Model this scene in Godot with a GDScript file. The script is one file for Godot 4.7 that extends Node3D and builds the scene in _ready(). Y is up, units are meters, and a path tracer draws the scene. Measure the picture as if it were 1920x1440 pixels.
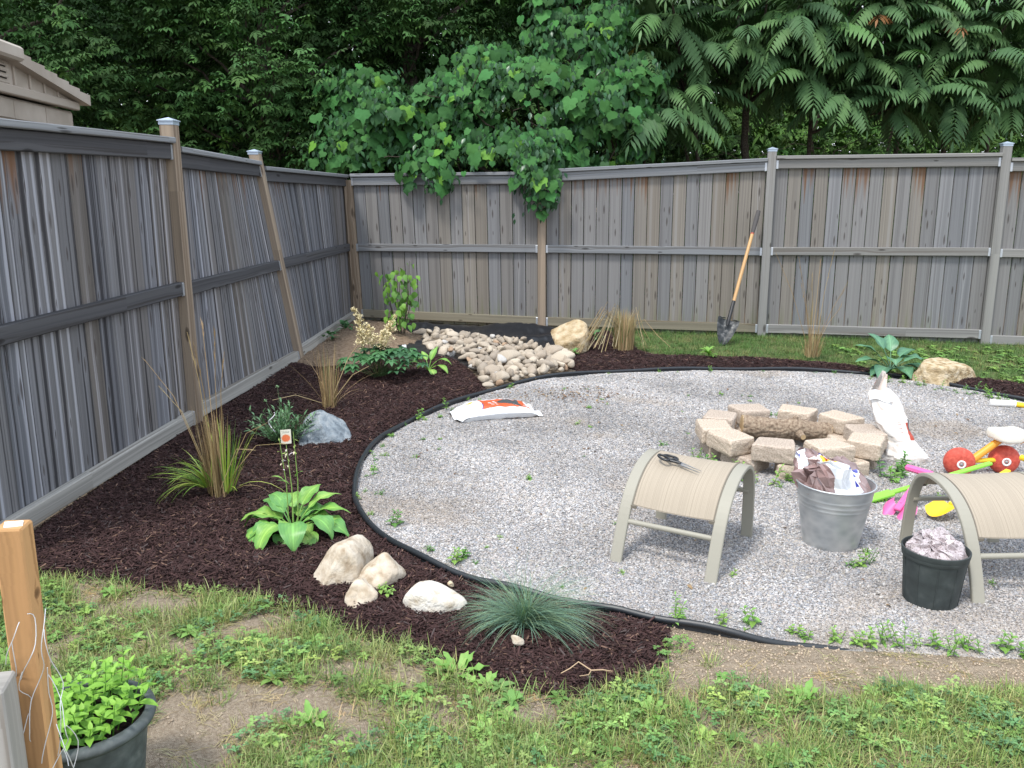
extends Node3D
# A back garden: weathered fences, a round gravel patio, mulch beds, and trees beyond the fence. Units are metres, y is up.

var rng := RandomNumberGenerator.new()
var used := {}
var M := {}

# ---------------------------------------------------------------- mesh building
class MB:
	var v := PackedVector3Array()
	var uv := PackedVector2Array()
	var c := PackedColorArray()
	var ix := PackedInt32Array()
	var col := Color(1, 1, 1)
	func p(a: Vector3, t := Vector2.ZERO) -> int:
		v.append(a); uv.append(t); c.append(col)
		return v.size() - 1
	func tri(a: int, b: int, d: int) -> void:
		ix.append(a); ix.append(d); ix.append(b)
	func quad(a: int, b: int, d: int, e: int) -> void:
		tri(a, b, d); tri(a, d, e)
	func fan(pts: Array, uvs: Array) -> void:      # a flat polygon, counterclockwise seen from outside
		var f := v.size()
		for i in pts.size():
			p(pts[i], uvs[i] if i < uvs.size() else Vector2.ZERO)
		for i in range(1, pts.size() - 1):
			tri(f, f + i, f + i + 1)
	func prism(a: Array, b: Array, u: Array, v0: float, v1: float, off := Vector2.ZERO) -> void:   # two rings joined by flat sides, with ends
		var n := a.size()
		for i in n:
			var j := (i + 1) % n
			fan([a[i], a[j], b[j], b[i]], [off + Vector2(u[i], v0), off + Vector2(u[i + 1], v0), off + Vector2(u[i + 1], v1), off + Vector2(u[i], v1)])
		var ra := a.duplicate()
		ra.reverse()
		var e0 := []
		for i in n:
			e0.append(off + Vector2(u[i] * 0.3, v0 + 0.01 * i))
		fan(ra, e0)
		fan(b, e0)
	func box(x: Transform3D, s: Vector3, ch := 0.0, off := Vector2.ZERO, us := 1.0) -> void:
		var h := s * 0.5
		var g := 0
		if s.y > s.x and s.y >= s.z: g = 1
		elif s.z > s.x: g = 2
		for ax in 3:
			for sg in [-1.0, 1.0]:
				var j := (ax + 1) % 3
				var k := (ax + 2) % 3
				var pts := []
				var uvs := []
				for q in [[-1.0, -1.0], [1.0, -1.0], [1.0, 1.0], [-1.0, 1.0]]:
					var w := Vector3.ZERO
					w[ax] = sg * h[ax]
					w[j] = q[0] * (h[j] - ch)
					w[k] = q[1] * (h[k] - ch)
					pts.append(x * w)
					var a2: float = w[j]
					var b2: float = w[k]
					if g == j:
						a2 = w[k]; b2 = w[j]
					uvs.append(off + Vector2(a2 + 0.37 * ax, b2) * us)
				if sg < 0:
					pts.reverse(); uvs.reverse()
				fan(pts, uvs)
		if ch <= 0.0:
			return
		for ax in 3:
			var j := (ax + 1) % 3
			var k := (ax + 2) % 3
			for sj in [-1.0, 1.0]:
				for sk in [-1.0, 1.0]:
					var pts := []
					var uvs := []
					for q in [[-1.0, 0], [1.0, 0], [1.0, 1], [-1.0, 1]]:
						var w := Vector3.ZERO
						w[ax] = q[0] * (h[ax] - ch)
						w[j] = sj * (h[j] - (ch if q[1] == 1 else 0.0))
						w[k] = sk * (h[k] - (0.0 if q[1] == 1 else ch))
						pts.append(x * w)
						uvs.append(off + Vector2(w[j] + w[k], w[ax]) * us)
					if sj * sk > 0:
						pts.reverse(); uvs.reverse()
					fan(pts, uvs)
		for sx in [-1.0, 1.0]:
			for sy in [-1.0, 1.0]:
				for sz in [-1.0, 1.0]:
					var a := x * Vector3(sx * h.x, sy * (h.y - ch), sz * (h.z - ch))
					var b := x * Vector3(sx * (h.x - ch), sy * h.y, sz * (h.z - ch))
					var d := x * Vector3(sx * (h.x - ch), sy * (h.y - ch), sz * h.z)
					if sx * sy * sz > 0: fan([a, b, d], [off, off, off])
					else: fan([a, d, b], [off, off, off])
	func tube(pts: Array, rad: Array, sides := 6, cap := true, us := 1.0) -> void:
		var n := pts.size()
		var up := Vector3(0.31, 0.11, 0.94)
		var first := v.size()
		var along := 0.0
		for i in n:
			var t: Vector3 = (pts[min(i + 1, n - 1)] - pts[max(i - 1, 0)]).normalized()
			if absf(t.dot(up)) > 0.95: up = Vector3(1, 0.2, 0)
			var s := t.cross(up).normalized()
			up = s.cross(t).normalized()
			if i > 0: along += (pts[i] - pts[i - 1]).length()
			var r: float = rad[min(i, rad.size() - 1)]
			for k in sides + 1:
				var a := TAU * k / sides
				p(pts[i] + (s * cos(a) + up * sin(a)) * r, Vector2(float(k) / sides, along * us))
		for i in n - 1:
			for k in sides:
				var a := first + i * (sides + 1) + k
				quad(a, a + sides + 1, a + sides + 2, a + 1)
		if cap:
			for e in 2:
				var o := first + (0 if e == 0 else (n - 1) * (sides + 1))
				var ring := []
				var us2 := []
				for k in sides:
					ring.append(v[o + k])
					us2.append(Vector2(0.5 + 0.4 * cos(TAU * k / sides), 0.5 + 0.4 * sin(TAU * k / sides)))
				if e == 1:
					ring.reverse()
				fan(ring, us2)
	func lathe(prof: Array, sides := 32, x := Transform3D.IDENTITY) -> void:   # prof: Vector2(radius, y) from bottom outside upwards
		var first := v.size()
		for i in prof.size():
			for k in sides + 1:
				var a := TAU * k / sides
				p(x * Vector3(prof[i].x * cos(a), prof[i].y, -prof[i].x * sin(a)), Vector2(float(k) / sides, prof[i].y))
		for i in prof.size() - 1:
			for k in sides:
				var a := first + i * (sides + 1) + k
				quad(a, a + 1, a + sides + 2, a + sides + 1)
	func blade(base: Vector3, dir: Vector3, L: float, w: float, droop: float, seg := 3, tipw := 0.05) -> Vector3:
		var d := dir.normalized()
		var side := d.cross(Vector3.UP)
		if side.length() < 0.05: side = Vector3.RIGHT
		side = side.normalized()
		var q := base
		var prev := -1
		for i in seg + 1:
			var t := float(i) / seg
			var hw := w * 0.5 * lerpf(1.0, tipw, pow(t, 1.6))
			var a := p(q - side * hw, Vector2(0, t))
			p(q + side * hw, Vector2(1, t))
			if prev >= 0: quad(prev, prev + 1, a + 1, a)
			prev = a
			d = (d + Vector3.DOWN * droop / seg).normalized()
			q += d * L / seg
		return q
	func leaf(x: Transform3D, L: float, W: float, seg := 4, droop := 0.6, fold := 0.25, shape := 0.75, wave := 0.0) -> void:
		# along +z, up +y; droop in radians over the length
		var q := Vector3.ZERO
		var prev := -1
		for i in seg + 1:
			var t := float(i) / seg
			var hw := W * 0.5 * sin(PI * pow(clampf(t, 0.02, 0.985), shape))
			var a := -droop * t
			var up := Vector3(0, cos(a), -sin(a))
			var wv := sin(t * 17.0) * wave * hw
			var f := p(x * (q + Vector3(-hw, 0, 0) + up * (fold * hw + wv)), Vector2(0, t))
			p(x * q, Vector2(0.5, t))
			p(x * (q + Vector3(hw, 0, 0) + up * (fold * hw - wv)), Vector2(1, t))
			if prev >= 0:
				quad(prev, f, f + 1, prev + 1)
				quad(prev + 1, f + 1, f + 2, prev + 2)
			prev = f
			q += Vector3(0, sin(a), cos(a)) * L / seg
	func grid(nu: int, nv: int, f: Callable, flip := false, us := Vector2.ONE) -> void:
		var first := v.size()
		for j in nv + 1:
			for i in nu + 1:
				p(f.call(float(i) / nu, float(j) / nv), Vector2(float(i) / nu, float(j) / nv) * us)
		for j in nv:
			for i in nu:
				var a := first + j * (nu + 1) + i
				if flip: quad(a, a + nu + 1, a + nu + 2, a + 1)
				else: quad(a, a + 1, a + nu + 2, a + nu + 1)
	func mesh(colored := false) -> ArrayMesh:
		var n := PackedVector3Array()
		n.resize(v.size())
		for i in range(0, ix.size(), 3):
			var a := ix[i]
			var b := ix[i + 1]
			var d := ix[i + 2]
			var fn := (v[d] - v[a]).cross(v[b] - v[a])
			n[a] += fn; n[b] += fn; n[d] += fn
		for i in n.size():
			n[i] = n[i].normalized() if n[i].length_squared() > 1e-20 else Vector3.UP
		var arr := []
		arr.resize(Mesh.ARRAY_MAX)
		arr[Mesh.ARRAY_VERTEX] = v
		arr[Mesh.ARRAY_NORMAL] = n
		arr[Mesh.ARRAY_TEX_UV] = uv
		if colored: arr[Mesh.ARRAY_COLOR] = c
		arr[Mesh.ARRAY_INDEX] = ix
		var m := ArrayMesh.new()
		m.add_surface_from_arrays(Mesh.PRIMITIVE_TRIANGLES, arr)
		return m

# ---------------------------------------------------------------- scene helpers
func numbered(called: String) -> String:
	var n: int = used.get(called, 0)
	used[called] = n + 1
	return called if n == 0 else "%s_%03d" % [called, n]

func tag(o: Node3D, label: String, category: String, group := "") -> Node3D:
	o.set_meta("label", label)
	o.set_meta("category", category)
	if group: o.set_meta("group", group)
	return o

func thing(called: String, label: String, category: String, at := Vector3.ZERO, turn := 0.0, group := "") -> Node3D:
	var o := Node3D.new()
	o.name = numbered(called)
	add_child(o)
	o.position = at
	o.rotation.y = turn
	return tag(o, label, category, group)

func part(called: String, m: Mesh, mat: Material, parent: Node, x := Transform3D.IDENTITY) -> MeshInstance3D:
	var o := MeshInstance3D.new()
	o.mesh = m
	o.material_override = mat
	o.transform = x
	if parent == self:
		o.name = numbered(called)
		add_child(o)
	else:
		var key := "%d/%s" % [parent.get_instance_id(), called]
		var n: int = used.get(key, 0)
		used[key] = n + 1
		o.name = called if n == 0 else "%s_%03d" % [called, n]
		parent.add_child(o, true)
	return o

func solo(called: String, m: Mesh, mat: Material, label: String, category: String, x := Transform3D.IDENTITY, group := "") -> MeshInstance3D:
	var o := part(called, m, mat, self, x)
	tag(o, label, category, group)
	return o

func structure(called: String, m: Mesh, mat: Material) -> MeshInstance3D:
	var o := part(called, m, mat, self)
	o.set_meta("kind", "structure")
	return o

func many(called: String, m: Mesh, mat: Material, xs: Array, cols: Array, parent: Node, label := "", category := "") -> MultiMeshInstance3D:
	var mm := MultiMesh.new()
	mm.transform_format = MultiMesh.TRANSFORM_3D
	mm.use_colors = not cols.is_empty()
	mm.mesh = m
	mm.instance_count = xs.size()
	for i in xs.size():
		mm.set_instance_transform(i, xs[i])
		if not cols.is_empty(): mm.set_instance_color(i, cols[i])
	var o := MultiMeshInstance3D.new()
	o.multimesh = mm
	o.material_override = mat
	o.name = numbered(called) if parent == self else called
	parent.add_child(o, true)
	o.set_meta("kind", "stuff")
	if label: tag(o, label, category)
	return o

func at(x: float, y: float, z: float, yaw := 0.0, s := 1.0) -> Transform3D:
	return Transform3D(Basis(Vector3.UP, yaw).scaled(Vector3.ONE * s), Vector3(x, y, z))

func aim(o: Vector3, z: Vector3, up := Vector3.UP, s := 1.0) -> Transform3D:    # local +z along z, local +y near up
	var f := z.normalized()
	var r := up.cross(f)
	if r.length() < 0.01: r = Vector3.RIGHT.cross(f)
	r = r.normalized()
	return Transform3D(Basis(r * s, f.cross(r) * s, f * s), o)

func rr(a: float, b: float) -> float:
	return rng.randf_range(a, b)

func lin(r: float, g: float, b: float) -> Color:
	return Color(r, g, b).linear_to_srgb()

# ---------------------------------------------------------------- materials
func mat(c: Color, rough := 0.8, spec := 0.5) -> StandardMaterial3D:
	var m := StandardMaterial3D.new()
	m.albedo_color = c
	m.roughness = rough
	m.metallic_specular = spec
	return m

func ramp(stops: Array) -> Gradient:        # [offset, linear colour] pairs
	var g := Gradient.new()
	var o := PackedFloat32Array()
	var cs := PackedColorArray()
	for s in stops:
		o.append(s[0])
		cs.append((s[1] as Color).linear_to_srgb())
	g.offsets = o
	g.colors = cs
	return g

func noise(sd: int, freq: float, type := FastNoiseLite.TYPE_SIMPLEX_SMOOTH, oct := 4) -> FastNoiseLite:
	var n := FastNoiseLite.new()
	n.seed = sd
	n.frequency = freq
	n.noise_type = type
	n.fractal_octaves = oct
	return n

func ntex(n: FastNoiseLite, stops: Array, size := 512) -> NoiseTexture2D:
	var t := NoiseTexture2D.new()
	t.width = size
	t.height = size
	t.seamless = true
	t.noise = n
	if not stops.is_empty(): t.color_ramp = ramp(stops)
	return t

func grained(stops: Array, sd: int, freq: float, scale: float, rough := 0.9, bump := 0.4, oct := 5, size := 512) -> StandardMaterial3D:
	var m := mat(Color.WHITE, rough, 0.35)
	m.albedo_texture = ntex(noise(sd, freq, FastNoiseLite.TYPE_SIMPLEX_SMOOTH, oct), stops, size)
	m.uv1_triplanar = true
	m.uv1_scale = Vector3.ONE * scale
	if bump > 0.0:
		m.heightmap_enabled = true
		m.heightmap_texture = ntex(noise(sd + 7, freq * 3.6, FastNoiseLite.TYPE_SIMPLEX_SMOOTH, 5), [], size)
		m.heightmap_scale = bump
	return m

func foliage(c: Color, back := 0.35, rough := 0.55) -> StandardMaterial3D:
	var m := mat(c.linear_to_srgb(), rough, 0.45)
	m.vertex_color_use_as_albedo = true
	m.backlight_enabled = true
	m.backlight = Color(c.r * 1.3, c.g * 1.2, c.b * 0.6).linear_to_srgb() * 1.0
	var k: float = back / maxf(maxf(c.r * 1.3, c.g * 1.2), 0.001)
	m.backlight = Color(c.r * 1.3 * k, c.g * 1.2 * k, c.b * 0.6 * k).linear_to_srgb()
	return m

# weathered timber: vertical grain, knots, blotches; one slot of the picture per board (columns = slots)
func wood_image(W: int, H: int, slots: int, sd: int, tones: Array, dark: Color, light: Color, k_dark: float, k_light: float, rust: float, grain := 1.0, moss := 0.0) -> Image:
	rng.seed = sd
	var rows: Array[float] = [10.0, 8.0, 16.0]
	var fine := noise(sd, 0.11, FastNoiseLite.TYPE_SIMPLEX_SMOOTH, 3).get_image(W, 11, false, false, true).get_data()
	var mid := noise(sd + 1, 0.021, FastNoiseLite.TYPE_SIMPLEX_SMOOTH, 2).get_image(W, 9, false, false, true).get_data()
	var blot := noise(sd + 2, 0.012, FastNoiseLite.TYPE_SIMPLEX_SMOOTH, 2).get_image(W, 17, false, false, true).get_data()
	var gw := 0.38 if grain < 1.1 else 0.28
	var d0 := 0.14 if grain < 1.1 else 0.03
	var out := PackedByteArray()
	out.resize(W * H * 3)
	var sw := W / slots
	for s in slots:
		var t: Color = tones[rng.randi() % tones.size()]
		var knots := []
		for k in rng.randi_range(4, 8) if grain < 1.1 else rng.randi_range(6, 11):
			knots.append([rr(0.12, 0.88) * sw, rr(0.02, 0.98) * H, rr(3.0, 7.0) * sw / 128.0 * 1.5])
		var shift := rng.randi_range(0, 5000)
		var own := rr(0.93, 1.08)
		var rusty: bool = rng.randf() < rust
		for y in H:
			var push := 0.0
			var near := []
			for k in knots:
				if absf(y - k[1]) < k[2] * 9.0: near.append(k)
			var wob := sin(y * 0.011 + s * 2.1) * 3.0
			var fy := float(y) / H * rows[0]
			var my := float(y) / H * rows[1]
			var ly := float(y) / H * rows[2]
			var f0 := int(fy) * W
			var m0 := int(my) * W
			var l0 := int(ly) * W
			var ft := smoothstep(0, 1, fy - int(fy))
			var mt := smoothstep(0, 1, my - int(my))
			var lt := smoothstep(0, 1, ly - int(ly))
			var top := clampf(1.0 - (y + 24.0 * sin(s * 3.3)) / (H * 0.16), 0.0, 1.0) if rusty else 0.0
			for x in sw:
				var bend := wob
				var kn := 0.0
				for k in near:
					var dx: float = x - k[0]
					var dy: float = (y - k[1]) * 0.55
					var rr2: float = (dx * dx + dy * dy) / (k[2] * k[2])
					if rr2 < 1.0: kn = 1.0 - rr2 * 0.6
					var far: float = (y - k[1]) / (k[2] * 4.0)
					bend += (k[2] * 1.6 * exp(-far * far)) * (1.0 if dx > 0 else -1.0) * exp(-absf(dx) / (k[2] * 3.0))
				var sx := clampi(int(x - bend), 0, sw - 1) + s * sw
				var o := y * W + s * sw + x
				var g := lerpf(fine[f0 + sx], fine[f0 + W + sx], ft) / 255.0 - 0.5
				var m := lerpf(mid[m0 + sx], mid[m0 + W + sx], mt) / 255.0 - 0.5
				var l := lerpf(blot[l0 + sx], blot[l0 + W + sx], lt) / 255.0 - 0.5
				var f := own + (g * 0.42 + m * 0.5 + l * 0.3) * grain
				var c := Color(t.r * f, t.g * f, t.b * f)
				c = c.lerp(dark, smoothstep(d0, d0 + 0.3, g * gw + m * 0.75 + l * 0.55) * k_dark)
				c = c.lerp(light, smoothstep(d0 + 0.02, d0 + 0.36, -g * gw - m * 0.75 + l * 0.5) * k_light)
				if top > 0.0:
					c = c.lerp(Color(0.15, 0.075, 0.035), clampf(top * 1.6 + m * 2.4 - 0.45, 0.0, 0.85))
				if moss > 0.0 and y > H * 0.52:
					c = c.lerp(Color(0.13, 0.15, 0.06), clampf((float(y) / H - 0.575) * 9.0 + m * 1.2 + l * 1.3, 0.0, 1.0) * moss)
				if kn > 0.0:
					c = c.lerp(Color(0.055, 0.045, 0.04), kn * 0.8)
				out[o * 3] = int(clampf(pow(maxf(c.r, 0.0), 0.4545) * 255.0, 0.0, 255.0))
				out[o * 3 + 1] = int(clampf(pow(maxf(c.g, 0.0), 0.4545) * 255.0, 0.0, 255.0))
				out[o * 3 + 2] = int(clampf(pow(maxf(c.b, 0.0), 0.4545) * 255.0, 0.0, 255.0))
	return Image.create_from_data(W, H, false, Image.FORMAT_RGB8, out)

func wood_mats(im: Image, tints: Array, bump := 0.12) -> Array:
	var tex := ImageTexture.create_from_image(im)
	var grey: Image = im.duplicate()
	grey.convert(Image.FORMAT_L8)
	var ht := ImageTexture.create_from_image(grey)
	var out := []
	for t in tints:
		var m := mat((t as Color).linear_to_srgb(), 0.88, 0.3)
		m.albedo_texture = tex
		m.heightmap_enabled = true
		m.heightmap_texture = ht
		m.heightmap_scale = bump
		out.append(m)
	return out

# ---------------------------------------------------------------- places on the ground (x, z)
var patio_edge := [Vector2(4.6, -5.9), Vector2(4.01, -6.49), Vector2(3.69, -7.02), Vector2(3.44, -7.26), Vector2(3.05, -7.45), Vector2(2.6, -7.54), Vector2(2.11, -7.55), Vector2(1.63, -7.52), Vector2(1.14, -7.44), Vector2(0.65, -7.31), Vector2(0.18, -7.04), Vector2(-0.25, -6.51), Vector2(-0.54, -6.04), Vector2(-0.74, -5.6), Vector2(-0.85, -5.22), Vector2(-0.885, -4.89), Vector2(-0.87, -4.6), Vector2(-0.84, -4.34), Vector2(-0.79, -4.11), Vector2(-0.69, -3.86), Vector2(-0.53, -3.62), Vector2(-0.36, -3.43), Vector2(-0.17, -3.27), Vector2(0.01, -3.17), Vector2(0.18, -3.09), Vector2(0.36, -3.01), Vector2(0.5, -2.96), Vector2(0.67, -2.9), Vector2(0.87, -2.83), Vector2(1.05, -2.8), Vector2(1.23, -2.77), Vector2(1.51, -2.74), Vector2(1.82, -2.72), Vector2(2.6, -2.76), Vector2(3.4, -3.0)]
var lawn_side := [Vector2(0.58, -2.93), Vector2(0.585, -2.84), Vector2(0.53, -2.68), Vector2(0.45, -2.56), Vector2(0.34, -2.49), Vector2(0.22, -2.46), Vector2(0.08, -2.48), Vector2(-0.06, -2.53), Vector2(-0.19, -2.61), Vector2(-0.33, -2.71), Vector2(-0.45, -2.78), Vector2(-0.59, -2.84), Vector2(-0.72, -2.95), Vector2(-0.86, -3.04), Vector2(-1.03, -3.11), Vector2(-1.19, -3.16), Vector2(-1.41, -3.17), Vector2(-1.67, -3.25), Vector2(-1.8, -3.26), Vector2(-1.99, -3.28), Vector2(-2.25, -3.3)]
var left_bed := PackedVector2Array()
var back_bed := PackedVector2Array()
var patio := PackedVector2Array()
var back_lawn := PackedVector2Array()
var corner_soil := PackedVector2Array([Vector2(-2.1, -7.75), Vector2(-1.72, -7.45), Vector2(-1.42, -7.5), Vector2(-1.3, -8.1), Vector2(-1.0, -8.5), Vector2(-0.85, -9.0), Vector2(-1.2, -9.9), Vector2(-2.0, -10.3)])
var stone_bed := PackedVector2Array([Vector2(-1.0, -9.2), Vector2(-0.59, -9.15), Vector2(-0.34, -8.95), Vector2(0.1, -8.7), Vector2(0.22, -8.3), Vector2(0.48, -8.0), Vector2(0.55, -7.42), Vector2(0.35, -7.22), Vector2(0.1, -7.02), Vector2(-0.2, -6.68), Vector2(-0.33, -7.2), Vector2(-0.42, -7.8), Vector2(-0.85, -8.2)])

func smooth_line(pts: Array, per := 4) -> Array:
	var out := []
	for i in pts.size() - 1:
		for k in per:
			out.append((pts[i] as Vector2).cubic_interpolate(pts[i + 1], pts[max(i - 1, 0)], pts[min(i + 2, pts.size() - 1)], float(k) / per))
	out.append(pts[-1])
	return out

func edge_dist(poly: PackedVector2Array, q: Vector2) -> float:    # positive inside
	var d := 1e9
	for i in poly.size():
		var s := Geometry2D.get_closest_point_to_segment(q, poly[i], poly[(i + 1) % poly.size()])
		d = minf(d, q.distance_squared_to(s))
	d = sqrt(d)
	return d if Geometry2D.is_point_in_polygon(q, poly) else -d

func bounds(poly: PackedVector2Array) -> Rect2:
	var r := Rect2(poly[0], Vector2.ZERO)
	for q in poly: r = r.expand(q)
	return r

# a mounded sheet whose rim dips under the ground; returns its heights for things that lie on it
class Mound:
	var r: Rect2
	var nx: int
	var nz: int
	var step: float
	var h := PackedFloat32Array()
	func y(q: Vector2) -> float:
		var fx := clampf((q.x - r.position.x) / step, 0, nx - 1.001)
		var fz := clampf((q.y - r.position.y) / step, 0, nz - 1.001)
		var i := int(fx)
		var j := int(fz)
		var a := lerpf(h[j * (nx + 1) + i], h[j * (nx + 1) + i + 1], fx - i)
		var b := lerpf(h[(j + 1) * (nx + 1) + i], h[(j + 1) * (nx + 1) + i + 1], fx - i)
		return lerpf(a, b, fz - j)

func mound(poly: PackedVector2Array, step: float, high: float, shoulder: float, base: float, n: FastNoiseLite, rough: float, mb: MB, uvs := 1.0) -> Mound:
	var o := Mound.new()
	o.r = bounds(poly).grow(0.12)
	o.step = step
	o.nx = int(o.r.size.x / step) + 1
	o.nz = int(o.r.size.y / step) + 1
	var ds := PackedFloat32Array()
	for j in o.nz + 1:
		for i in o.nx + 1:
			var q := o.r.position + Vector2(i, j) * step
			var d := edge_dist(poly, q)
			ds.append(d)
			var k := clampf(d / shoulder, -1.0, 1.0)
			o.h.append(base + high * (sin(k * PI * 0.5) if k > 0 else k * 1.5) + n.get_noise_2d(q.x * 100, q.y * 100) * rough)
	var id := {}
	for j in o.nz:
		for i in o.nx:
			var a := j * (o.nx + 1) + i
			if maxf(maxf(ds[a], ds[a + 1]), maxf(ds[a + o.nx + 1], ds[a + o.nx + 2])) < -0.05: continue
			var c := []
			for e in [a, a + o.nx + 1, a + o.nx + 2, a + 1]:
				if not id.has(e):
					var q2 := o.r.position + Vector2(e % (o.nx + 1), e / (o.nx + 1)) * step
					id[e] = mb.p(Vector3(q2.x, o.h[e], q2.y), q2 * uvs)
				c.append(id[e])
			mb.quad(c[0], c[1], c[2], c[3])
	return o

var left_mound: Mound
var back_mound: Mound
var soil_mound: Mound
var lumps := FastNoiseLite.new()

func ground_y(x: float, z: float) -> float:
	var k := clampf((z + 3.3) / 0.5, 0.0, 1.0) * (1.0 - smoothstep(0.4, 0.8, x) * smoothstep(-2.5, -2.7, z))
	var low := lumps.get_noise_2d(x * 60, z * 60) * 0.022 + lumps.get_noise_2d(x * 400 + 99, z * 400) * 0.006
	return -0.004 + low * k + lumps.get_noise_2d(x * 300 + 31, z * 300) * 0.003

func setup_places() -> void:
	var sm := smooth_line(patio_edge, 3)
	for q in sm: patio.append(q)
	patio.append(Vector2(7.5, -3.0))
	patio.append(Vector2(7.5, -5.9))
	# the left bed lies between the fence, the corner, the stones, the edging and the lawn
	for q in smooth_line(lawn_side, 3): left_bed.append(q)
	for q in [Vector2(-2.17, -5.6), Vector2(-2.05, -7.7), Vector2(-1.72, -7.45), Vector2(-1.5, -7.5), Vector2(-1.25, -8.05), Vector2(-0.9, -8.2), Vector2(-0.5, -7.85), Vector2(-0.33, -7.3), Vector2(-0.2, -6.62)]: left_bed.append(q)
	var i0 := 0
	for i in sm.size():
		if sm[i].x < -0.22 and sm[i].y > -6.6:
			i0 = i
			break
	for i in range(i0, sm.size()):
		if sm[i].x > 0.57 and sm[i].y > -3.5: break
		left_bed.append(sm[i])
	for i in sm.size():
		var q: Vector2 = sm[i]
		if q.y < -7.2 and q.x < 4.4 and q.x > 0.6 or q.x >= 3.4 and q.y < -5.95: back_bed.append(q)
	for q in [Vector2(0.52, -7.6), Vector2(0.5, -8.2), Vector2(0.42, -8.9), Vector2(0.45, -9.55), Vector2(1.4, -9.55), Vector2(1.28, -8.5), Vector2(1.41, -8.2), Vector2(1.9, -8.12), Vector2(2.28, -8.14), Vector2(2.74, -7.98), Vector2(3.16, -7.78), Vector2(3.4, -7.45), Vector2(3.9, -7.35), Vector2(4.25, -7.15), Vector2(4.6, -6.75), Vector2(5.0, -6.2)]: back_bed.append(q)
	for q in [Vector2(0.9, -9.62), Vector2(1.28, -8.5), Vector2(1.41, -8.2), Vector2(1.9, -8.1), Vector2(2.28, -8.1), Vector2(2.74, -7.95), Vector2(3.16, -7.75), Vector2(3.4, -7.4), Vector2(3.9, -7.3), Vector2(4.25, -7.1), Vector2(4.6, -6.7), Vector2(5.0, -6.2), Vector2(8.0, -5.5), Vector2(8.0, -8.6), Vector2(5.0, -9.05), Vector2(2.8, -9.45)]: back_lawn.append(q)

func _ready() -> void:
	rng.seed = 11
	view_and_light()
	setup_places()
	make_materials()
	ground_and_beds()
	fences()
	shed()
	woods()
	sumacs()
	vines()
	boulders()
	river_stones()
	fire_pit()
	ottomans()
	buckets()
	bags()
	shovel_on_fence()
	toys()
	bed_plants()
	lawn_corner()
	lawn_growth()
	weeds()

func view_and_light() -> void:
	var cam := Camera3D.new()
	cam.name = "camera"
	cam.fov = 48.46
	cam.near = 0.05
	cam.far = 300.0
	cam.transform = Transform3D(Basis(Vector3.RIGHT, deg_to_rad(-13.0)) * Basis(Vector3.BACK, deg_to_rad(0.6)), Vector3(0, 1.6, 0))
	add_child(cam)
	cam.current = true
	var sky := ProceduralSkyMaterial.new()
	sky.sky_top_color = Color(0.83, 0.87, 0.93)
	sky.sky_horizon_color = Color(0.92, 0.94, 0.96)
	sky.sky_curve = 0.2
	sky.ground_bottom_color = Color(0.3, 0.28, 0.25)
	sky.ground_horizon_color = Color(0.5, 0.5, 0.48)
	var e := Environment.new()
	e.background_mode = Environment.BG_SKY
	e.sky = Sky.new()
	e.sky.sky_material = sky
	e.background_energy_multiplier = 1.0
	e.tonemap_mode = Environment.TONE_MAPPER_LINEAR
	e.tonemap_exposure = 2.2
	e.sdfgi_enabled = true
	e.ssao_enabled = true
	e.ssil_enabled = true
	var w := WorldEnvironment.new()
	w.name = "environment"
	w.environment = e
	add_child(w)
	var sun := DirectionalLight3D.new()
	sun.name = "sun"
	sun.light_energy = 0.5
	sun.light_angular_distance = 11.0
	sun.light_color = Color(1.0, 0.98, 0.95)
	sun.shadow_enabled = true
	sun.look_at_from_position(Vector3(-2.2, 6.0, 2.6), Vector3.ZERO, Vector3.UP)
	add_child(sun)

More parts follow.
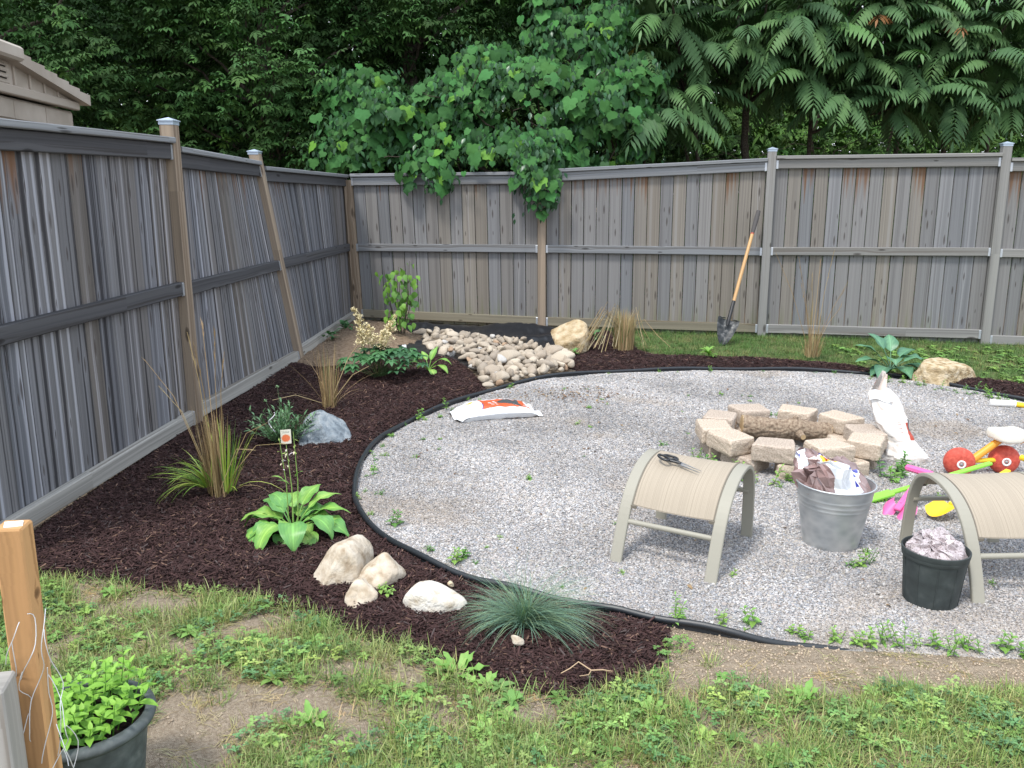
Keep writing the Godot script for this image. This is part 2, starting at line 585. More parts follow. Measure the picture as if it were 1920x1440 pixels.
func make_materials() -> void:
	var g := wood_image(2048, 1024, 16, 5, [Color(0.19, 0.195, 0.203), Color(0.203, 0.205, 0.21), Color(0.18, 0.184, 0.193), Color(0.207, 0.203, 0.2), Color(0.215, 0.198, 0.175)], Color(0.06, 0.055, 0.055), Color(0.36, 0.36, 0.37), 0.62, 0.5, 0.3, 0.95, 0.5)
	M.board = wood_mats(g, [Color(1.0, 1.0, 1.01), Color(0.92, 0.92, 0.93), Color(1.08, 1.07, 1.06), Color(1.0, 0.975, 0.95), Color(1.05, 1.05, 1.07)])
	var d := wood_image(2048, 1024, 16, 21, [Color(0.145, 0.15, 0.165), Color(0.158, 0.16, 0.172), Color(0.17, 0.168, 0.172), Color(0.158, 0.148, 0.14)], Color(0.028, 0.027, 0.03), Color(0.42, 0.43, 0.47), 0.95, 0.75, 0.2, 1.3)
	M.dark_board = wood_mats(d, [Color(1.0, 1.0, 1.02), Color(0.93, 0.93, 0.95), Color(1.1, 1.09, 1.09), Color(1.02, 0.98, 0.95)])
	var ps := wood_image(512, 1024, 4, 33, [Color(0.4, 0.4, 0.4), Color(0.46, 0.46, 0.45), Color(0.36, 0.36, 0.36)], Color(0.16, 0.14, 0.12), Color(0.6, 0.6, 0.58), 0.7, 0.5, 0.0)
	var pm := wood_mats(ps, [Color(0.72, 0.575, 0.44), Color(0.61, 0.6, 0.58), Color(0.56, 0.585, 0.62), Color(0.19, 0.19, 0.205), Color(0.85, 0.82, 0.76), Color(0.55, 0.5, 0.38), Color(1.25, 0.72, 0.33)])
	M.post_tan = pm[0]; M.post_grey = pm[1]; M.rail_grey = pm[2]; M.rail_dark = pm[3]; M.rail_pale = pm[4]; M.rail_moss = pm[5]; M.stake = pm[6]
	M.galv = mat(lin(0.5, 0.53, 0.57), 0.45)
	M.galv.metallic = 0.7
	M.cap = mat(lin(0.42, 0.5, 0.6), 0.4)
	M.cap.metallic = 0.4
	# ground
	M.soil = grained([[0.0, Color(0.27, 0.21, 0.15)], [0.4, Color(0.385, 0.305, 0.222)], [0.6, Color(0.44, 0.355, 0.262)], [1.0, Color(0.53, 0.44, 0.34)]], 3, 0.045, 1.3, 0.95, 1.6, 6, 1024)
	M.soil_dark = grained([[0.0, Color(0.12, 0.08, 0.055)], [0.5, Color(0.22, 0.16, 0.11)], [1.0, Color(0.33, 0.25, 0.18)]], 9, 0.03, 1.3, 0.95, 1.2, 6)
	M.gravel_bed = grained([[0.2, Color(0.12, 0.115, 0.115)], [0.45, Color(0.27, 0.25, 0.24)], [0.55, Color(0.36, 0.33, 0.31)], [0.8, Color(0.5, 0.47, 0.45)]], 15, 0.16, 1.2, 0.95, 0.8, 3, 1024)
	M.mulch_bed = grained([[0.2, Color(0.014, 0.008, 0.008)], [0.5, Color(0.034, 0.018, 0.017)], [0.8, Color(0.065, 0.036, 0.033)]], 19, 0.09, 1.6, 0.95, 1.2, 4, 1024)
	M.thatch = grained([[0.2, Color(0.06, 0.085, 0.025)], [0.5, Color(0.1, 0.13, 0.045)], [0.8, Color(0.2, 0.18, 0.09)]], 23, 0.06, 1.2, 0.95, 0.8, 5)
	M.chip = mat(Color.WHITE, 0.85, 0.35)
	M.chip.vertex_color_use_as_albedo = true
	M.stone_bits = mat(Color.WHITE, 0.85, 0.35)
	M.stone_bits.vertex_color_use_as_albedo = true
	M.edging = mat(lin(0.018, 0.022, 0.027), 0.42, 0.5)
	M.liner = mat(lin(0.012, 0.013, 0.016), 0.3, 0.5)
	# rock
	M.rock_pale = grained([[0.12, Color(0.28, 0.21, 0.14)], [0.4, Color(0.47, 0.4, 0.31)], [0.6, Color(0.54, 0.475, 0.385)], [1.0, Color(0.64, 0.58, 0.5)]], 41, 0.014, 1.8, 0.88, 0.45, 5)
	M.rock_white = grained([[0.12, Color(0.38, 0.31, 0.22)], [0.38, Color(0.58, 0.53, 0.45)], [0.6, Color(0.66, 0.63, 0.57)], [1.0, Color(0.75, 0.73, 0.69)]], 43, 0.014, 1.8, 0.85, 0.45, 5)
	M.rock_blue = grained([[0.15, Color(0.1, 0.12, 0.14)], [0.42, Color(0.19, 0.225, 0.255)], [0.62, Color(0.26, 0.295, 0.32)], [1.0, Color(0.42, 0.42, 0.41)]], 45, 0.014, 2.0, 0.8, 0.8, 6)
	M.rock_sand = grained([[0.15, Color(0.2, 0.13, 0.06)], [0.42, Color(0.42, 0.32, 0.19)], [0.6, Color(0.52, 0.42, 0.28)], [1.0, Color(0.66, 0.58, 0.45)]], 47, 0.014, 1.6, 0.9, 0.9, 6)
	M.stones = []
	for c in [Color(0.4, 0.335, 0.265), Color(0.46, 0.395, 0.315), Color(0.34, 0.29, 0.235), Color(0.52, 0.45, 0.36), Color(0.55, 0.53, 0.5), Color(0.4, 0.28, 0.19)]:
		var m := grained([[0.2, c * 0.65], [0.5, c], [0.85, c * 1.25]], 60 + M.stones.size(), 0.02, 5.0, 0.85, 0.15, 5, 256)
		M.stones.append(m)
	M.block = grained([[0.1, Color(0.36, 0.28, 0.21)], [0.4, Color(0.56, 0.455, 0.355)], [0.6, Color(0.63, 0.53, 0.43)], [1.0, Color(0.76, 0.67, 0.57)]], 71, 0.05, 3.0, 0.95, 0.5, 4)
	M.block_b = grained([[0.1, Color(0.31, 0.24, 0.19)], [0.4, Color(0.49, 0.4, 0.325)], [0.6, Color(0.56, 0.47, 0.39)], [1.0, Color(0.68, 0.6, 0.52)]], 73, 0.05, 3.0, 0.95, 0.5, 4)
	M.bark = grained([[0.1, Color(0.11, 0.075, 0.05)], [0.4, Color(0.27, 0.2, 0.145)], [0.7, Color(0.38, 0.3, 0.22)], [1.0, Color(0.45, 0.37, 0.29)]], 75, 0.03, 3.0, 0.95, 0.6, 4)
	M.cut_wood = mat(lin(0.5, 0.36, 0.2), 0.85)
	# trees
	M.trunk = grained([[0.2, Color(0.04, 0.034, 0.027)], [0.6, Color(0.085, 0.072, 0.057)], [1.0, Color(0.15, 0.13, 0.11)]], 81, 0.03, 2.0, 0.95, 0.6, 5)
	M.twig = mat(lin(0.07, 0.055, 0.04), 0.9)

# ---------------------------------------------------------------- ground, gravel, mulch
func ground_and_beds() -> void:
	lumps.seed = 4
	lumps.frequency = 0.012
	var xs := [-90.0, -40.0, -18.0, -9.0, -6.0]
	var x := -4.2
	while x < 4.6:
		xs.append(x)
		x += 0.05
	for q in [5.2, 6.0, 7.5, 12.0, 25.0, 45.0, 90.0]: xs.append(q)
	var zs := [40.0, 15.0, 4.0, 0.0, -1.0]
	var z := -1.5
	while z > -3.6:
		zs.append(z)
		z -= 0.05
	while z > -11.0:
		zs.append(z)
		z -= 0.2
	for q in [-13.0, -18.0, -30.0, -50.0, -100.0]: zs.append(q)
	var mb := MB.new()
	for zz in zs:
		for xx in xs: mb.p(Vector3(xx, ground_y(xx, zz), zz), Vector2(xx, zz))
	for j in zs.size() - 1:
		for i in xs.size() - 1:
			var a: int = j * xs.size() + i
			mb.quad(a, a + 1, a + xs.size() + 1, a + xs.size())
	structure("ground", mb.mesh(), M.soil)
	mb = MB.new()
	for q in [[Vector2(-60, -10.6), Vector2(-60, -95), Vector2(60, -95), Vector2(60, -8.9), Vector2(5, -9.3), Vector2(-1.9, -10.55)]]:
		var tr := Geometry2D.triangulate_polygon(PackedVector2Array(q))
		for k in q: mb.p(Vector3(k.x, 0.012, k.y), k)
		for k in range(0, tr.size(), 3): mb.tri(tr[k], tr[k + 1], tr[k + 2])
	structure("forest_floor", mb.mesh(), M.soil_dark)
	# patio: a gravel sheet and the loose stones on it
	mb = MB.new()
	var n := noise(8, 0.02)
	var pm := mound(patio, 0.08, 0.02, 0.1, -0.004, n, 0.011, mb)
	var pg := structure("gravel_patio", mb.mesh(), M.gravel_bed)
	pg.set_meta("label", "round patio of pink and grey crushed gravel")
	var bits := []
	for k in 3:
		var q := MB.new()
		rng.seed = 100 + k
		var pts := []
		for s in [Vector3(1, 0, 0), Vector3(-1, 0, 0), Vector3(0, 0.62, 0), Vector3(0, -0.5, 0), Vector3(0, 0, 1), Vector3(0, 0, -1)]: pts.append(s + Vector3(rr(-0.35, 0.35), rr(-0.2, 0.2), rr(-0.35, 0.35)))
		for f in [[0, 2, 4], [4, 2, 1], [1, 2, 5], [5, 2, 0], [4, 3, 0], [1, 3, 4], [5, 3, 1], [0, 3, 5]]: q.fan([pts[f[0]], pts[f[1]], pts[f[2]]], [])
		bits.append(q.mesh())
	rng.seed = 77
	var pal := [Color(0.45, 0.43, 0.42), Color(0.4, 0.355, 0.33), Color(0.335, 0.335, 0.345), Color(0.28, 0.29, 0.315), Color(0.39, 0.355, 0.31), Color(0.52, 0.51, 0.5), Color(0.365, 0.35, 0.345), Color(0.22, 0.225, 0.235), Color(0.42, 0.39, 0.375)]
	var tone := noise(88, 0.01)
	for k in 3:
		var xf := []
		var cs := []
		var want := 125000
		while xf.size() < want:
			var u := rng.randf()
			var zz := -2.7 - 4.9 * pow(u, 1.35)
			var q := Vector2(rr(-0.95, 4.7), zz)
			if q.x > -q.y * 0.64 + 0.15 or not Geometry2D.is_point_in_polygon(q, patio): continue
			var s := rr(0.0028, 0.0054) * (1.55 if rng.randf() < 0.05 else 1.0) * (1.0 + 0.06 * (-zz - 2.7))
			var b := Basis.from_euler(Vector3(rr(-0.7, 0.7), rr(0, TAU), rr(-0.7, 0.7))).scaled(Vector3(s * rr(0.8, 1.4), s, s))
			xf.append(Transform3D(b, Vector3(q.x, pm.y(q) + s * 0.25, q.y)))
			var c: Color = pal[rng.randi() % pal.size()]
			var f := rr(0.8, 1.15) * (1.0 + tone.get_noise_2d(q.x * 100, q.y * 100) * 0.38)
			var soiled := smoothstep(0.18, 0.5, tone.get_noise_2d(q.x * 60 + 300, q.y * 80)) * 0.55
			cs.append(Color(c.r * f, c.g * f, c.b * f).lerp(Color(0.34, 0.27, 0.2), soiled * rr(0.3, 1.0)))
		many("gravel", bits[k], M.stone_bits, xf, cs, self, "loose crushed gravel stones covering the round patio", "gravel")
	# black plastic edging round the patio
	mb = MB.new()
	var pts := []
	var sm := smooth_line(patio_edge, 4)
	for i in sm.size():
		var q: Vector2 = sm[i]
		pts.append(Vector3(q.x, 0.025 + 0.006 * sin(i * 0.7) - (0.05 * smoothstep(0.55, 1.4, q.x) if q.y > -4.0 else 0.0), q.y))
	mb.tube(pts, [0.0132], 10)
	var ed := thing("garden_edging", "black plastic edging strip curving between mulch and gravel", "edging")
	part("rolled_rim", mb.mesh(), M.edging, ed)
	mb = MB.new()
	for i in pts.size() - 1:
		var a: Vector3 = pts[i]
		var b: Vector3 = pts[i + 1]
		var s := (b - a).cross(Vector3.UP).normalized() * 0.006
		mb.fan([a + s, b + s, b + s + Vector3(0, -0.09, 0), a + s + Vector3(0, -0.09, 0)], [])
		mb.fan([b - s, a - s, a - s + Vector3(0, -0.09, 0), b - s + Vector3(0, -0.09, 0)], [])
	part("skirt", mb.mesh(), M.edging, ed)
	# mulch
	mb = MB.new()
	left_mound = mound(left_bed, 0.05, 0.045, 0.16, -0.004, noise(12, 0.05), 0.016, mb)
	structure("mulch_bed", mb.mesh(), M.mulch_bed)
	mb = MB.new()
	back_mound = mound(back_bed, 0.06, 0.05, 0.2, -0.004, noise(13, 0.05), 0.016, mb)
	structure("mulch_bed", mb.mesh(), M.mulch_bed)
	mb = MB.new()
	soil_mound = mound(corner_soil, 0.06, 0.1, 0.5, -0.01, noise(14, 0.03), 0.03, mb)
	structure("soil_mound", mb.mesh(), M.soil_dark)
	mb = MB.new()
	mound(back_lawn, 0.1, 0.02, 0.15, 0.0, noise(16, 0.02), 0.008, mb)
	structure("back_lawn", mb.mesh(), M.thatch)
	var sh := []
	for k in 3:
		var q := MB.new()
		rng.seed = 200 + k
		var a0 := rr(-0.1, 0.1)
		q.prism([Vector3(-0.14, 0, -1), Vector3(0.12, 0, -0.9), Vector3(0.08, 0.09, -0.95), Vector3(-0.1, 0.07, -1)], [Vector3(-0.1 + a0, 0.02, 0.9), Vector3(0.14 + a0, 0, 1), Vector3(0.06 + a0, 0.07, 0.95), Vector3(-0.06 + a0, 0.08, 0.8)], [0, 1, 2, 3, 4], 0, 1)
		sh.append(q.mesh())
	rng.seed = 303
	for k in 3:
		var xf := []
		var cs := []
		for bed in 2:
			var poly := left_bed if bed == 0 else back_bed
			var mo := left_mound if bed == 0 else back_mound
			var r := bounds(poly)
			var want := 21000 if bed == 0 else 4500
			var got := 0
			while got < want:
				var q := Vector2(rr(r.position.x, r.end.x), r.end.y - r.size.y * pow(rng.randf(), 1.5 if bed == 0 else 1.0))
				if not Geometry2D.is_point_in_polygon(q, poly):
					if rng.randf() > 0.03 or edge_dist(poly, q) < -0.07: continue
				got += 1
				var L := rr(0.008, 0.026) * (1.7 if rng.randf() < 0.12 else 1.0)
				var b := Basis.from_euler(Vector3(rr(-0.5, 0.5), rr(0, TAU), rr(-1.2, 1.2))).scaled_local(Vector3(rr(0.012, 0.03), rr(0.015, 0.035), L))
				xf.append(Transform3D(b, Vector3(q.x, maxf(mo.y(q), ground_y(q.x, q.y)) + rr(0.001, 0.008), q.y)))
				var f := rr(0.55, 1.5)
				var c := Color(0.046, 0.024, 0.0225) * f
				var t := rng.randf()
				if t < 0.05: c = Color(0.14, 0.085, 0.062) * rr(0.7, 1.4)
				elif t < 0.09: c = Color(0.085, 0.065, 0.062)
				cs.append(c)
		many("mulch", sh[k], M.chip, xf, cs, self, "dark brown shredded bark mulch covering the beds", "mulch")
	# the black pond liner in the corner
	var ln := noise(31, 0.012, FastNoiseLite.TYPE_SIMPLEX, 3)
	mb = MB.new()
	mb.grid(70, 60, func(u: float, w: float) -> Vector3:
		var px := lerpf(-1.25, 0.5, u)
		var zf := lerpf(-9.75 + 0.12 * sin(u * 9.0), -9.5, u)
		var pz := lerpf(zf, -7.75 + 0.4 * sin(u * 4.0), w)
		var y := 0.012 + absf(ln.get_noise_2d(px * 260 + pz * 60, pz * 190)) * 0.028
		y += 0.1 * exp(-pow((w - 0.08 - 0.05 * sin(u * 7.0)) / 0.07, 2.0)) * (0.35 + 0.65 * absf(sin(u * 5.2 + 0.6)))
		y += 0.06 * exp(-pow((w - 0.3 - 0.1 * u) / 0.05, 2.0)) * smoothstep(0.35, 0.7, u)
		y -= 0.03 * smoothstep(0.8, 1.0, w)
		return Vector3(px, y, pz), true)
	solo("pond_liner", mb.mesh(), M.liner, "crumpled black plastic liner spread under the river stones", "pond liner")

# ---------------------------------------------------------------- fences
class Bay:
	var a: Vector3
	var b: Vector3
	var la: Vector3      # lean at each end, offset per metre of height
	var lb: Vector3
	var out: Vector3
	func at(s: float, h: float, d: float) -> Vector3:
		return a.lerp(b, s) + Vector3(0, h, 0) + out * d + la.lerp(lb, s) * h

func board_mesh(y: Bay, s0: float, s1: float, h0: float, h1: float, d: float, off: Vector2, flip: bool) -> ArrayMesh:
	var mb := MB.new()
	var L := (y.b - y.a).length()
	var ch := 0.004 / L
	var lo := []
	var hi := []
	for q in [[s0, d - 0.016], [s1, d - 0.016], [s1, d - 0.004], [s1 - ch, d], [s0 + ch, d], [s0, d - 0.004]]:
		lo.append(y.at(q[0], h0, q[1]))
		hi.append(y.at(q[0], h1, q[1]))
	var k := 1.0 / 16.0
	var us := [0.0, 0.03 * k, 0.97 * k, k, k, 0.0, 0.0]
	if flip:
		for i in us.size(): us[i] = k - us[i]
	lo.reverse(); hi.reverse()
	# rings must run counterclockwise seen from the far end
	mb.prism(lo, hi, us, off.y + (1.9 - h0) / 3.0, off.y + (1.9 - h1) / 3.0, Vector2(off.x, 0))
	return mb.mesh()

func rail_mesh(y: Bay, s0: float, s1: float, ha: float, hb: float, tall: float, d0: float, d1: float, sag := 0.0, off := Vector2.ZERO) -> ArrayMesh:
	var mb := MB.new()
	var L := (y.b - y.a).length()
	var seg := 6
	var ch := 0.005
	for i in seg:
		var ra := []
		var rb := []
		for e in 2:
			var s := lerpf(s0, s1, float(i + e) / seg)
			var h := lerpf(ha, hb, s) + sag * sin(PI * s)
			var ring := ra if e == 0 else rb
			for q in [[0.0, d0], [0.0, d1 - ch], [ch, d1], [tall - ch, d1], [tall, d1 - ch], [tall, d0]]: ring.append(y.at(s, h + q[0], q[1]))
		var us := [0.0, 0.03, 0.035, 0.1, 0.105, 0.135, 0.18]
		for k in 6:
			var j := (k + 1) % 6
			var v0 := lerpf(s0, s1, float(i) / seg) * L / 3.0
			var v1 := lerpf(s0, s1, float(i + 1) / seg) * L / 3.0
			mb.fan([ra[k], rb[k], rb[j], ra[j]], [off + Vector2(us[k] * 1.6, v0), off + Vector2(us[k] * 1.6, v1), off + Vector2(us[k + 1] * 1.6, v1), off + Vector2(us[k + 1] * 1.6, v0)])
		if i == 0: mb.fan(ra, [off, off, off, off, off, off])
		if i == seg - 1:
			rb.reverse()
			mb.fan(rb, [off, off, off, off, off, off])
	return mb.mesh()

func post_mesh(w: float, top: float, lean: Vector3, dir: Vector3, off: Vector2) -> ArrayMesh:
	var mb := MB.new()
	var side := dir.normalized()
	var f := side.cross(Vector3.UP).normalized()
	var h := w * 0.5
	var ch := 0.006
	var lo := []
	var hi := []
	for q in [[-h, -h + ch], [-h + ch, -h], [h - ch, -h], [h, -h + ch], [h, h - ch], [h - ch, h], [-h + ch, h], [-h, h - ch]]:
		var o: Vector3 = side * q[0] - f * q[1]
		lo.append(o + Vector3(0, -0.1, 0) - lean * 0.1)
		hi.append(o + Vector3(0, top, 0) + lean * top)
	var us := [0.0, 0.01, 0.08, 0.09, 0.17, 0.18, 0.25, 0.26, 0.34]
	mb.prism(lo, hi, us, off.y + 0.1, off.y + 0.1 + top / 3.0, off)
	return mb.mesh()

func cap_mesh(w: float) -> ArrayMesh:
	var mb := MB.new()
	mb.box(Transform3D(Basis.IDENTITY, Vector3(0, -0.012, 0)), Vector3(w, 0.028, w), 0.002)
	var h := w * 0.5 + 0.006
	var c := [Vector3(-h, 0.003, h), Vector3(h, 0.003, h), Vector3(h, 0.003, -h), Vector3(-h, 0.003, -h)]
	for i in 4: mb.fan([c[i], c[(i + 1) % 4], Vector3(0, 0.022, 0)], [])
	for i in 4:
		var a: Vector3 = c[i]
		var b: Vector3 = c[(i + 1) % 4]
		mb.fan([a + Vector3(0, -0.006, 0), b + Vector3(0, -0.006, 0), b, a], [])
	return mb.mesh()

# posts: [base, cap height or 0, lean per metre, material]; bays: heights at both ends of [cap top, mid rail, bottom rail], materials
func fence(label: String, posts: Array, bays: Array, mats: Dictionary, facing: Vector3) -> void:
	var root := thing("wooden_fence", label, "fence")
	for p in posts:
		var dir: Vector3 = mats.dir
		var o := part("post", post_mesh(0.089, p[1], p[2], dir, Vector2(rr(0, 1), rr(0, 0.3))), p[3], root, Transform3D(Basis.IDENTITY, p[0]))
		if p[4]:
			var x := Transform3D(Basis(Vector3.UP, atan2(-dir.z, dir.x)), Vector3(0, p[1], 0) + p[2] * p[1])
			part("post_cap", cap_mesh(0.094), M.cap, o, x)
	for i in bays.size():
		var e: Dictionary = bays[i]
		var y := Bay.new()
		y.a = posts[i][0]; y.b = posts[i + 1][0]; y.la = posts[i][2]; y.lb = posts[i + 1][2]; y.out = facing
		var L := (y.b - y.a).length()
		var m := 0.047 / L
		var count := int(round((L - 0.094) / 0.141))
		var step := (1.0 - 2.0 * m) / count
		for k in count:
			var gap := rr(0.004, 0.0095) / L
			var s0 := m + step * k + gap * 0.5
			var s1 := m + step * (k + 1) - gap * 0.5
			var s := (s0 + s1) * 0.5
			var top: float = lerpf(e.cap[0], e.cap[1], s) - 0.03
			var bm: Array = mats.boards
			part("board", board_mesh(y, s0, s1, rr(0.015, 0.03), top, -0.016 + rr(-0.003, 0.002), Vector2((rng.randi() % 16) / 16.0, rr(0.006, 0.03)), rng.randf() < 0.5), bm[rng.randi() % bm.size()], root)
		part("cap_rail", rail_mesh(y, m, 1.0 - m, e.cap[0] - 0.036, e.cap[1] - 0.036, 0.036, -0.07, 0.058, e.get("sag", 0.0), Vector2(rr(0, 1), rr(0, 1))), e.mcap, root)
		part("rail", rail_mesh(y, m, 1.0 - m, e.cap[0] - 0.132, e.cap[1] - 0.132, 0.094, -0.013, 0.03, e.get("sag", 0.0), Vector2(rr(0, 1), rr(0, 1))), e.mtop, root)
		part("rail", rail_mesh(y, m, 1.0 - m, e.mid[0], e.mid[1], 0.086, -0.013, 0.028, 0.0, Vector2(rr(0, 1), rr(0, 1))), e.mmid, root)
		part("rail", rail_mesh(y, m, 1.0 - m, e.low[0], e.low[1], 0.095, -0.013, 0.028, 0.0, Vector2(rr(0, 1), rr(0, 1))), e.mlow, root)
		# galvanised hangers at the rail ends
		for hs in [[e.cap[0] - 0.135, e.cap[1] - 0.135, 0.095], [e.mid[0] - 0.002, e.mid[1] - 0.002, 0.088], [e.low[0] - 0.002, e.low[1] - 0.002, 0.097]]:
			for s in [0, 1]:
				var sa: float = m if s == 0 else 1.0 - m - 0.022 / L
				part("rail_bracket", rail_mesh(y, sa, sa + 0.022 / L, hs[0] - 0.002, hs[1] - 0.002, hs[2], 0.02, 0.032), M.galv, root)

func fences() -> void:
	rng.seed = 501
	var z := Vector3.ZERO
	var c := Vector3(-1.93, 0, -10.31)
	var ta = M.post_tan
	var tg = M.post_grey
	fence("long weathered grey board fence along the left side, leaning at its middle post", [
		[Vector3(-2.28, 0, -3.25), 1.97, z, tg, true], [Vector3(-2.14, 0, -5.55), 1.98, Vector3(-0.01, 0, 0), ta, true], [Vector3(-2.0, 0, -7.84), 1.88, Vector3(-0.155, 0, 0.03), ta, true], [c + Vector3(0.0, 0, 0.0), 1.66, Vector3(-0.03, 0, 0), ta, false]],
		[{"cap": [1.86, 1.88], "mid": [0.9, 0.895], "low": [0.03, 0.03], "mcap": M.rail_grey, "mtop": M.rail_dark, "mmid": M.rail_dark, "mlow": M.rail_pale},
		{"cap": [1.83, 1.8], "mid": [0.885, 0.845], "low": [0.05, 0.0], "mcap": M.rail_grey, "mtop": M.rail_dark, "mmid": M.rail_dark, "mlow": M.rail_pale},
		{"cap": [1.76, 1.72], "mid": [0.85, 0.84], "low": [0.02, 0.02], "mcap": M.rail_grey, "mtop": M.rail_dark, "mmid": M.rail_dark, "mlow": M.rail_pale}],
		{"boards": M.dark_board, "dir": Vector3(0.06, 0, -1)}, Vector3(1, 0, 0.06).normalized())
	fence("grey board fence across the back, partly covered by hanging vines", [
		[c + Vector3(0.07, 0, 0.06), 1.66, Vector3(-0.05, 0, 0), ta, false], [Vector3(0.34, 0, -9.69), 1.79, Vector3(-0.02, 0, 0), ta, false], [Vector3(2.77, 0, -9.4), 2.02, Vector3(-0.015, 0, 0), tg, true], [Vector3(5.04, 0, -9.0), 2.08, Vector3(-0.02, 0, 0), tg, true], [Vector3(7.3, 0, -8.65), 2.08, z, tg, true]],
		[{"cap": [1.73, 1.77], "mid": [0.84, 0.885], "low": [0.05, 0.06], "mcap": M.rail_grey, "mtop": M.rail_grey, "mmid": M.rail_grey, "mlow": M.rail_moss},
		{"cap": [1.79, 1.93], "mid": [0.885, 0.9], "low": [0.06, 0.05], "mcap": M.rail_grey, "mtop": M.rail_grey, "mmid": M.rail_grey, "mlow": M.rail_moss},
		{"cap": [1.95, 1.99], "mid": [0.905, 0.95], "low": [0.05, 0.075], "mcap": M.post_grey, "mtop": M.post_grey, "mmid": M.post_grey, "mlow": M.post_grey},
		{"cap": [1.94, 1.96], "mid": [0.94, 0.95], "low": [0.02, 0.02], "mcap": M.post_grey, "mtop": M.post_grey, "mmid": M.post_grey, "mlow": M.post_grey}],
		{"boards": M.board, "dir": Vector3(0.987, 0, 0.16)}, Vector3(-0.16, 0, 0.987).normalized())

# ---------------------------------------------------------------- the resin shed beyond the left fence
func shed() -> void:
	var wall := grained([[0.2, Color(0.36, 0.31, 0.26)], [0.6, Color(0.43, 0.375, 0.32)], [1.0, Color(0.48, 0.43, 0.37)]], 91, 0.01, 0.8, 0.7, 0.05, 4, 256)
	var trim := mat(lin(0.40, 0.345, 0.29), 0.65)
	var dark := mat(lin(0.05, 0.045, 0.04), 0.8)
	var root := thing("garden_shed", "beige resin shed with louvred gable rising behind the left fence", "shed", Vector3(-3.03, 0, -5.2), PI / 2 + 0.14)
	var hw := 1.27
	var eave := 2.1
	var ridge := 2.37
	var I := Basis.IDENTITY
	var mb := MB.new()
	mb.box(Transform3D(I, Vector3(0, 1.05, -0.9)), Vector3(hw * 2, eave, 1.8), 0.01)
	part("wall", mb.mesh(), wall, root)
	mb = MB.new()
	var tri := [Vector3(-hw, eave + 0.03, 0.03), Vector3(hw, eave + 0.03, 0.03), Vector3(hw, eave + 0.06, 0.03), Vector3(0.1, ridge - 0.06, 0.03), Vector3(-0.1, ridge - 0.06, 0.03), Vector3(-hw, eave + 0.06, 0.03)]
	var back := []
	for q in tri: back.append(q + Vector3(0, 0, -1.8))
	mb.prism(back, tri, [0, 1, 2, 3, 4, 5, 6], 0, 1)
	part("gable", mb.mesh(), wall, root)
	mb = MB.new()
	mb.box(Transform3D(I, Vector3(0, eave + 0.036, 0.03)), Vector3(hw * 2 + 0.02, 0.056, 0.05), 0.006)
	part("gable_board", mb.mesh(), trim, root)
	for k in 11:
		var px := -1.15 + k * 0.23
		var gh := (ridge - 0.07 - eave - 0.06) * clampf((hw - absf(px)) / (hw - 0.1), 0.0, 1.0)
		if gh > 0.02 and absf(px) > 0.2:
			mb = MB.new()
			mb.box(Transform3D(I, Vector3(px, eave + 0.065 + gh * 0.5, 0.036)), Vector3(0.02, gh, 0.014), 0.003)
			part("gable_rib", mb.mesh(), trim, root)
	for k in 5:
		mb = MB.new()
		mb.box(Transform3D(I, Vector3(-1.0 + 0.5 * k, 2.03, 0.004)), Vector3(0.485, 0.11, 0.012), 0.004)
		part("wall_panel", mb.mesh(), wall, root)
	mb = MB.new()
	mb.box(Transform3D(I, Vector3(0.0, eave + 0.125, 0.035)), Vector3(0.29, 0.115, 0.016), 0.004)
	var vent := part("vent", mb.mesh(), wall, root)
	for k in 3:
		mb = MB.new()
		mb.box(Transform3D(Basis(Vector3.RIGHT, 0.5), Vector3(0.0, eave + 0.102 + 0.033 * k, 0.05)), Vector3(0.2, 0.005, 0.022), 0.001)
		part("louvre", mb.mesh(), trim, vent)
		mb = MB.new()
		mb.box(Transform3D(I, Vector3(0.0, eave + 0.095 + 0.033 * k, 0.0435)), Vector3(0.19, 0.009, 0.004), 0.0)
		part("slot", mb.mesh(), dark, vent)
	for s in [-1, 1]:
		for k in 6:
			mb = MB.new()
			var t0 := float(k) / 6.0
			var a := Vector2(s * lerpf(hw + 0.11, 0.14, t0), lerpf(eave + 0.05, ridge - 0.075, t0))
			var b := Vector2(s * lerpf(hw + 0.11, 0.14, t0 + 1.0 / 6.0), lerpf(eave + 0.05, ridge - 0.075, t0 + 1.0 / 6.0))
			var fr := [Vector3(a.x, a.y, 0.1), Vector3(b.x, b.y, 0.1), Vector3(b.x, b.y + 0.058, 0.1), Vector3(a.x, a.y + 0.075, 0.1)]
			var bk := []
			for q in fr: bk.append(q + Vector3(0, 0, -2.0))
			if s < 0:
				fr.reverse(); bk.reverse()
			fr.reverse(); bk.reverse()
			mb.prism(bk, fr, [0, 0.2, 0.3, 0.5, 0.6], 0, 2.0)
			part("roof_course", mb.mesh(), wall, root)
	mb = MB.new()
	mb.box(Transform3D(I, Vector3(0, ridge - 0.03, -0.89)), Vector3(0.36, 0.085, 2.04), 0.015)
	part("ridge_cap", mb.mesh(), wall, root)

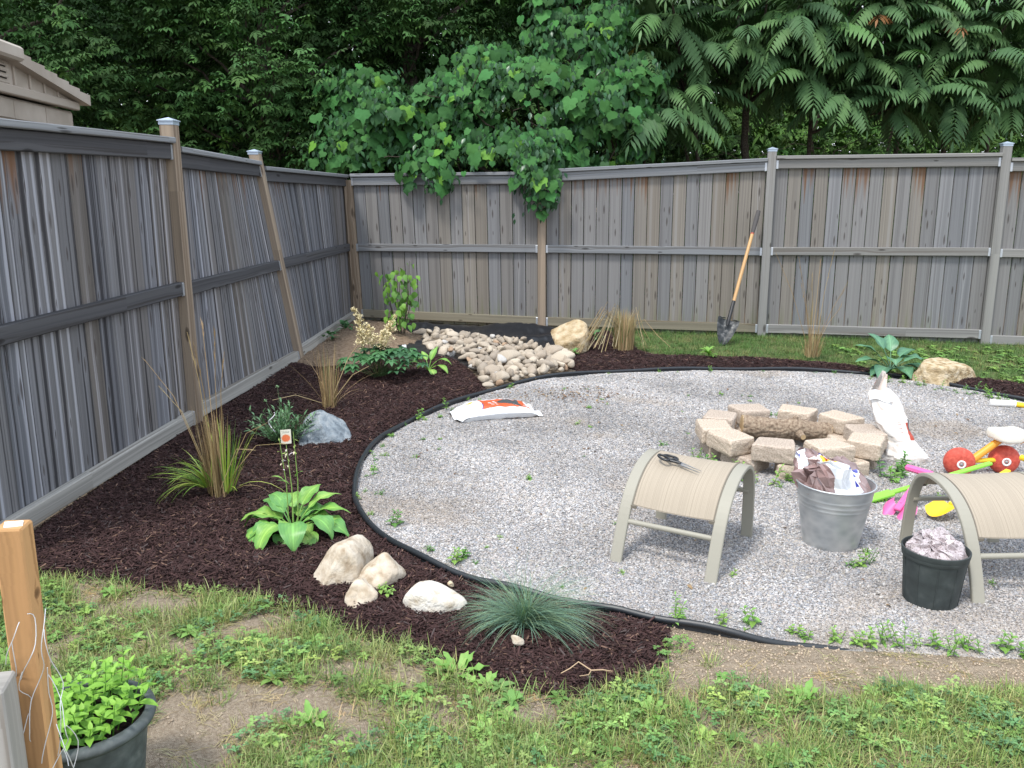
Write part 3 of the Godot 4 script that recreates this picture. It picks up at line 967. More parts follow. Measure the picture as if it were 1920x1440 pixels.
# ---------------------------------------------------------------- trees beyond the fence
func spray_mesh(sd: int, leaves: int, L: float) -> ArrayMesh:       # a twig end with pointed compound leaves
	rng.seed = sd
	var mb := MB.new()
	for k in leaves:
		var yaw := rr(-2.4, 2.4)
		var base := aim(Vector3(rr(-0.05, 0.05), rr(-0.06, 0.06), rr(-0.06, 0.06)), Vector3(sin(yaw), rr(-0.5, 0.35), cos(yaw)), Vector3(rr(-0.4, 0.4), 1, rr(-0.4, 0.4)))
		var f := rr(0.75, 1.2)
		mb.col = Color(f, f * rr(0.95, 1.05), f)
		mb.leaf(base * aim(Vector3(0, 0, L * 1.0), Vector3(0, -0.3, 1)), L * rr(1.0, 1.3), L * 0.52, 2, 0.5, 0.2, 0.7)
		for s in [-1, 1]:
			mb.leaf(base * aim(Vector3(0, 0, L * 0.95), Vector3(s * 0.95, -0.35, 0.55)), L * rr(0.8, 1.05), L * 0.4, 2, 0.5, 0.2, 0.7)
			mb.leaf(base * aim(Vector3(0, 0, L * 0.5), Vector3(s * 1.1, -0.35, 0.25)), L * rr(0.7, 0.95), L * 0.36, 2, 0.5, 0.2, 0.7)
	mb.col = Color(1, 1, 1)
	return mb.mesh(true)

func branch(mb: MB, a: Vector3, b: Vector3, ra: float, rb: float, bend := 0.08, sides := 6) -> void:
	var pts := []
	var rad := []
	var L := (b - a).length()
	for i in 6:
		var t := i / 5.0
		var o := Vector3(rr(-1, 1), rr(-0.3, 0.3), rr(-1, 1)) * L * bend * (0.0 if i == 0 or i == 5 else 0.5)
		pts.append(a.lerp(b, t) + o)
		rad.append(lerpf(ra, rb, t))
	mb.tube(pts, rad, sides)

func leaf_color(base: Color, lo := 0.6, hi := 1.5) -> Color:
	var f := rr(lo, hi)
	return Color(base.r * f * rr(0.9, 1.15), base.g * f, base.b * f * rr(0.85, 1.1))

func broad_tree(label: String, at_: Vector3, high: float, crown: Vector3, mid: float, clusters: int, per: int, base: Color, shapes: Array, leaf_m: Material) -> void:
	var root := thing("leafy_tree", label, "tree", at_, 0.0, "broadleaf trees behind the left fence")
	var mb := MB.new()
	var top := Vector3(rr(-0.4, 0.4), high * 0.72, rr(-0.3, 0.3))
	branch(mb, Vector3(0, -0.1, 0), Vector3(rr(-0.1, 0.1), 1.6, 0), 0.13, 0.1, 0.03, 8)
	branch(mb, Vector3(0, 1.55, 0), top, 0.1, 0.03, 0.06, 7)
	part("trunk", mb.mesh(), M.trunk, root)
	mb = MB.new()
	var centres := []
	while centres.size() < clusters:
		var d := Vector3(rr(-1, 1), rr(-1, 1), rr(-1, 1))
		if d.length() > 1.0 or d.length() < 0.3: continue
		centres.append(Vector3(0, mid, 0) + d * crown)
	for c in centres:
		if c.y > 1.0: branch(mb, Vector3(0, clampf(c.y * 0.75, 0.8, high * 0.7), 0), c, 0.03, 0.008, 0.12, 4)
	part("limbs", mb.mesh(), M.trunk, root)
	var front := []
	var xs := [[], [], []]
	var cs := [[], [], []]
	for c in centres:
		var tint := rr(0.6, 1.5)
		for k in per:
			var o := Vector3(rng.randfn(0, 0.3), rng.randfn(0, 0.22), rng.randfn(0, 0.3))
			var q: Vector3 = c + o
			var out := Vector3(q.x - rr(-0.5, 0.5), rr(-0.3, 0.3), q.z - rr(-0.5, 0.5) + 0.3)
			var x := aim(q, out, Vector3(rr(-0.3, 0.3), 1, rr(-0.3, 0.3)), rr(0.75, 1.3))
			var v := rng.randi() % 3
			if k == 0 and at_.z + q.z > -12.4 and q.y < 4.4 and front.size() < 40: front.append([x, v])
			xs[v].append(x)
			cs[v].append(leaf_color(base, 0.55 * tint, 1.25 * tint))
	for v in 3: many("foliage", shapes[v], leaf_m, xs[v], cs[v], root)
	for f in front: part("leaf_spray", shapes[f[1]], M.tree_front, root, f[0])

func woods() -> void:
	rng.seed = 901
	M.tree = foliage(Color(1, 1, 1), 0.25, 0.75)
	M.tree.metallic_specular = 0.3
	M.tree.backlight = Color(0.25, 0.3, 0.12)
	M.tree_front = foliage(Color(0.05, 0.122, 0.034), 0.28, 0.7)
	var shapes := []
	for k in 3: shapes.append(spray_mesh(910 + k, 4, 0.085))
	rng.seed = 920
	var g := Color(0.044, 0.108, 0.03)
	broad_tree("dark leafy tree behind the fence post nearest the shed", Vector3(-3.3, 0, -11.9), 6.5, Vector3(1.7, 2.7, 1.2), 3.4, 44, 60, g, shapes, M.tree)
	broad_tree("dark green leafy tree standing right behind the beige shed", Vector3(-6.6, 0, -11.2), 6.8, Vector3(2.1, 2.9, 1.4), 3.5, 46, 60, g, shapes, M.tree)
	broad_tree("leafy tree behind the back corner, left of the vines", Vector3(-1.5, 0, -12.6), 7.0, Vector3(1.8, 2.8, 1.1), 3.6, 40, 60, g, shapes, M.tree)
	broad_tree("shaded tree deeper in the woods between the shed and corner trees", Vector3(-5.0, 0, -14.2), 7.5, Vector3(2.4, 3.2, 1.3), 3.8, 46, 60, g, shapes, M.tree)
	broad_tree("dark tree standing behind the vine-covered bush", Vector3(1.0, 0, -13.4), 7.5, Vector3(2.0, 3.0, 1.2), 4.0, 42, 60, g, shapes, M.tree)
	# deep woods, one mass
	rng.seed = 930
	var xs := []
	var cs := []
	while xs.size() < 14000:
		var x := rr(-17, 19)
		var z := rr(-23.0, -16.5)
		var y := 8.5 * pow(rng.randf(), 0.9)
		if x > 1.5 and z > -18.0 and y > 3.2: continue
		xs.append(aim(Vector3(x, y, z), Vector3(rr(-1, 1), rr(-0.6, 0.4), rr(0.0, 1)), Vector3.UP, rr(1.6, 3.2)))
		cs.append(leaf_color(Color(0.05, 0.115, 0.027), 0.5, 1.4))
	many("woods", shapes[0], M.tree, xs, cs, self, "dense dark woods filling the view beyond the fences", "woods")
	xs = []
	cs = []
	for i in 5200:     # the closed back of the woods
		xs.append(aim(Vector3(rr(-24, 26), 13.0 * rng.randf(), rr(-31, -25)), Vector3(rr(-1, 1), rr(-0.6, 0.4), rr(0.2, 1)), Vector3.UP, rr(4.0, 6.0)))
		cs.append(leaf_color(Color(0.05, 0.11, 0.028), 0.5, 1.4))
	many("woods", shapes[2], M.tree, xs, cs, self, "farthest dark foliage closing the view behind the woods", "woods")
	xs = []
	cs = []
	for i in 4600:
		var x := rr(-9, 9.5)
		var lightish := x > 1.8
		var z := rr(-15.5, -11.2) if not lightish else rr(-17.5, -12.5)
		xs.append(aim(Vector3(x, 0.1 + (3.6 if lightish else 2.5) * pow(rng.randf(), 1.2), z), Vector3(rr(-1, 1), rr(-0.4, 0.4), rr(0, 1)), Vector3.UP, rr(0.7, 1.4)))
		cs.append(leaf_color(Color(0.066, 0.145, 0.03), 0.5, 1.5))
	many("undergrowth", shapes[1], M.tree, xs, cs, self, "leafy undergrowth seen between the trunks behind the back fence", "undergrowth")

# ---------------------------------------------------------------- sumacs with long feathered leaves, right of the vines
func frond_mesh(sd: int, L: float) -> ArrayMesh:
	rng.seed = sd
	var mb := MB.new()
	var n := 11
	var q := Vector3.ZERO
	var a := 0.2
	var pts := []
	for i in n + 3:
		pts.append(q)
		q += Vector3(0, sin(a), cos(a)) * L / (n + 2)
		a -= 0.95 / (n + 2)
	mb.col = Color(0.9, 0.8, 0.7)
	mb.tube(pts, [0.004, 0.003, 0.002], 3, false)
	for i in range(2, n + 2):
		var t := float(i - 2) / n
		var ll := L * 0.25 * (0.65 + 0.6 * sin(PI * clampf(t * 0.9 + 0.12, 0, 1)))
		var f := rr(0.85, 1.15)
		mb.col = Color(f, f, f)
		var fw: Vector3 = (pts[i + 1] - pts[i]).normalized()
		for s in [-1, 1]:
			var d := (Vector3(s, 0, 0) * 0.85 + fw * 0.6 + Vector3(0, -0.35 + rr(-0.12, 0.12), 0)).normalized()
			mb.leaf(aim(pts[i], d, Vector3(-s * 0.15, 1, 0)), ll, ll * 0.25, 3, 0.55, 0.25, 0.62)
	mb.leaf(aim(pts[n + 2], Vector3(0, -0.8, 0.7)), L * 0.2, L * 0.045, 3, 0.5, 0.2, 0.62)
	return mb.mesh(true)

func sumacs() -> void:
	var fr := []
	for k in 3: fr.append(frond_mesh(950 + k, [0.72, 0.84, 0.64][k]))
	var mats := [foliage(Color(0.064, 0.142, 0.048), 0.24, 0.65), foliage(Color(0.086, 0.176, 0.057), 0.26, 0.65), foliage(Color(0.052, 0.12, 0.043), 0.22, 0.65)]
	var dull := foliage(Color(1, 1, 1), 0.2)
	dull.backlight = Color(0.2, 0.28, 0.12)
	var yellow := foliage(Color(0.4, 0.36, 0.06), 0.4)
	var brown := foliage(Color(0.2, 0.09, 0.03), 0.1)
	rng.seed = 960
	# trunk foot, fork, whorls in view
	var trees := [
		[Vector3(3.36, 0, -12.0), Vector3(3.05, 2.7, -11.8), [Vector3(2.74, 3.4, -10.9), Vector3(3.13, 3.3, -11.0), Vector3(3.4, 3.75, -11.0), Vector3(2.3, 3.25, -11.1), Vector3(3.0, 4.2, -10.8), Vector3(2.6, 4.6, -11.6), Vector3(3.4, 3.0, -11.5), Vector3(3.5, 2.95, -10.9), Vector3(3.3, 3.5, -10.7)], "sumac with the thickest pale trunk beside the fence post with the shovel"],
		[Vector3(4.1, 0, -12.2), Vector3(3.95, 2.6, -11.9), [Vector3(3.95, 2.72, -10.75), Vector3(4.16, 3.15, -10.9), Vector3(3.74, 3.6, -11.0), Vector3(4.45, 2.95, -11.1), Vector3(4.1, 4.1, -10.8), Vector3(3.8, 2.95, -11.3), Vector3(4.5, 4.5, -11.4), Vector3(4.62, 2.6, -10.9), Vector3(4.3, 3.7, -10.8)], "sumac whose low leaves hang over the middle of the right fence panel"],
		[Vector3(2.95, 0, -11.8), Vector3(2.35, 2.4, -11.6), [Vector3(1.75, 2.5, -10.6), Vector3(1.5, 3.2, -10.9), Vector3(1.95, 3.6, -11.1), Vector3(1.75, 4.1, -10.9), Vector3(2.1, 2.95, -11.5), Vector3(2.2, 2.75, -11.0)], "leaning sumac reaching left towards the vines"],
		[Vector3(5.35, 0, -12.0), Vector3(5.1, 2.6, -11.8), [Vector3(4.85, 2.75, -10.7), Vector3(4.65, 3.1, -10.9), Vector3(4.4, 3.5, -10.9), Vector3(5.15, 3.4, -10.9), Vector3(4.9, 3.9, -10.9), Vector3(5.2, 2.9, -11.3), Vector3(4.9, 4.6, -11.3), Vector3(5.3, 2.72, -10.8)], "sumac with two slim trunks left of the tall right post"],
		[Vector3(6.1, 0, -11.8), Vector3(5.6, 2.7, -11.6), [Vector3(5.6, 3.1, -10.7), Vector3(5.85, 3.6, -10.8), Vector3(5.45, 3.65, -11.0), Vector3(6.1, 3.0, -11.0), Vector3(5.9, 4.2, -11.0), Vector3(6.3, 2.75, -10.6), Vector3(5.95, 2.65, -10.8)], "sumac with a curved dark trunk nearest the tall right post"],
		[Vector3(6.9, 0, -12.6), Vector3(6.6, 2.7, -12.4), [Vector3(6.5, 3.2, -11.2), Vector3(6.9, 3.6, -11.4), Vector3(6.5, 4.1, -11.2), Vector3(7.0, 2.9, -11.6)], "rightmost sumac with a straight dark trunk"]]
	var hung := 0
	for t in trees:
		var root := thing("sumac_tree", t[3], "tree", t[0], 0.0, "sumac trees behind the back fence")
		var mb := MB.new()
		var fork: Vector3 = t[1] - t[0]
		var thick: float = 0.062 if hung == 0 else rr(0.034, 0.045)
		branch(mb, Vector3(0, -0.1, 0), fork, thick, thick * 0.72, 0.05, 8)
		part("trunk", mb.mesh(), M.trunk, root)
		var xs := [[], [], []]
		var cs := [[], [], []]
		for w in t[2]:
			var tip: Vector3 = w - t[0]
			mb = MB.new()
			branch(mb, fork if tip.y > fork.y else Vector3(fork.x * 0.8, tip.y - 0.25, fork.z * 0.8), tip, 0.022, 0.012, 0.08, 5)
			part("limb", mb.mesh(), M.trunk, root)
			var n := 10
			for k in n:
				var yaw := (k - 4.5) * 0.56 + rr(-0.25, 0.25)
				var x := aim(tip + Vector3(0, rr(-0.06, 0.08), 0), Vector3(sin(yaw), rr(-0.75, 0.3), cos(yaw)), Vector3.UP, rr(0.8, 1.15))
				if w.y < 3.9:
					var m: Material = mats[rng.randi() % 3]
					if hung == 2 and w.y > 3.1 and w.y < 3.3 and k < 2: m = yellow
					if hung == 3 and w.y > 3.3 and k == 4: m = brown
					part("frond", fr[rng.randi() % 3], m, root, x)
				else:
					var v := rng.randi() % 3
					xs[v].append(x)
					cs[v].append(leaf_color(Color(0.064, 0.142, 0.048)))
			# older leaves inside and above, too tangled to pick apart
			for k in 11:
				var v := rng.randi() % 3
				var yaw := rr(0, TAU)
				xs[v].append(aim(tip + Vector3(rr(-0.5, 0.5), rr(0.0, 0.7), rr(-0.9, -0.1)), Vector3(sin(yaw), rr(-0.2, 0.2), cos(yaw)), Vector3.UP, rr(0.8, 1.15)))
				cs[v].append(leaf_color(Color(0.064, 0.142, 0.048)))
		for v in 3:
			if xs[v].size(): many("foliage", fr[v], dull, xs[v], cs[v], root)
		hung += 1
	# bare thin stems in the thicket
	for s in [[Vector3(2.6, 0, -12.6), Vector3(2.2, 3.4, -12.3), "thin dark sapling leaning left between the vines and sumacs"], [Vector3(4.7, 0, -13.4), Vector3(4.55, 4.0, -13.2), "thin dark sapling between the two middle sumacs"], [Vector3(5.75, 0, -13.6), Vector3(5.9, 3.8, -13.4), "thin pale sapling behind the sumac with slim trunks"], [Vector3(3.7, 0, -13.8), Vector3(3.3, 4.2, -13.6), "crooked sapling deep behind the thick pale sumac trunk"]]:
		var root := thing("sapling", s[2], "tree", s[0], 0.0, "bare saplings behind the back fence")
		var mb := MB.new()
		var e: Vector3 = s[1] - s[0]
		branch(mb, Vector3(0, -0.1, 0), e, 0.035, 0.018, 0.07, 6)
		part("trunk", mb.mesh(), M.trunk, root)
		for k in 7:
			mb = MB.new()
			var h := rr(0.45, 0.95)
			var q := e * h
			branch(mb, q, q + Vector3(rr(-0.9, 0.9), rr(0.1, 0.6), rr(-0.3, 0.5)), 0.011, 0.004, 0.15, 4)
			part("limb", mb.mesh(), M.trunk, root)

# ---------------------------------------------------------------- grape vines over a glossy bush, hanging over the fence
func vine_leaf(sd: int) -> ArrayMesh:
	rng.seed = sd
	var mb := MB.new()
	var c := mb.p(Vector3(0, 0.03, 0.42), Vector2(0.5, 0.4))
	# a broad heart with three points; stalk at the origin, tip along +z
	var cup := rr(-0.4, 0.12)
	var out := [[0.0, 0.06], [0.2, -0.08], [0.42, 0.0], [0.52, 0.2], [0.47, 0.33], [0.56, 0.5], [0.4, 0.58], [0.34, 0.7], [0.18, 0.78], [0.0, 1.0]]
	var ring := []
	for o in out: ring.append(Vector3(o[0] * rr(0.92, 1.08), rr(-0.06, 0.04) + cup * absf(o[0]), o[1]))
	for i in range(out.size() - 2, 0, -1): ring.append(Vector3(-out[i][0] * rr(0.92, 1.08), rr(-0.06, 0.04) + cup * absf(out[i][0]), out[i][1]))
	ring[9].y = rr(-0.35, -0.08)
	var ids := []
	for q in ring: ids.append(mb.p(q, Vector2(0.5 + q.x * 0.9, q.z)))
	for i in ids.size(): mb.tri(c, ids[(i + 1) % ids.size()], ids[i])
	return mb.mesh(true)

func hanging(q: Vector3, out: Vector3, s: float) -> Transform3D:     # a leaf facing outwards, tip down
	var up := out.normalized()
	var tip := (Vector3.DOWN * 0.9 + up * 0.35 + Vector3(rr(-0.5, 0.5), 0, rr(-0.3, 0.3)))
	return aim(q, tip, up, s)

func vines() -> void:
	rng.seed = 1001
	var blobs := [[Vector3(0.2, 2.45, -10.6), Vector3(1.15, 0.6, 0.7)], [Vector3(-1.0, 2.3, -10.7), Vector3(0.75, 0.42, 0.5)], [Vector3(1.1, 2.35, -10.45), Vector3(0.62, 0.62, 0.55)], [Vector3(0.75, 3.2, -10.7), Vector3(0.5, 0.35, 0.4)], [Vector3(0.1, 1.95, -9.95), Vector3(0.85, 0.3, 0.3)], [Vector3(0.3, 1.72, -9.62), Vector3(0.26, 0.38, 0.13)], [Vector3(-1.0, 1.75, -9.95), Vector3(0.28, 0.27, 0.12)], [Vector3(-1.9, 2.05, -10.75), Vector3(0.5, 0.45, 0.4)], [Vector3(-0.35, 3.0, -10.8), Vector3(0.42, 0.28, 0.35)], [Vector3(0.1, 2.85, -10.5), Vector3(0.5, 0.22, 0.3)], [Vector3(-1.45, 2.5, -10.4), Vector3(0.35, 0.15, 0.2)], [Vector3(0.4, 3.75, -10.9), Vector3(0.3, 0.5, 0.3)], [Vector3(1.1, 3.5, -11.0), Vector3(0.35, 0.3, 0.3)], [Vector3(-1.9, 2.75, -11.0), Vector3(0.5, 0.25, 0.3)], [Vector3(1.35, 2.85, -10.5), Vector3(0.35, 0.25, 0.3)], [Vector3(-0.75, 2.75, -10.5), Vector3(0.4, 0.18, 0.25)]]
	var holes := noise(1005, 0.02, FastNoiseLite.TYPE_SIMPLEX_SMOOTH, 2)
	var root := thing("grape_vine", "wild grape vine with broad light green leaves draped over the back fence", "vine")
	var bush := thing("glossy_bush", "bush with small dark glossy leaves tangled under the grape vine", "bush")
	var big := []
	for k in 5: big.append(vine_leaf(1010 + k))
	var sm := []
	for k in 2:
		var mb := MB.new()
		mb.leaf(Transform3D.IDENTITY, 1.0, 0.52, 3, 0.4 + 0.3 * k, 0.2, 0.7)
		sm.append(mb.mesh(true))
	rng.seed = 1020
	var mats := [foliage(Color(0.036, 0.115, 0.03), 0.22, 0.65), foliage(Color(0.05, 0.15, 0.036), 0.25, 0.65), foliage(Color(0.13, 0.3, 0.045), 0.38, 0.6), foliage(Color(0.028, 0.085, 0.028), 0.18, 0.6)]
	for m in mats: m.metallic_specular = 0.3
	var mass := foliage(Color(1, 1, 1), 0.25, 0.7)
	mass.metallic_specular = 0.25
	mass.backlight = Color(0.22, 0.3, 0.12)
	var gloss := foliage(Color(0.03, 0.08, 0.036), 0.15, 0.36)
	var gloss2 := foliage(Color(0.05, 0.115, 0.058), 0.15, 0.34)
	var mb := MB.new()
	for i in blobs.size():
		branch(mb, Vector3(0.2 + 0.1 * i, 1.0, -10.8), blobs[i][0], 0.02, 0.008, 0.2, 5)
	for k in 14:
		var q := Vector3(rr(-1.6, 1.5), rr(1.9, 3.0), rr(-10.4, -10.0))
		branch(mb, q, q + Vector3(rr(-0.6, 0.6), rr(-0.3, 0.3), rr(0, 0.3)), 0.006, 0.003, 0.2, 4)
	part("stems", mb.mesh(), M.twig, root)
	var px := [[], [], []]
	var pc := [[], [], []]
	var sx := [[], []]
	var sc := [[], []]
	var cand := []
	for i in blobs.size():
		var c: Vector3 = blobs[i][0]
		var r: Vector3 = blobs[i][1]
		var count := int(900.0 * (r.x * r.y + r.y * r.z + r.x * r.z)) + 60
		for k in count:
			var d := Vector3(rng.randfn(0, 1), rng.randfn(0, 1), rng.randfn(0, 1)).normalized()
			if d.z < -0.45 and d.y < 0.6: continue
			var q := c + d * r * (rr(0.6, 1.12) + (0.25 if rng.randf() < 0.08 else 0.0))
			if i < 5 and holes.get_noise_3d(q.x * 90, q.y * 130, q.z * 90) < -0.12 + 0.5 * (rng.randf() - 0.5): continue
			q += Vector3(sin(q.y * 9.0) * 0.05, 0, sin(q.x * 7.0) * 0.08)
			# keep off the fence boards
			var fz := -9.69 + (q.x - 0.34) * 0.11 + (0.0 if q.x > 0.34 else (q.x - 0.34) * 0.13)
			if q.y < 1.86 and q.z < fz + 0.09: continue
			var out := d * 0.7 + Vector3(rr(-0.5, 0.5), rr(0.1, 0.9), rr(0.0, 0.9))
			if rng.randf() < (0.62 if i != 3 and i != 5 else 0.35):
				var s := lerpf(0.055, 0.19, pow(rng.randf(), 1.3))
				var x := hanging(q, out, s)
				if k % 3 == 0 and d.z > -0.1: cand.append([x, s, q.z])
				else:
					var v := rng.randi() % 3
					px[v].append(x)
					pc[v].append(leaf_color(Color(0.042, 0.128, 0.036), 0.55, 1.5))
			else:
				for e in 3:
					var v := rng.randi() % 2
					sx[v].append(hanging(q + Vector3(rr(-0.09, 0.09), rr(-0.09, 0.09), rr(-0.06, 0.06)), out + Vector3(rr(-0.4, 0.4), 0, rr(-0.3, 0.3)), rr(0.055, 0.095)))
					sc[v].append(leaf_color(Color(0.03, 0.078, 0.034), 0.5, 1.6))
	cand.sort_custom(func(a, b): return a[1] + a[2] * 0.05 > b[1] + b[2] * 0.05)
	for i in cand.size():
		if i < 290:
			var u := rng.randf()
			part("leaf", big[i % 5], mats[0] if u < 0.36 else mats[1] if u < 0.68 else mats[3] if u < 0.82 else mats[2], root, cand[i][0])
		else:
			px[i % 3].append(cand[i][0])
			pc[i % 3].append(leaf_color(Color(0.042, 0.128, 0.036), 0.55, 1.5))
	for v in 3: many("leaf_mass", big[v], mass, px[v], pc[v], root)
	# the bush's nearest leaves singly, the rest as one mass
	var order := range(sx[0].size())
	var near := 0
	var rx := []
	var rc := []
	for i in order:
		if near < 280 and i % 3 == 0 and sx[0][i].origin.z > -10.35:
			part("leaf", sm[0], gloss if rng.randf() < 0.6 else gloss2, bush, sx[0][i])
			near += 1
		else:
			rx.append(sx[0][i])
			rc.append(sc[0][i])
	many("leaf_mass", sm[0], mass, rx, rc, bush)
	many("leaf_mass", sm[1], mass, sx[1], sc[1], bush)
	mb = MB.new()
	for k in 9:
		branch(mb, Vector3(rr(-0.4, 0.9), -0.1, -11.0), Vector3(rr(-0.9, 1.4), rr(2.0, 3.0), rr(-10.9, -10.4)), 0.025, 0.008, 0.1, 5)
	part("stems", mb.mesh(), M.twig, bush)

# ---------------------------------------------------------------- stones
func rock(sd: int, dims: Vector3, n: int, planes: Array, p: float, amp: float, freq: float, lean := Vector3.ZERO) -> ArrayMesh:
	rng.seed = sd
	var ns := []
	for k in 13:
		ns.append([Vector3(rng.randfn(0, 1), rng.randfn(0, 1), rng.randfn(0, 1)).normalized(), rr(0.78, 1.0)])
	for q in planes: ns.append([(q[0] as Vector3).normalized(), q[1]])
	var nz := noise(sd, freq, FastNoiseLite.TYPE_SIMPLEX_SMOOTH, 4)
	var mb := MB.new()
	var id := {}
	for ax in 3:
		for sg in [-1, 1]:
			for j in n:
				for i in n:
					var c := []
					for e in [[i, j], [i + 1, j], [i + 1, j + 1], [i, j + 1]]:
						var w := Vector3.ZERO
						w[ax] = sg
						w[(ax + 1) % 3] = tan((e[0] * 2.0 / n - 1.0) * PI / 4)
						w[(ax + 2) % 3] = tan((e[1] * 2.0 / n - 1.0) * PI / 4)
						var key := Vector3i((w * 1000.0).round())
						if not id.has(key):
							var d := w.normalized()
							var s := 0.0
							for q in ns:
								var t: float = d.dot(q[0])
								if t > 0.0: s += pow(t / q[1], p)
							var r := pow(s, -1.0 / p) * (1.0 + amp * nz.get_noise_3d(d.x * 100, d.y * 100, d.z * 100))
							var v := d * r * dims
							v += lean * v.y
							id[key] = mb.p(v, Vector2(d.x, d.y))
						c.append(id[key])
					if sg > 0: mb.quad(c[0], c[1], c[2], c[3])
					else: mb.quad(c[3], c[2], c[1], c[0])
	return mb.mesh()

func boulders() -> void:
	var up := Vector3.UP
	solo("boulder", rock(1101, Vector3(0.2, 0.19, 0.16), 18, [[Vector3(-0.45, 0.85, 0.5), 0.74], [Vector3(0.62, 0.75, 0.25), 0.6], [Vector3(0.3, 0.3, 0.9), 0.78], [Vector3(0, 0.2, 1), 0.85], [Vector3(-0.9, 0.35, 0.1), 0.85]], 14, 0.1, 0.012), M.rock_blue, "blue grey angular boulder on the mulch beside the tagged nursery shrub", "boulder", at(-1.17, 0.02, -5.16, 0.1))
	solo("boulder", rock(1117, Vector3(0.112, 0.165, 0.1), 18, [[Vector3(-0.75, 0.62, 0.3), 0.72], [Vector3(0.1, 1, 0), 0.86], [Vector3(0.85, 0.4, 0.2), 0.82], [Vector3(0.1, 0.5, 0.9), 0.74], [Vector3(0, 0, 1), 0.86]], 20, 0.05, 0.01, Vector3(0.12, 0, 0)), M.rock_pale, "tall peaked cream boulder, biggest of the three clustered beside the large hosta", "boulder", at(-0.685, 0.045, -3.21, 0.1), "pale boulders along the mulch edge")
	solo("boulder", rock(1121, Vector3(0.088, 0.066, 0.07), 14, [[Vector3(0, 1, 0.3), 0.8]], 10, 0.06, 0.01), M.rock_pale, "smooth tilted cream stone leaning against the tall peaked boulder", "boulder", Transform3D(Basis.from_euler(Vector3(0.2, 0.3, 0.45)), Vector3(-0.52, 0.06, -3.18)), "pale boulders along the mulch edge")
	solo("boulder", rock(1131, Vector3(0.068, 0.066, 0.06), 14, [[Vector3(-0.5, 0.6, 0.6), 0.75]], 7, 0.14, 0.016), M.rock_pale, "smallest pitted cream stone in front of the tall peaked boulder", "boulder", at(-0.58, 0.045, -3.05, 0.4), "pale boulders along the mulch edge")
	solo("boulder", rock(1143, Vector3(0.145, 0.095, 0.09), 18, [[Vector3(0.35, 0.93, 0.0), 0.6], [Vector3(-0.75, 0.65, 0.1), 0.92], [Vector3(0, 0.1, 1), 0.8], [Vector3(1, 0, 0), 0.95]], 10, 0.07, 0.01), M.rock_white, "long whitish boulder with a raised left end beside the blue grass", "boulder", at(-0.285, 0.05, -2.98, -0.15), "pale boulders along the mulch edge")
	solo("boulder", rock(1157, Vector3(0.18, 0.22, 0.18), 16, [[Vector3(-0.75, 0.75, 0.5), 0.68], [Vector3(0.9, 0.1, 0.4), 0.8], [Vector3(-0.3, -0.45, 0.85), 0.8], [Vector3(0.5, 0.8, -0.2), 0.86]], 18, 0.06, 0.012), M.rock_sand, "blocky tan sandstone boulder standing beside the river stones", "boulder", Transform3D(Basis.from_euler(Vector3(-0.1, 0.3, -0.2)), Vector3(0.61, 0.13, -8.25)))
	solo("boulder", rock(1163, Vector3(0.31, 0.27, 0.21), 20, [[Vector3(0.05, 1, 0.06), 0.5], [Vector3(0, 0.15, 1), 0.72], [Vector3(0.75, 0.6, 0.1), 0.74], [Vector3(-1, 0.1, 0), 0.84]], 22, 0.08, 0.014), M.rock_sand, "flat tan slab of rock beside the blue-green hosta", "boulder", at(3.72, 0.03, -7.2, 0.45))
	solo("stone", rock(1171, Vector3(0.022, 0.016, 0.02), 6, [], 6, 0.15, 0.02), M.rock_pale, "small tan stone on the mulch in front of the blue grass", "stone", at(0.03, 0.065, -2.68))
	solo("stone", rock(1172, Vector3(0.016, 0.012, 0.014), 6, [], 6, 0.15, 0.02), M.rock_sand, "small brown stone behind the long whitish boulder", "stone", at(-0.235, 0.062, -3.12))

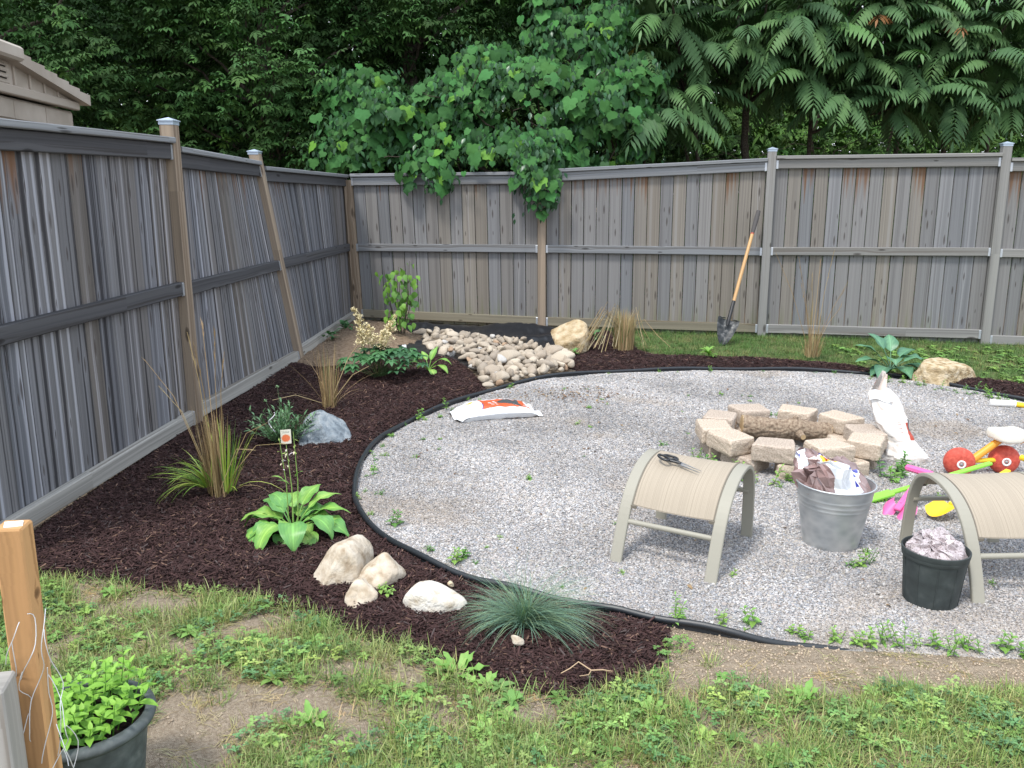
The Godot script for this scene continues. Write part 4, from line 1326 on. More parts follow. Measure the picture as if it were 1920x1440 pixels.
func river_stones() -> void:
	var shapes := []
	for k in 6: shapes.append(rock(1200 + k, Vector3(rr(0.9, 1.12), rr(0.68, 0.88), rr(0.8, 0.98)), 5, [], 4.5, 0.1, 0.008))
	rng.seed = 1210
	var kept := []
	var g := "river stones heaped on the black liner"
	var r := bounds(stone_bed)
	var tries := 0
	while tries < 9000 and kept.size() < 290:
		tries += 1
		var q := Vector2(rr(r.position.x, r.end.x), rr(r.position.y, r.end.y))
		if not Geometry2D.is_point_in_polygon(q, stone_bed): continue
		if edge_dist(stone_bed, q) < 0.03 and rng.randf() < 0.7: continue
		var deep := edge_dist(stone_bed, q)
		var back := clampf((-q.y - 7.6) / 1.4, 0, 1)
		if rng.randf() < back * 0.55: continue
		var s := rr(0.031, 0.055) * (1.0 if rng.randf() < 0.85 else 1.35)
		var low := 0.0
		var bad := false
		for o in kept:
			var dd: float = q.distance_to(Vector2(o.x, o.z))
			var reach: float = (s + o.w) * 0.84
			if dd < reach:
				if o.y + o.w > 0.098 or dd < reach * 0.45:
					bad = true
					break
				low = maxf(low, o.y + sqrt(maxf(reach * reach - dd * dd, 0.0)) * 0.72)
		if bad or (low > 0.0 and back > 0.5 and rng.randf() < 0.7): continue
		var y := maxf(s * 0.45 + 0.02 + 0.015 * clampf(deep * 4.0, 0, 1), low)
		kept.append(Vector4(q.x, y, q.y, s))
	for i in kept.size():
		var o: Vector4 = kept[i]
		var u := rng.randf()
		var m: Material = M.stones[0 if u < 0.32 else 1 if u < 0.58 else 2 if u < 0.74 else 3 if u < 0.9 else 4 if u < 0.96 else 5]
		var x := Transform3D(Basis.from_euler(Vector3(rr(-0.5, 0.5), rr(0, TAU), rr(-0.5, 0.5))).scaled_local(Vector3.ONE * o.w * Vector3(rr(0.9, 1.25), rr(0.8, 1.05), rr(0.85, 1.1))), Vector3(o.x, o.y, o.z))
		var tone: String = ["tan", "light tan", "grey brown", "cream", "pale grey", "reddish brown"][M.stones.find(m)]
		var size := "large" if o.w > 0.055 else "small" if o.w < 0.039 else "middling"
		var zone := "against the black edging" if o.z > -7.15 else "at the far left end on the liner" if o.x < -0.45 else "near the sandstone boulder" if o.x > 0.28 else "on the liner below the fence" if o.z < -8.3 else "on top of the heap" if o.y > 0.085 else "low in the middle of the heap"
		solo("river_stone", shapes[rng.randi() % 6], m, "%s %s river stone %s" % [size, tone, zone], "stone", x, g)
	for e in [[Vector3(0.0, 0.11, -7.55), Vector3(0.115, 0.075, 0.085), 1, "largest smooth tan river stone at the left of the heap"], [Vector3(0.42, 0.1, -7.95), Vector3(0.1, 0.055, 0.08), 0, "flat grey-tan river stone leaning at the foot of the sandstone boulder"], [Vector3(0.5, 0.1, -7.62), Vector3(0.1, 0.07, 0.085), 3, "large pale river stone at the right end of the heap"]]:
		solo("river_stone", shapes[2], M.stones[e[2]], e[3], "stone", Transform3D(Basis.from_euler(Vector3(0.1, 0.4, 0.1)).scaled_local(e[1]), e[0]), g)

# ---------------------------------------------------------------- fire pit
func block_mesh(sd: int, s: Vector3) -> ArrayMesh:
	var nz := noise(sd, 0.05, FastNoiseLite.TYPE_SIMPLEX_SMOOTH, 3)
	var mb := MB.new()
	var n := 12
	var h := s * 0.5
	var rad := 0.019
	for ax in 3:
		for sg in [-1, 1]:
			var ids := []
			for j in n + 1:
				for i in n + 1:
					var w := Vector3.ZERO
					w[ax] = sg
					var e := [-1.0, -0.9, -0.8, -0.6, -0.4, -0.2, 0.0, 0.2, 0.4, 0.6, 0.8, 0.9, 1.0]
					w[(ax + 1) % 3] = e[i]
					w[(ax + 2) % 3] = e[j]
					var q := w * h
					var inner := q.clamp(-h + Vector3.ONE * rad, h - Vector3.ONE * rad)
					var d := (q - inner).normalized()
					q = inner + d * rad
					q += d * nz.get_noise_3d(q.x * 1000, q.y * 1000, q.z * 1000) * (0.008 if ax != 1 else 0.003)
					q.x *= 1.0 - 0.16 * (q.z / s.z + 0.5)      # narrower towards the pit
					ids.append(mb.p(q, Vector2(q.x, q.y)))
			for j in n:
				for i in n:
					var a: int = j * (n + 1) + i
					if sg > 0: mb.quad(ids[a], ids[a + 1], ids[a + n + 2], ids[a + n + 1])
					else: mb.quad(ids[a], ids[a + n + 1], ids[a + n + 2], ids[a + 1])
	return mb.mesh()

func fire_pit() -> void:
	var shapes := []
	for k in 4: shapes.append(block_mesh(1300 + k, Vector3(0.24, 0.102, 0.19)))
	rng.seed = 1310
	var c := Vector3(1.7, 0, -5.03)
	var g := "concrete blocks ringing the fire pit"
	var top := [[Vector2(1.33, -5.26), "back-left top block of the fire pit ring, beside the log's end"], [Vector2(1.24, -5.03), "leftmost top block of the fire pit ring"], [Vector2(1.29, -4.81), "front-left top block of the fire pit ring, over leafy weeds"], [Vector2(1.5, -4.66), "front top block of the fire pit ring, right behind the ottoman's scissors side"], [Vector2(1.8, -4.65), "front top block of the fire pit ring, behind the galvanized bucket"], [Vector2(2.06, -4.76), "right top block of the fire pit ring, in front of the white bag"], [Vector2(2.16, -5.02), "right block the standing white bag rests against"], [Vector2(2.1, -5.27), "back-right top block of the fire pit ring, with a pale top"], [Vector2(1.87, -5.42), "back top block of the fire pit ring with sprouting weed"], [Vector2(1.57, -5.45), "back top block of the fire pit ring behind the log"]]
	for i in top.size():
		var q: Vector2 = top[i][0]
		var d := Vector3(c.x - q.x, 0, c.z - q.y)
		var h := 0.153 if i != 6 else 0.135
		solo("pit_block", shapes[i % 4], M.block if i % 3 else M.block_b, top[i][1], "block", Transform3D(Basis(Vector3.UP, atan2(d.x, d.z) + rr(-0.16, 0.16)) * Basis(Vector3.BACK, rr(-0.03, 0.03)), Vector3(q.x, h, q.y)), g)
	for i in 9:
		var a := TAU * i / 9.0 + 0.5
		var q := c + Vector3(sin(a), 0, cos(a)) * 0.415
		solo("pit_block", shapes[(i + 1) % 4], M.block_b if i % 2 else M.block, ["lower block at the front right of the pit, beside tall weeds", "lower block at the right of the pit, under the white bag", "lower block at the back right of the pit, behind the white bag", "lower block at the back of the pit, behind the log's right end", "lower block at the back of the pit, behind the log's middle", "lower block at the back left of the pit, behind the log's left end", "lower block at the left of the pit, under the leftmost top block", "lower block at the front left of the pit, hidden by leafy weeds", "lower block at the front of the pit, above grassy weeds"][i], "block", Transform3D(Basis(Vector3.UP, a + PI + rr(-0.1, 0.1)), Vector3(q.x, 0.051, q.z)), g)
	# log with bark ridges, a knot and a cut branch stub
	var nz := noise(1320, 0.06, FastNoiseLite.TYPE_SIMPLEX, 4)
	var mb := MB.new()
	var L := 0.56
	var sides := 40
	mb.grid(sides, 48, func(u: float, w: float) -> Vector3:
		var a := u * TAU
		var x := (w - 0.5) * L
		var r := 0.068 - 0.012 * w
		var rid := 1.0 - absf(nz.get_noise_3d(cos(a) * 130, sin(a) * 130, x * 130)) * 2.2
		r += (rid - 0.5) * 0.011
		r += 0.02 * exp(-pow((x - 0.06) / 0.05, 2.0)) * maxf(0.0, cos(a - 1.1))
		return Vector3(x, sin(a) * r, cos(a) * r + 0.015 * sin(w * 5.0)))
	var root := thing("log", "rough barked log lying across the inside of the fire pit", "log", Vector3(1.75, 0.115, -5.24), -0.1)
	root.rotation.z = -0.05
	part("bark", mb.mesh(), M.bark, root)
	for e in [-1, 1]:
		mb = MB.new()
		mb.tube([Vector3(e * (L * 0.5 - 0.004), 0, 0.015 * sin(2.5 + e * 2.5)), Vector3(e * (L * 0.5 + 0.001), 0, 0.015 * sin(2.5 + e * 2.5))], [0.066 if e < 0 else 0.055], 24)
		part("cut_end", mb.mesh(), M.cut_wood, root)
	mb = MB.new()
	mb.tube([Vector3(0.06, 0.0, 0.04), Vector3(0.075, -0.01, 0.075), Vector3(0.085, -0.015, 0.11)], [0.034, 0.024, 0.018], 12)
	part("branch_stub", mb.mesh(), M.bark, root)
	mb = MB.new()
	mb.tube([Vector3(0.085, -0.015, 0.109), Vector3(0.0856, -0.0152, 0.112)], [0.0165], 12)
	part("cut_stub_end", mb.mesh(), M.cut_wood, root)
	mb = MB.new()
	mb.tube([Vector3(0.04, 0.03, 0.01), Vector3(0.045, 0.075, 0.015), Vector3(0.05, 0.095, 0.02)], [0.03, 0.02, 0.011], 10)
	part("branch_stub", mb.mesh(), M.bark, root)

# ---------------------------------------------------------------- ottomans and scissors
func arch_point(t: float) -> Vector3:      # t -1 (back foot) .. 1 (front foot); in the plane x = 0
	var p := [Vector2(-0.275, 0.0), Vector2(-0.27, 0.13), Vector2(-0.253, 0.255), Vector2(-0.215, 0.342), Vector2(-0.145, 0.384), Vector2(-0.05, 0.388), Vector2(0.05, 0.363), Vector2(0.138, 0.307), Vector2(0.205, 0.222), Vector2(0.256, 0.114), Vector2(0.3, 0.0)]
	var s := clampf((t + 1.0) * 5.0, 0.0, 10.0)
	var i := mini(int(s), 9)
	var q: Vector2 = (p[i] as Vector2).cubic_interpolate(p[i + 1], p[maxi(i - 1, 0)], p[mini(i + 2, 10)], s - i)
	return Vector3(0, q.y, q.x)

func ottomans() -> void:
	var frame := mat(lin(0.31, 0.295, 0.245), 0.5, 0.4)
	frame.heightmap_enabled = false
	var im := Image.create(256, 256, false, Image.FORMAT_RGB8)
	rng.seed = 1401
	var st := []
	for x in 256: st.append(rr(0.78, 1.16) * (0.96 + 0.05 * sin(x * 0.31) * sin(x * 0.143 + 1.0)))
	for y in 256:
		for x in 256:
			var f: float = st[(x + int(3.0 * sin(y * 0.02))) % 256] * (1.0 + (0.07 if (x + y) % 2 == 0 else -0.07)) * rr(0.94, 1.06)
			im.set_pixel(x, y, lin(0.39 * f, 0.335 * f, 0.265 * f))
	var sling := mat(Color.WHITE, 0.8, 0.3)
	sling.albedo_texture = ImageTexture.create_from_image(im)
	sling.uv1_scale = Vector3(3, 3, 1)
	var piping := mat(lin(0.16, 0.14, 0.11), 0.7)
	var root := thing("ottoman", "beige sling ottoman with black scissors lying on its seat", "ottoman", Vector3(0.79, 0.012, -3.61), -0.513, "curved patio ottomans on the gravel")
	for s in [-1, 1]:
		var mb := MB.new()
		var n := 40
		var w := 0.026
		var rings := []
		for i in n + 1:
			var t := float(i) / n * 2.0 - 1.0
			var q := arch_point(t)
			var d := (arch_point(minf(t + 0.02, 1.0)) - arch_point(maxf(t - 0.02, -1.0))).normalized()
			var nn := Vector3(0, d.z, -d.y)
			var ring := []
			for e in [[-w + 0.003, 0.009], [w - 0.003, 0.009], [w, 0.006], [w, -0.006], [w - 0.003, -0.009], [-w + 0.003, -0.009], [-w, -0.006], [-w, 0.006]]: ring.append(q + Vector3(s * 0.21 + e[0], 0, 0) + nn * e[1])
			rings.append(ring)
		for i in n:
			for k in 8:
				var j := (k + 1) % 8
				mb.fan([rings[i][k], rings[i + 1][k], rings[i + 1][j], rings[i][j]], [])
		mb.fan(rings[0], [])
		var e2: Array = rings[n].duplicate()
		e2.reverse()
		mb.fan(e2, [])
		part("arch_leg", mb.mesh(), frame, root)
		mb = MB.new()
		var pts := []
		for i in 21:
			var q := arch_point(lerpf(-0.5, 0.58, i / 20.0))
			pts.append(q + Vector3(s * 0.181, 0.007, 0))
		mb.tube(pts, [0.0035], 6)
		part("piping", mb.mesh(), piping, root)
	var mb2 := MB.new()
	mb2.grid(10, 24, func(u: float, v: float) -> Vector3:
		var q := arch_point(lerpf(-0.5, 0.58, v))
		return q + Vector3(lerpf(-0.18, 0.18, u), 0.008 - 0.006 * sin(PI * u), 0), true, Vector2.ONE)
	mb2.grid(10, 24, func(u: float, v: float) -> Vector3:
		var q := arch_point(lerpf(-0.5, 0.58, v))
		return q + Vector3(lerpf(-0.18, 0.18, u), 0.004 - 0.006 * sin(PI * u), 0), false, Vector2.ONE)
	part("sling_seat", mb2.mesh(), sling, root)
	for s in [-1, 1]:
		var mb := MB.new()
		var q := arch_point(0.68 if s > 0 else -0.62)
		mb.tube([Vector3(-0.21, q.y - 0.012, q.z), Vector3(0.21, q.y - 0.012, q.z)], [0.012], 12)
		part("cross_bar", mb.mesh(), frame, root)
		for e in [-1, 1]:
			mb = MB.new()
			var hq := arch_point(0.58 if s > 0 else -0.5)
			mb.box(Transform3D(Basis.IDENTITY, hq + Vector3(e * 0.174, 0.0, s * 0.006)), Vector3(0.026, 0.016, 0.008), 0.002)
			part("seat_clip", mb.mesh(), piping, root)
	var two := root.duplicate()
	two.name = numbered("ottoman")
	add_child(two)
	two.position = Vector3(2.045, 0.012, -3.41)
	two.rotation.y = 0.06
	two.set_meta("label", "beige sling ottoman beside the black pot, its far end cut off by the frame")
	# scissors
	var black := mat(lin(0.02, 0.022, 0.026), 0.35)
	var steel := mat(lin(0.45, 0.46, 0.48), 0.28)
	steel.metallic = 0.9
	var sc := thing("scissors", "black handled scissors lying open on the ottoman's sling seat", "scissors", Vector3(0.75, 0.411, -3.62))
	sc.basis = (Basis(Vector3.UP, -0.8) * Basis(Vector3.BACK, -0.13)).scaled(Vector3.ONE * 1.05)
	for s in [-1, 1]:
		var m := MB.new()
		var pts := []
		for i in 17:
			var a := TAU * i / 16.0
			pts.append(Vector3(-0.066 + 0.03 * cos(a) - 0.004 * s, 0.001 + 0.003 * s, s * 0.021 + 0.0165 * sin(a) + s * 0.006 * cos(a)))
		m.tube(pts, [0.0055], 8, false)
		var hnd := part("handle", m.mesh(), black, sc)
		m = MB.new()
		m.tube([Vector3(-0.04, 0.001, s * 0.016), Vector3(-0.012, 0.001, s * 0.006), Vector3(0.008, 0.002, -s * 0.002)], [0.006, 0.0055, 0.005], 8)
		part("shank", m.mesh(), black, hnd)
		m = MB.new()
		var y: float = 0.0012 * s
		m.prism([Vector3(0.0, y - 0.001, -s * 0.006 - 0.006), Vector3(0.0, y - 0.001, -s * 0.006 + 0.006), Vector3(0.0, y + 0.001, -s * 0.006 + 0.006), Vector3(0.0, y + 0.001, -s * 0.006 - 0.006)], [Vector3(0.105, y - 0.0006, -s * 0.01), Vector3(0.105, y - 0.0006, -s * 0.01 + 0.001), Vector3(0.105, y + 0.0006, -s * 0.01 + 0.001), Vector3(0.105, y + 0.0006, -s * 0.01)], [0, 1, 2, 3, 4], 0, 1)
		part("blade", m.mesh(), steel, sc)
	var m2 := MB.new()
	m2.tube([Vector3(0.008, -0.003, 0), Vector3(0.008, 0.005, 0)], [0.004], 10)
	part("pivot", m2.mesh(), steel, sc)

# ---------------------------------------------------------------- crumpled plastic
func crumple(sd: int, foot: float, high: float, rx: float, rz: float, amp: float, lean: Vector3, n := 17) -> MB:
	rng.seed = sd
	var nz := noise(sd, 0.018, FastNoiseLite.TYPE_SIMPLEX_SMOOTH, 2)
	var mb := MB.new()
	var pts := []
	for j in n + 1:
		for i in n + 1:
			var u := float(i) / n * 2.0 - 1.0
			var v := float(j) / n * 2.0 - 1.0
			var k := maxf(absf(u), absf(v))
			var L := sqrt(u * u + v * v)
			var d := Vector2(u, v) * (k / maxf(L, 0.001))
			var r := d.length()
			var y := foot + high * pow(maxf(0.0, 1.0 - pow(r, 2.2)), 0.8)
			var q := Vector3(d.x * rx, y, d.y * rz) + lean * maxf(0.0, y - foot)
			var outward := Vector3(d.x, 0.6, d.y).normalized()
			var big := nz.get_noise_3d(d.x * 60, y * 200, d.y * 60)
			var loose := 1.0 - 0.8 * pow(r, 6.0)
			q += (outward * (big * amp + rr(-0.22, 0.22) * amp) + Vector3(rr(-0.2, 0.2), 0, rr(-0.2, 0.2)) * amp) * loose
			pts.append(q)
	for j in n:
		for i in n:
			var a := j * (n + 1) + i
			var uv := []
			for e in [0, n + 1, n + 2, 1]: uv.append(Vector2(float(a % (n + 1) + (1 if e == 1 or e == n + 2 else 0)) / n, float(a / (n + 1) + (1 if e > 1 else 0)) / n))
			mb.fan([pts[a], pts[a + n + 1], pts[a + n + 2]], [uv[0], uv[1], uv[2]])
			mb.fan([pts[a], pts[a + n + 2], pts[a + 1]], [uv[0], uv[2], uv[3]])
	return mb

func glyph(im: Image, x: int, y: int, rows: Array, s: int, c: Color, turn := false) -> void:
	for j in rows.size():
		for i in (rows[j] as String).length():
			if rows[j][i] == "#":
				if turn: im.fill_rect(Rect2i(x + j * s, y - i * s, s, s), c)
				else: im.fill_rect(Rect2i(x + i * s, y + j * s, s, s), c)

func buckets() -> void:
	# galvanized tub
	rng.seed = 1500
	var zinc := mat(Color.WHITE, 0.42, 0.5)
	zinc.metallic = 0.85
	zinc.albedo_texture = ntex(noise(1501, 0.02, FastNoiseLite.TYPE_CELLULAR, 2), [[0.0, Color(0.44, 0.47, 0.49)], [0.5, Color(0.58, 0.6, 0.61)], [1.0, Color(0.72, 0.73, 0.73)]], 512)
	zinc.roughness_texture = ntex(noise(1502, 0.012), [[0.0, Color(0.28, 0.28, 0.28)], [1.0, Color(0.62, 0.62, 0.62)]], 512)
	zinc.roughness = 0.75
	zinc.uv1_scale = Vector3(1.0, 1.6, 1)
	var tub := thing("bucket", "galvanized metal bucket stuffed with a crumpled plastic bag", "bucket", Vector3(1.475, 0.012, -3.68))
	var mb := MB.new()
	var prof := [Vector2(0.0, 0.006), Vector2(0.112, 0.006), Vector2(0.118, 0.0), Vector2(0.121, 0.004), Vector2(0.122, 0.012)]
	var y := 0.02
	while y < 0.297:
		var r := lerpf(0.121, 0.171, y / 0.3)
		for gy in [0.198, 0.218, 0.242]: r += 0.0022 * exp(-pow((y - gy) / 0.0035, 2.0))
		prof.append(Vector2(r, y))
		y += 0.004
	mb.lathe(prof, 56)
	mb.lathe([Vector2(0.169, 0.297), Vector2(0.118, 0.012), Vector2(0.0, 0.012)], 48)
	part("tub", mb.mesh(), zinc, tub)
	mb = MB.new()
	var ring := []
	for i in 49: ring.append(Vector3(0.172 * cos(TAU * i / 48.0), 0.298, 0.172 * sin(TAU * i / 48.0)))
	mb.tube(ring, [0.0042], 8, false)
	part("rolled_rim", mb.mesh(), zinc, tub)
	# the bag in it, brown plastic with a white printed panel
	var im := Image.create(256, 256, false, Image.FORMAT_RGB8)
	var pn := noise(1510, 0.02)
	for yy in 256:
		for xx in 256:
			var f := 1.0 + pn.get_noise_2d(xx, yy) * 0.5
			im.set_pixel(xx, yy, lin(0.25 * f, 0.165 * f, 0.155 * f))
	var white := lin(0.75, 0.77, 0.8)
	var blue := lin(0.05, 0.06, 0.36)
	for yy in range(112, 248):
		for xx in range(84, 236):
			var edge := 92 + int(absf(178 - yy) * 0.2 + pn.get_noise_2d(xx, yy) * 12)
			if xx > edge and xx < 230 - int(pn.get_noise_2d(yy, xx) * 14): im.set_pixel(xx, yy, white)
			if yy < 124 and xx > edge and xx < 226: im.set_pixel(xx, yy, blue)
	im.fill_rect(Rect2i(112, 138, 46, 48), lin(0.85, 0.55, 0.04))
	for a in 160:
		for k in 10: im.set_pixel(136 + int((9 + k) * cos(a * 0.035 + 0.6)), 162 + int((10 + k) * sin(a * 0.035 + 0.6)), lin(0.62, 0.08, 0.02))
	glyph(im, 172, 150, ["###.", "#..#", "#..#", "###.", "....", "####", "#..#", ".##.", "....", "#..#", "####", "#..#"], 5, blue, false)
	im.fill_rect(Rect2i(196, 214, 26, 26), blue)
	for yy in range(60, 128):
		for xx in range(38, 74):
			if absf(xx - 56) < 17 - absf(yy - 80) * 0.16: im.set_pixel(xx, yy, white)
	for k in 5: glyph(im, 44 + k * 2, 66 + k * 8, ["#####", "#.#.#", "##.##"], 2, blue)
	var film := mat(Color.WHITE, 0.16, 0.7)
	film.backlight_enabled = true
	film.backlight = Color(0.3, 0.24, 0.23)
	film.albedo_texture = ImageTexture.create_from_image(im)
	var cr := crumple(1520, 0.262, 0.15, 0.162, 0.155, 0.08, Vector3(-0.4, 0, -0.1))
	solo("plastic_bag", cr.mesh(), film, "crumpled brown plastic bag with white and blue print stuffed in the bucket", "plastic bag", at(1.475, 0.012, -3.68))
	# black nursery pot with its own bag
	var plast := grained([[0.2, Color(0.035, 0.042, 0.042)], [0.6, Color(0.05, 0.06, 0.06)], [1.0, Color(0.085, 0.095, 0.092)]], 1531, 0.02, 2.5, 0.6, 0.03, 4, 256)
	var pot := thing("nursery_pot", "faded black plastic nursery pot with a cloudy plastic bag in it", "pot", Vector3(1.67, 0.012, -3.12))
	mb = MB.new()
	mb.lathe([Vector2(0.0, 0.012), Vector2(0.092, 0.012), Vector2(0.094, 0.0), Vector2(0.099, 0.004), Vector2(0.116, 0.19)], 40)
	part("body", mb.mesh(), plast, pot)
	mb = MB.new()
	mb.lathe([Vector2(0.116, 0.19), Vector2(0.121, 0.192), Vector2(0.123, 0.206), Vector2(0.1215, 0.208), Vector2(0.124, 0.21), Vector2(0.126, 0.226), Vector2(0.124, 0.229), Vector2(0.12, 0.228), Vector2(0.113, 0.16), Vector2(0.098, 0.02), Vector2(0.0, 0.02)], 40)
	part("rim", mb.mesh(), plast, pot)
	for k in 10:
		mb = MB.new()
		var a := TAU * k / 10.0
		var d := Vector3(cos(a), 0, sin(a))
		mb.tube([d * 0.1 + Vector3(0, 0.01, 0), d * 0.1155 + Vector3(0, 0.186, 0)], [0.0022], 5)
		part("rib", mb.mesh(), plast, pot)
	im = Image.create(256, 256, false, Image.FORMAT_RGB8)
	for yy in 256:
		for xx in 256:
			var f := pn.get_noise_2d(xx * 2.0, yy * 2.0)
			var c := Color(0.47, 0.41, 0.42) * (1.0 + f * 0.3)
			if pn.get_noise_2d(xx * 9.0 + 50, yy * 9.0) > 0.36: c = Color(0.1, 0.055, 0.05)
			im.set_pixel(xx, yy, lin(c.r, c.g, c.b))
	var film2 := mat(Color.WHITE, 0.16, 0.7)
	film2.backlight_enabled = true
	film2.backlight = Color(0.35, 0.3, 0.32)
	film2.albedo_texture = ImageTexture.create_from_image(im)
	solo("plastic_bag", crumple(1540, 0.196, 0.09, 0.114, 0.112, 0.06, Vector3(-0.15, 0, 0)).mesh(), film2, "cloudy lilac plastic bag flecked with mulch, bulging from the black pot", "plastic bag", at(1.67, 0.012, -3.12))

# ---------------------------------------------------------------- soil bags
func bags() -> void:
	var im := Image.create(512, 256, false, Image.FORMAT_RGB8)
	im.fill(lin(0.72, 0.73, 0.74))
	var orange := lin(0.55, 0.1, 0.03)
	var grey := lin(0.06, 0.07, 0.075)
	var blue := lin(0.05, 0.05, 0.3)
	var white := lin(0.74, 0.75, 0.76)
	for py in range(52, 232):
		var y := int((py - 52) * 0.833)
		for x in range(100, 480):
			var curve := 178 - int(0.0036 * pow(absf(y - 20.0), 2.0)) + (y - 75) / 3
			if x > curve - 6 and x <= curve and y > 60: im.set_pixel(x, py, blue)
			if x > curve and x < 468: im.set_pixel(x, py, orange)
			var d0 := 262 + absf(y - 55) * 1.3
			if y < 130 and x > d0 and x < 428 - y * 0.1 and y > 4: im.set_pixel(x, py, grey)
			if y > 118 and x > d0 + 10 and (x + y * 2) % 26 < 7 and x < 380: im.set_pixel(x, py, white)
	for y in range(60, 94):
		for x in range(70, 122):
			if pow((x - 96) / 25.0, 2) + pow((y - 76) / 15.0, 2) < 1.0: im.set_pixel(x, y, lin(0.75, 0.42, 0.04))
	glyph(im, 128, 150, ["#.#.##", "##.#.#", "#.##.#", "#.#.##"], 3, lin(0.1, 0.14, 0.4))
	for k in 3: glyph(im, 214, 122 + k * 34, [["####", "#..#", "####", "#..."], ["#..#", "####", "#..#", "#..#"], ["####", "#.##", "##..", "####"]][k], 5, white, true)
	for k in 4: glyph(im, 244, 106 + k * 32, [["###.", "#..#", "####", "#.#."], ["####", ".##.", ".##.", "####"], ["#..#", "##.#", "#.##", "#..#"], ["####", "#...", "#..#", "####"]][k], 5, white, true)
	glyph(im, 440, 170, ["####", "#...", "####", "...#", "####"], 6, white, true)
	var skin := mat(Color.WHITE, 0.4, 0.5)
	skin.albedo_texture = ImageTexture.create_from_image(im)
	skin.texture_repeat = false
	var nz := noise(1601, 0.02, FastNoiseLite.TYPE_SIMPLEX, 3)
	var root := thing("soil_bag", "full white and orange soil bag lying flat on the gravel", "soil bag", Vector3(-0.12, 0.014, -5.86), 0.33)
	var L := 0.56
	var W := 0.3
	var mb := MB.new()
	for side in 2:
		mb.grid(46, 26, func(u: float, v: float) -> Vector3:
			var e := pow(clampf(sin(PI * clampf((u - 0.035) / 0.93, 0, 1)), 0, 1), 0.35)
			var w := pow(maxf(0.0, 1.0 - pow(absf(v * 2.0 - 1.0), 5.0)), 0.4)
			var h := 0.052 * e * w
			var wr := nz.get_noise_2d(u * 190, v * 60) * 0.009 * (1.0 + 1.8 * pow(absf(u * 2 - 1), 3.0))
			var pinch := 1.0 - 0.07 * e
			var y := 0.05 + (h + wr * minf(1.0, h * 60 + 0.2)) * (1.0 if side == 0 else -1.0)
			if side == 1: y = maxf(y, 0.004)
			y -= 0.035 * (1.0 - e)
			return Vector3((u - 0.5) * L * (1.04 if absf(v - 0.5) > 0.46 else 1.0), y, (v - 0.5) * W * pinch), side == 0)
	part("sack", mb.mesh(), skin, root)
	for s in [-1, 1]:
		mb = MB.new()
		mb.grid(4, 14, func(u: float, v: float) -> Vector3:
			return Vector3(s * (L * 0.49 + u * 0.035), 0.016 + 0.012 * sin(v * 9.0 + s) * u + 0.004 * u, (v - 0.5) * W * 1.0), s > 0)
		part("sealed_seam", mb.mesh(), mat(lin(0.74, 0.74, 0.74), 0.45), root)
	# half-empty bag standing against the pit
	im = Image.create(128, 256, false, Image.FORMAT_RGB8)
	for y in 256:
		for x in 128:
			var f := nz.get_noise_2d(x * 3.0, y * 2.0)
			var c := Color(0.74, 0.72, 0.7).lerp(Color(0.5, 0.4, 0.32), clampf(f * 0.9, 0, 0.45))
			im.set_pixel(x, y, lin(c.r, c.g, c.b))
	im.fill_rect(Rect2i(0, 100, 12, 60), lin(0.45, 0.07, 0.04))
	im.fill_rect(Rect2i(116, 90, 12, 90), lin(0.45, 0.08, 0.05))
	im.fill_rect(Rect2i(0, 140, 8, 30), lin(0.08, 0.09, 0.1))
	for k in 5: glyph(im, 20, 128 + k * 8, ["##.#", "#.##"], 1, lin(0.45, 0.2, 0.17))
	var skin2 := mat(Color.WHITE, 0.5, 0.4)
	skin2.albedo_texture = ImageTexture.create_from_image(im)
	skin2.backlight_enabled = true
	skin2.backlight = Color(0.25, 0.22, 0.2)
	var pale := mat(lin(0.74, 0.76, 0.78), 0.45)
	var inside := mat(lin(0.62, 0.52, 0.46), 0.6)
	var rt := thing("soil_bag", "half empty white bag standing crumpled against the fire pit", "soil bag", Vector3(2.33, 0.012, -4.98), -0.2)
	# [height, centre x, centre z, half width x, half depth z]
	var sec := [[0.0, 0.065, 0.02, 0.125, 0.085], [0.035, 0.065, 0.02, 0.128, 0.088], [0.08, 0.045, 0.01, 0.1, 0.075], [0.12, 0.02, 0.0, 0.075, 0.06], [0.15, 0.005, -0.01, 0.076, 0.056], [0.22, -0.025, -0.03, 0.09, 0.055], [0.3, -0.06, -0.06, 0.09, 0.048], [0.37, -0.09, -0.08, 0.076, 0.042], [0.41, -0.1, -0.085, 0.05, 0.034]]
	mb = MB.new()
	mb.grid(40, 40, func(u: float, v: float) -> Vector3:
		var t := v * (sec.size() - 1)
		var i := mini(int(t), sec.size() - 2)
		var f := t - i
		var q := []
		for k in 5: q.append(lerpf(sec[i][k], sec[i + 1][k], smoothstep(0, 1, f)))
		var a := u * TAU
		var ru := 1.0 + 0.12 * sin(a * 3.0 + v * 2.0) * smoothstep(0.3, 0.6, v) + 0.24 * nz.get_noise_3d(cos(a) * 70, sin(a) * 70, v * 150) + 0.1 * absf(nz.get_noise_3d(cos(a) * 200, sin(a) * 200, v * 260))
		return Vector3(q[1] + cos(a) * q[3] * ru, q[0] + 0.012 * sin(a * 2.0) * v, q[2] + sin(a) * q[4] * ru), true)
	part("sack", mb.mesh(), skin2, rt)
	mb = MB.new()      # folded-over mouth rising to a point
	mb.grid(14, 12, func(u: float, v: float) -> Vector3:
		var w := lerpf(0.055, 0.012, v)
		return Vector3(-0.105 + (u * 2 - 1) * w + 0.025 * v, 0.385 + 0.125 * v, -0.1 - 0.02 * v + 0.02 * cos(u * 7.0) * (1.0 - v) - 0.03 * sin(PI * u)), false)
	part("open_mouth", mb.mesh(), skin2, rt)
	mb = MB.new()
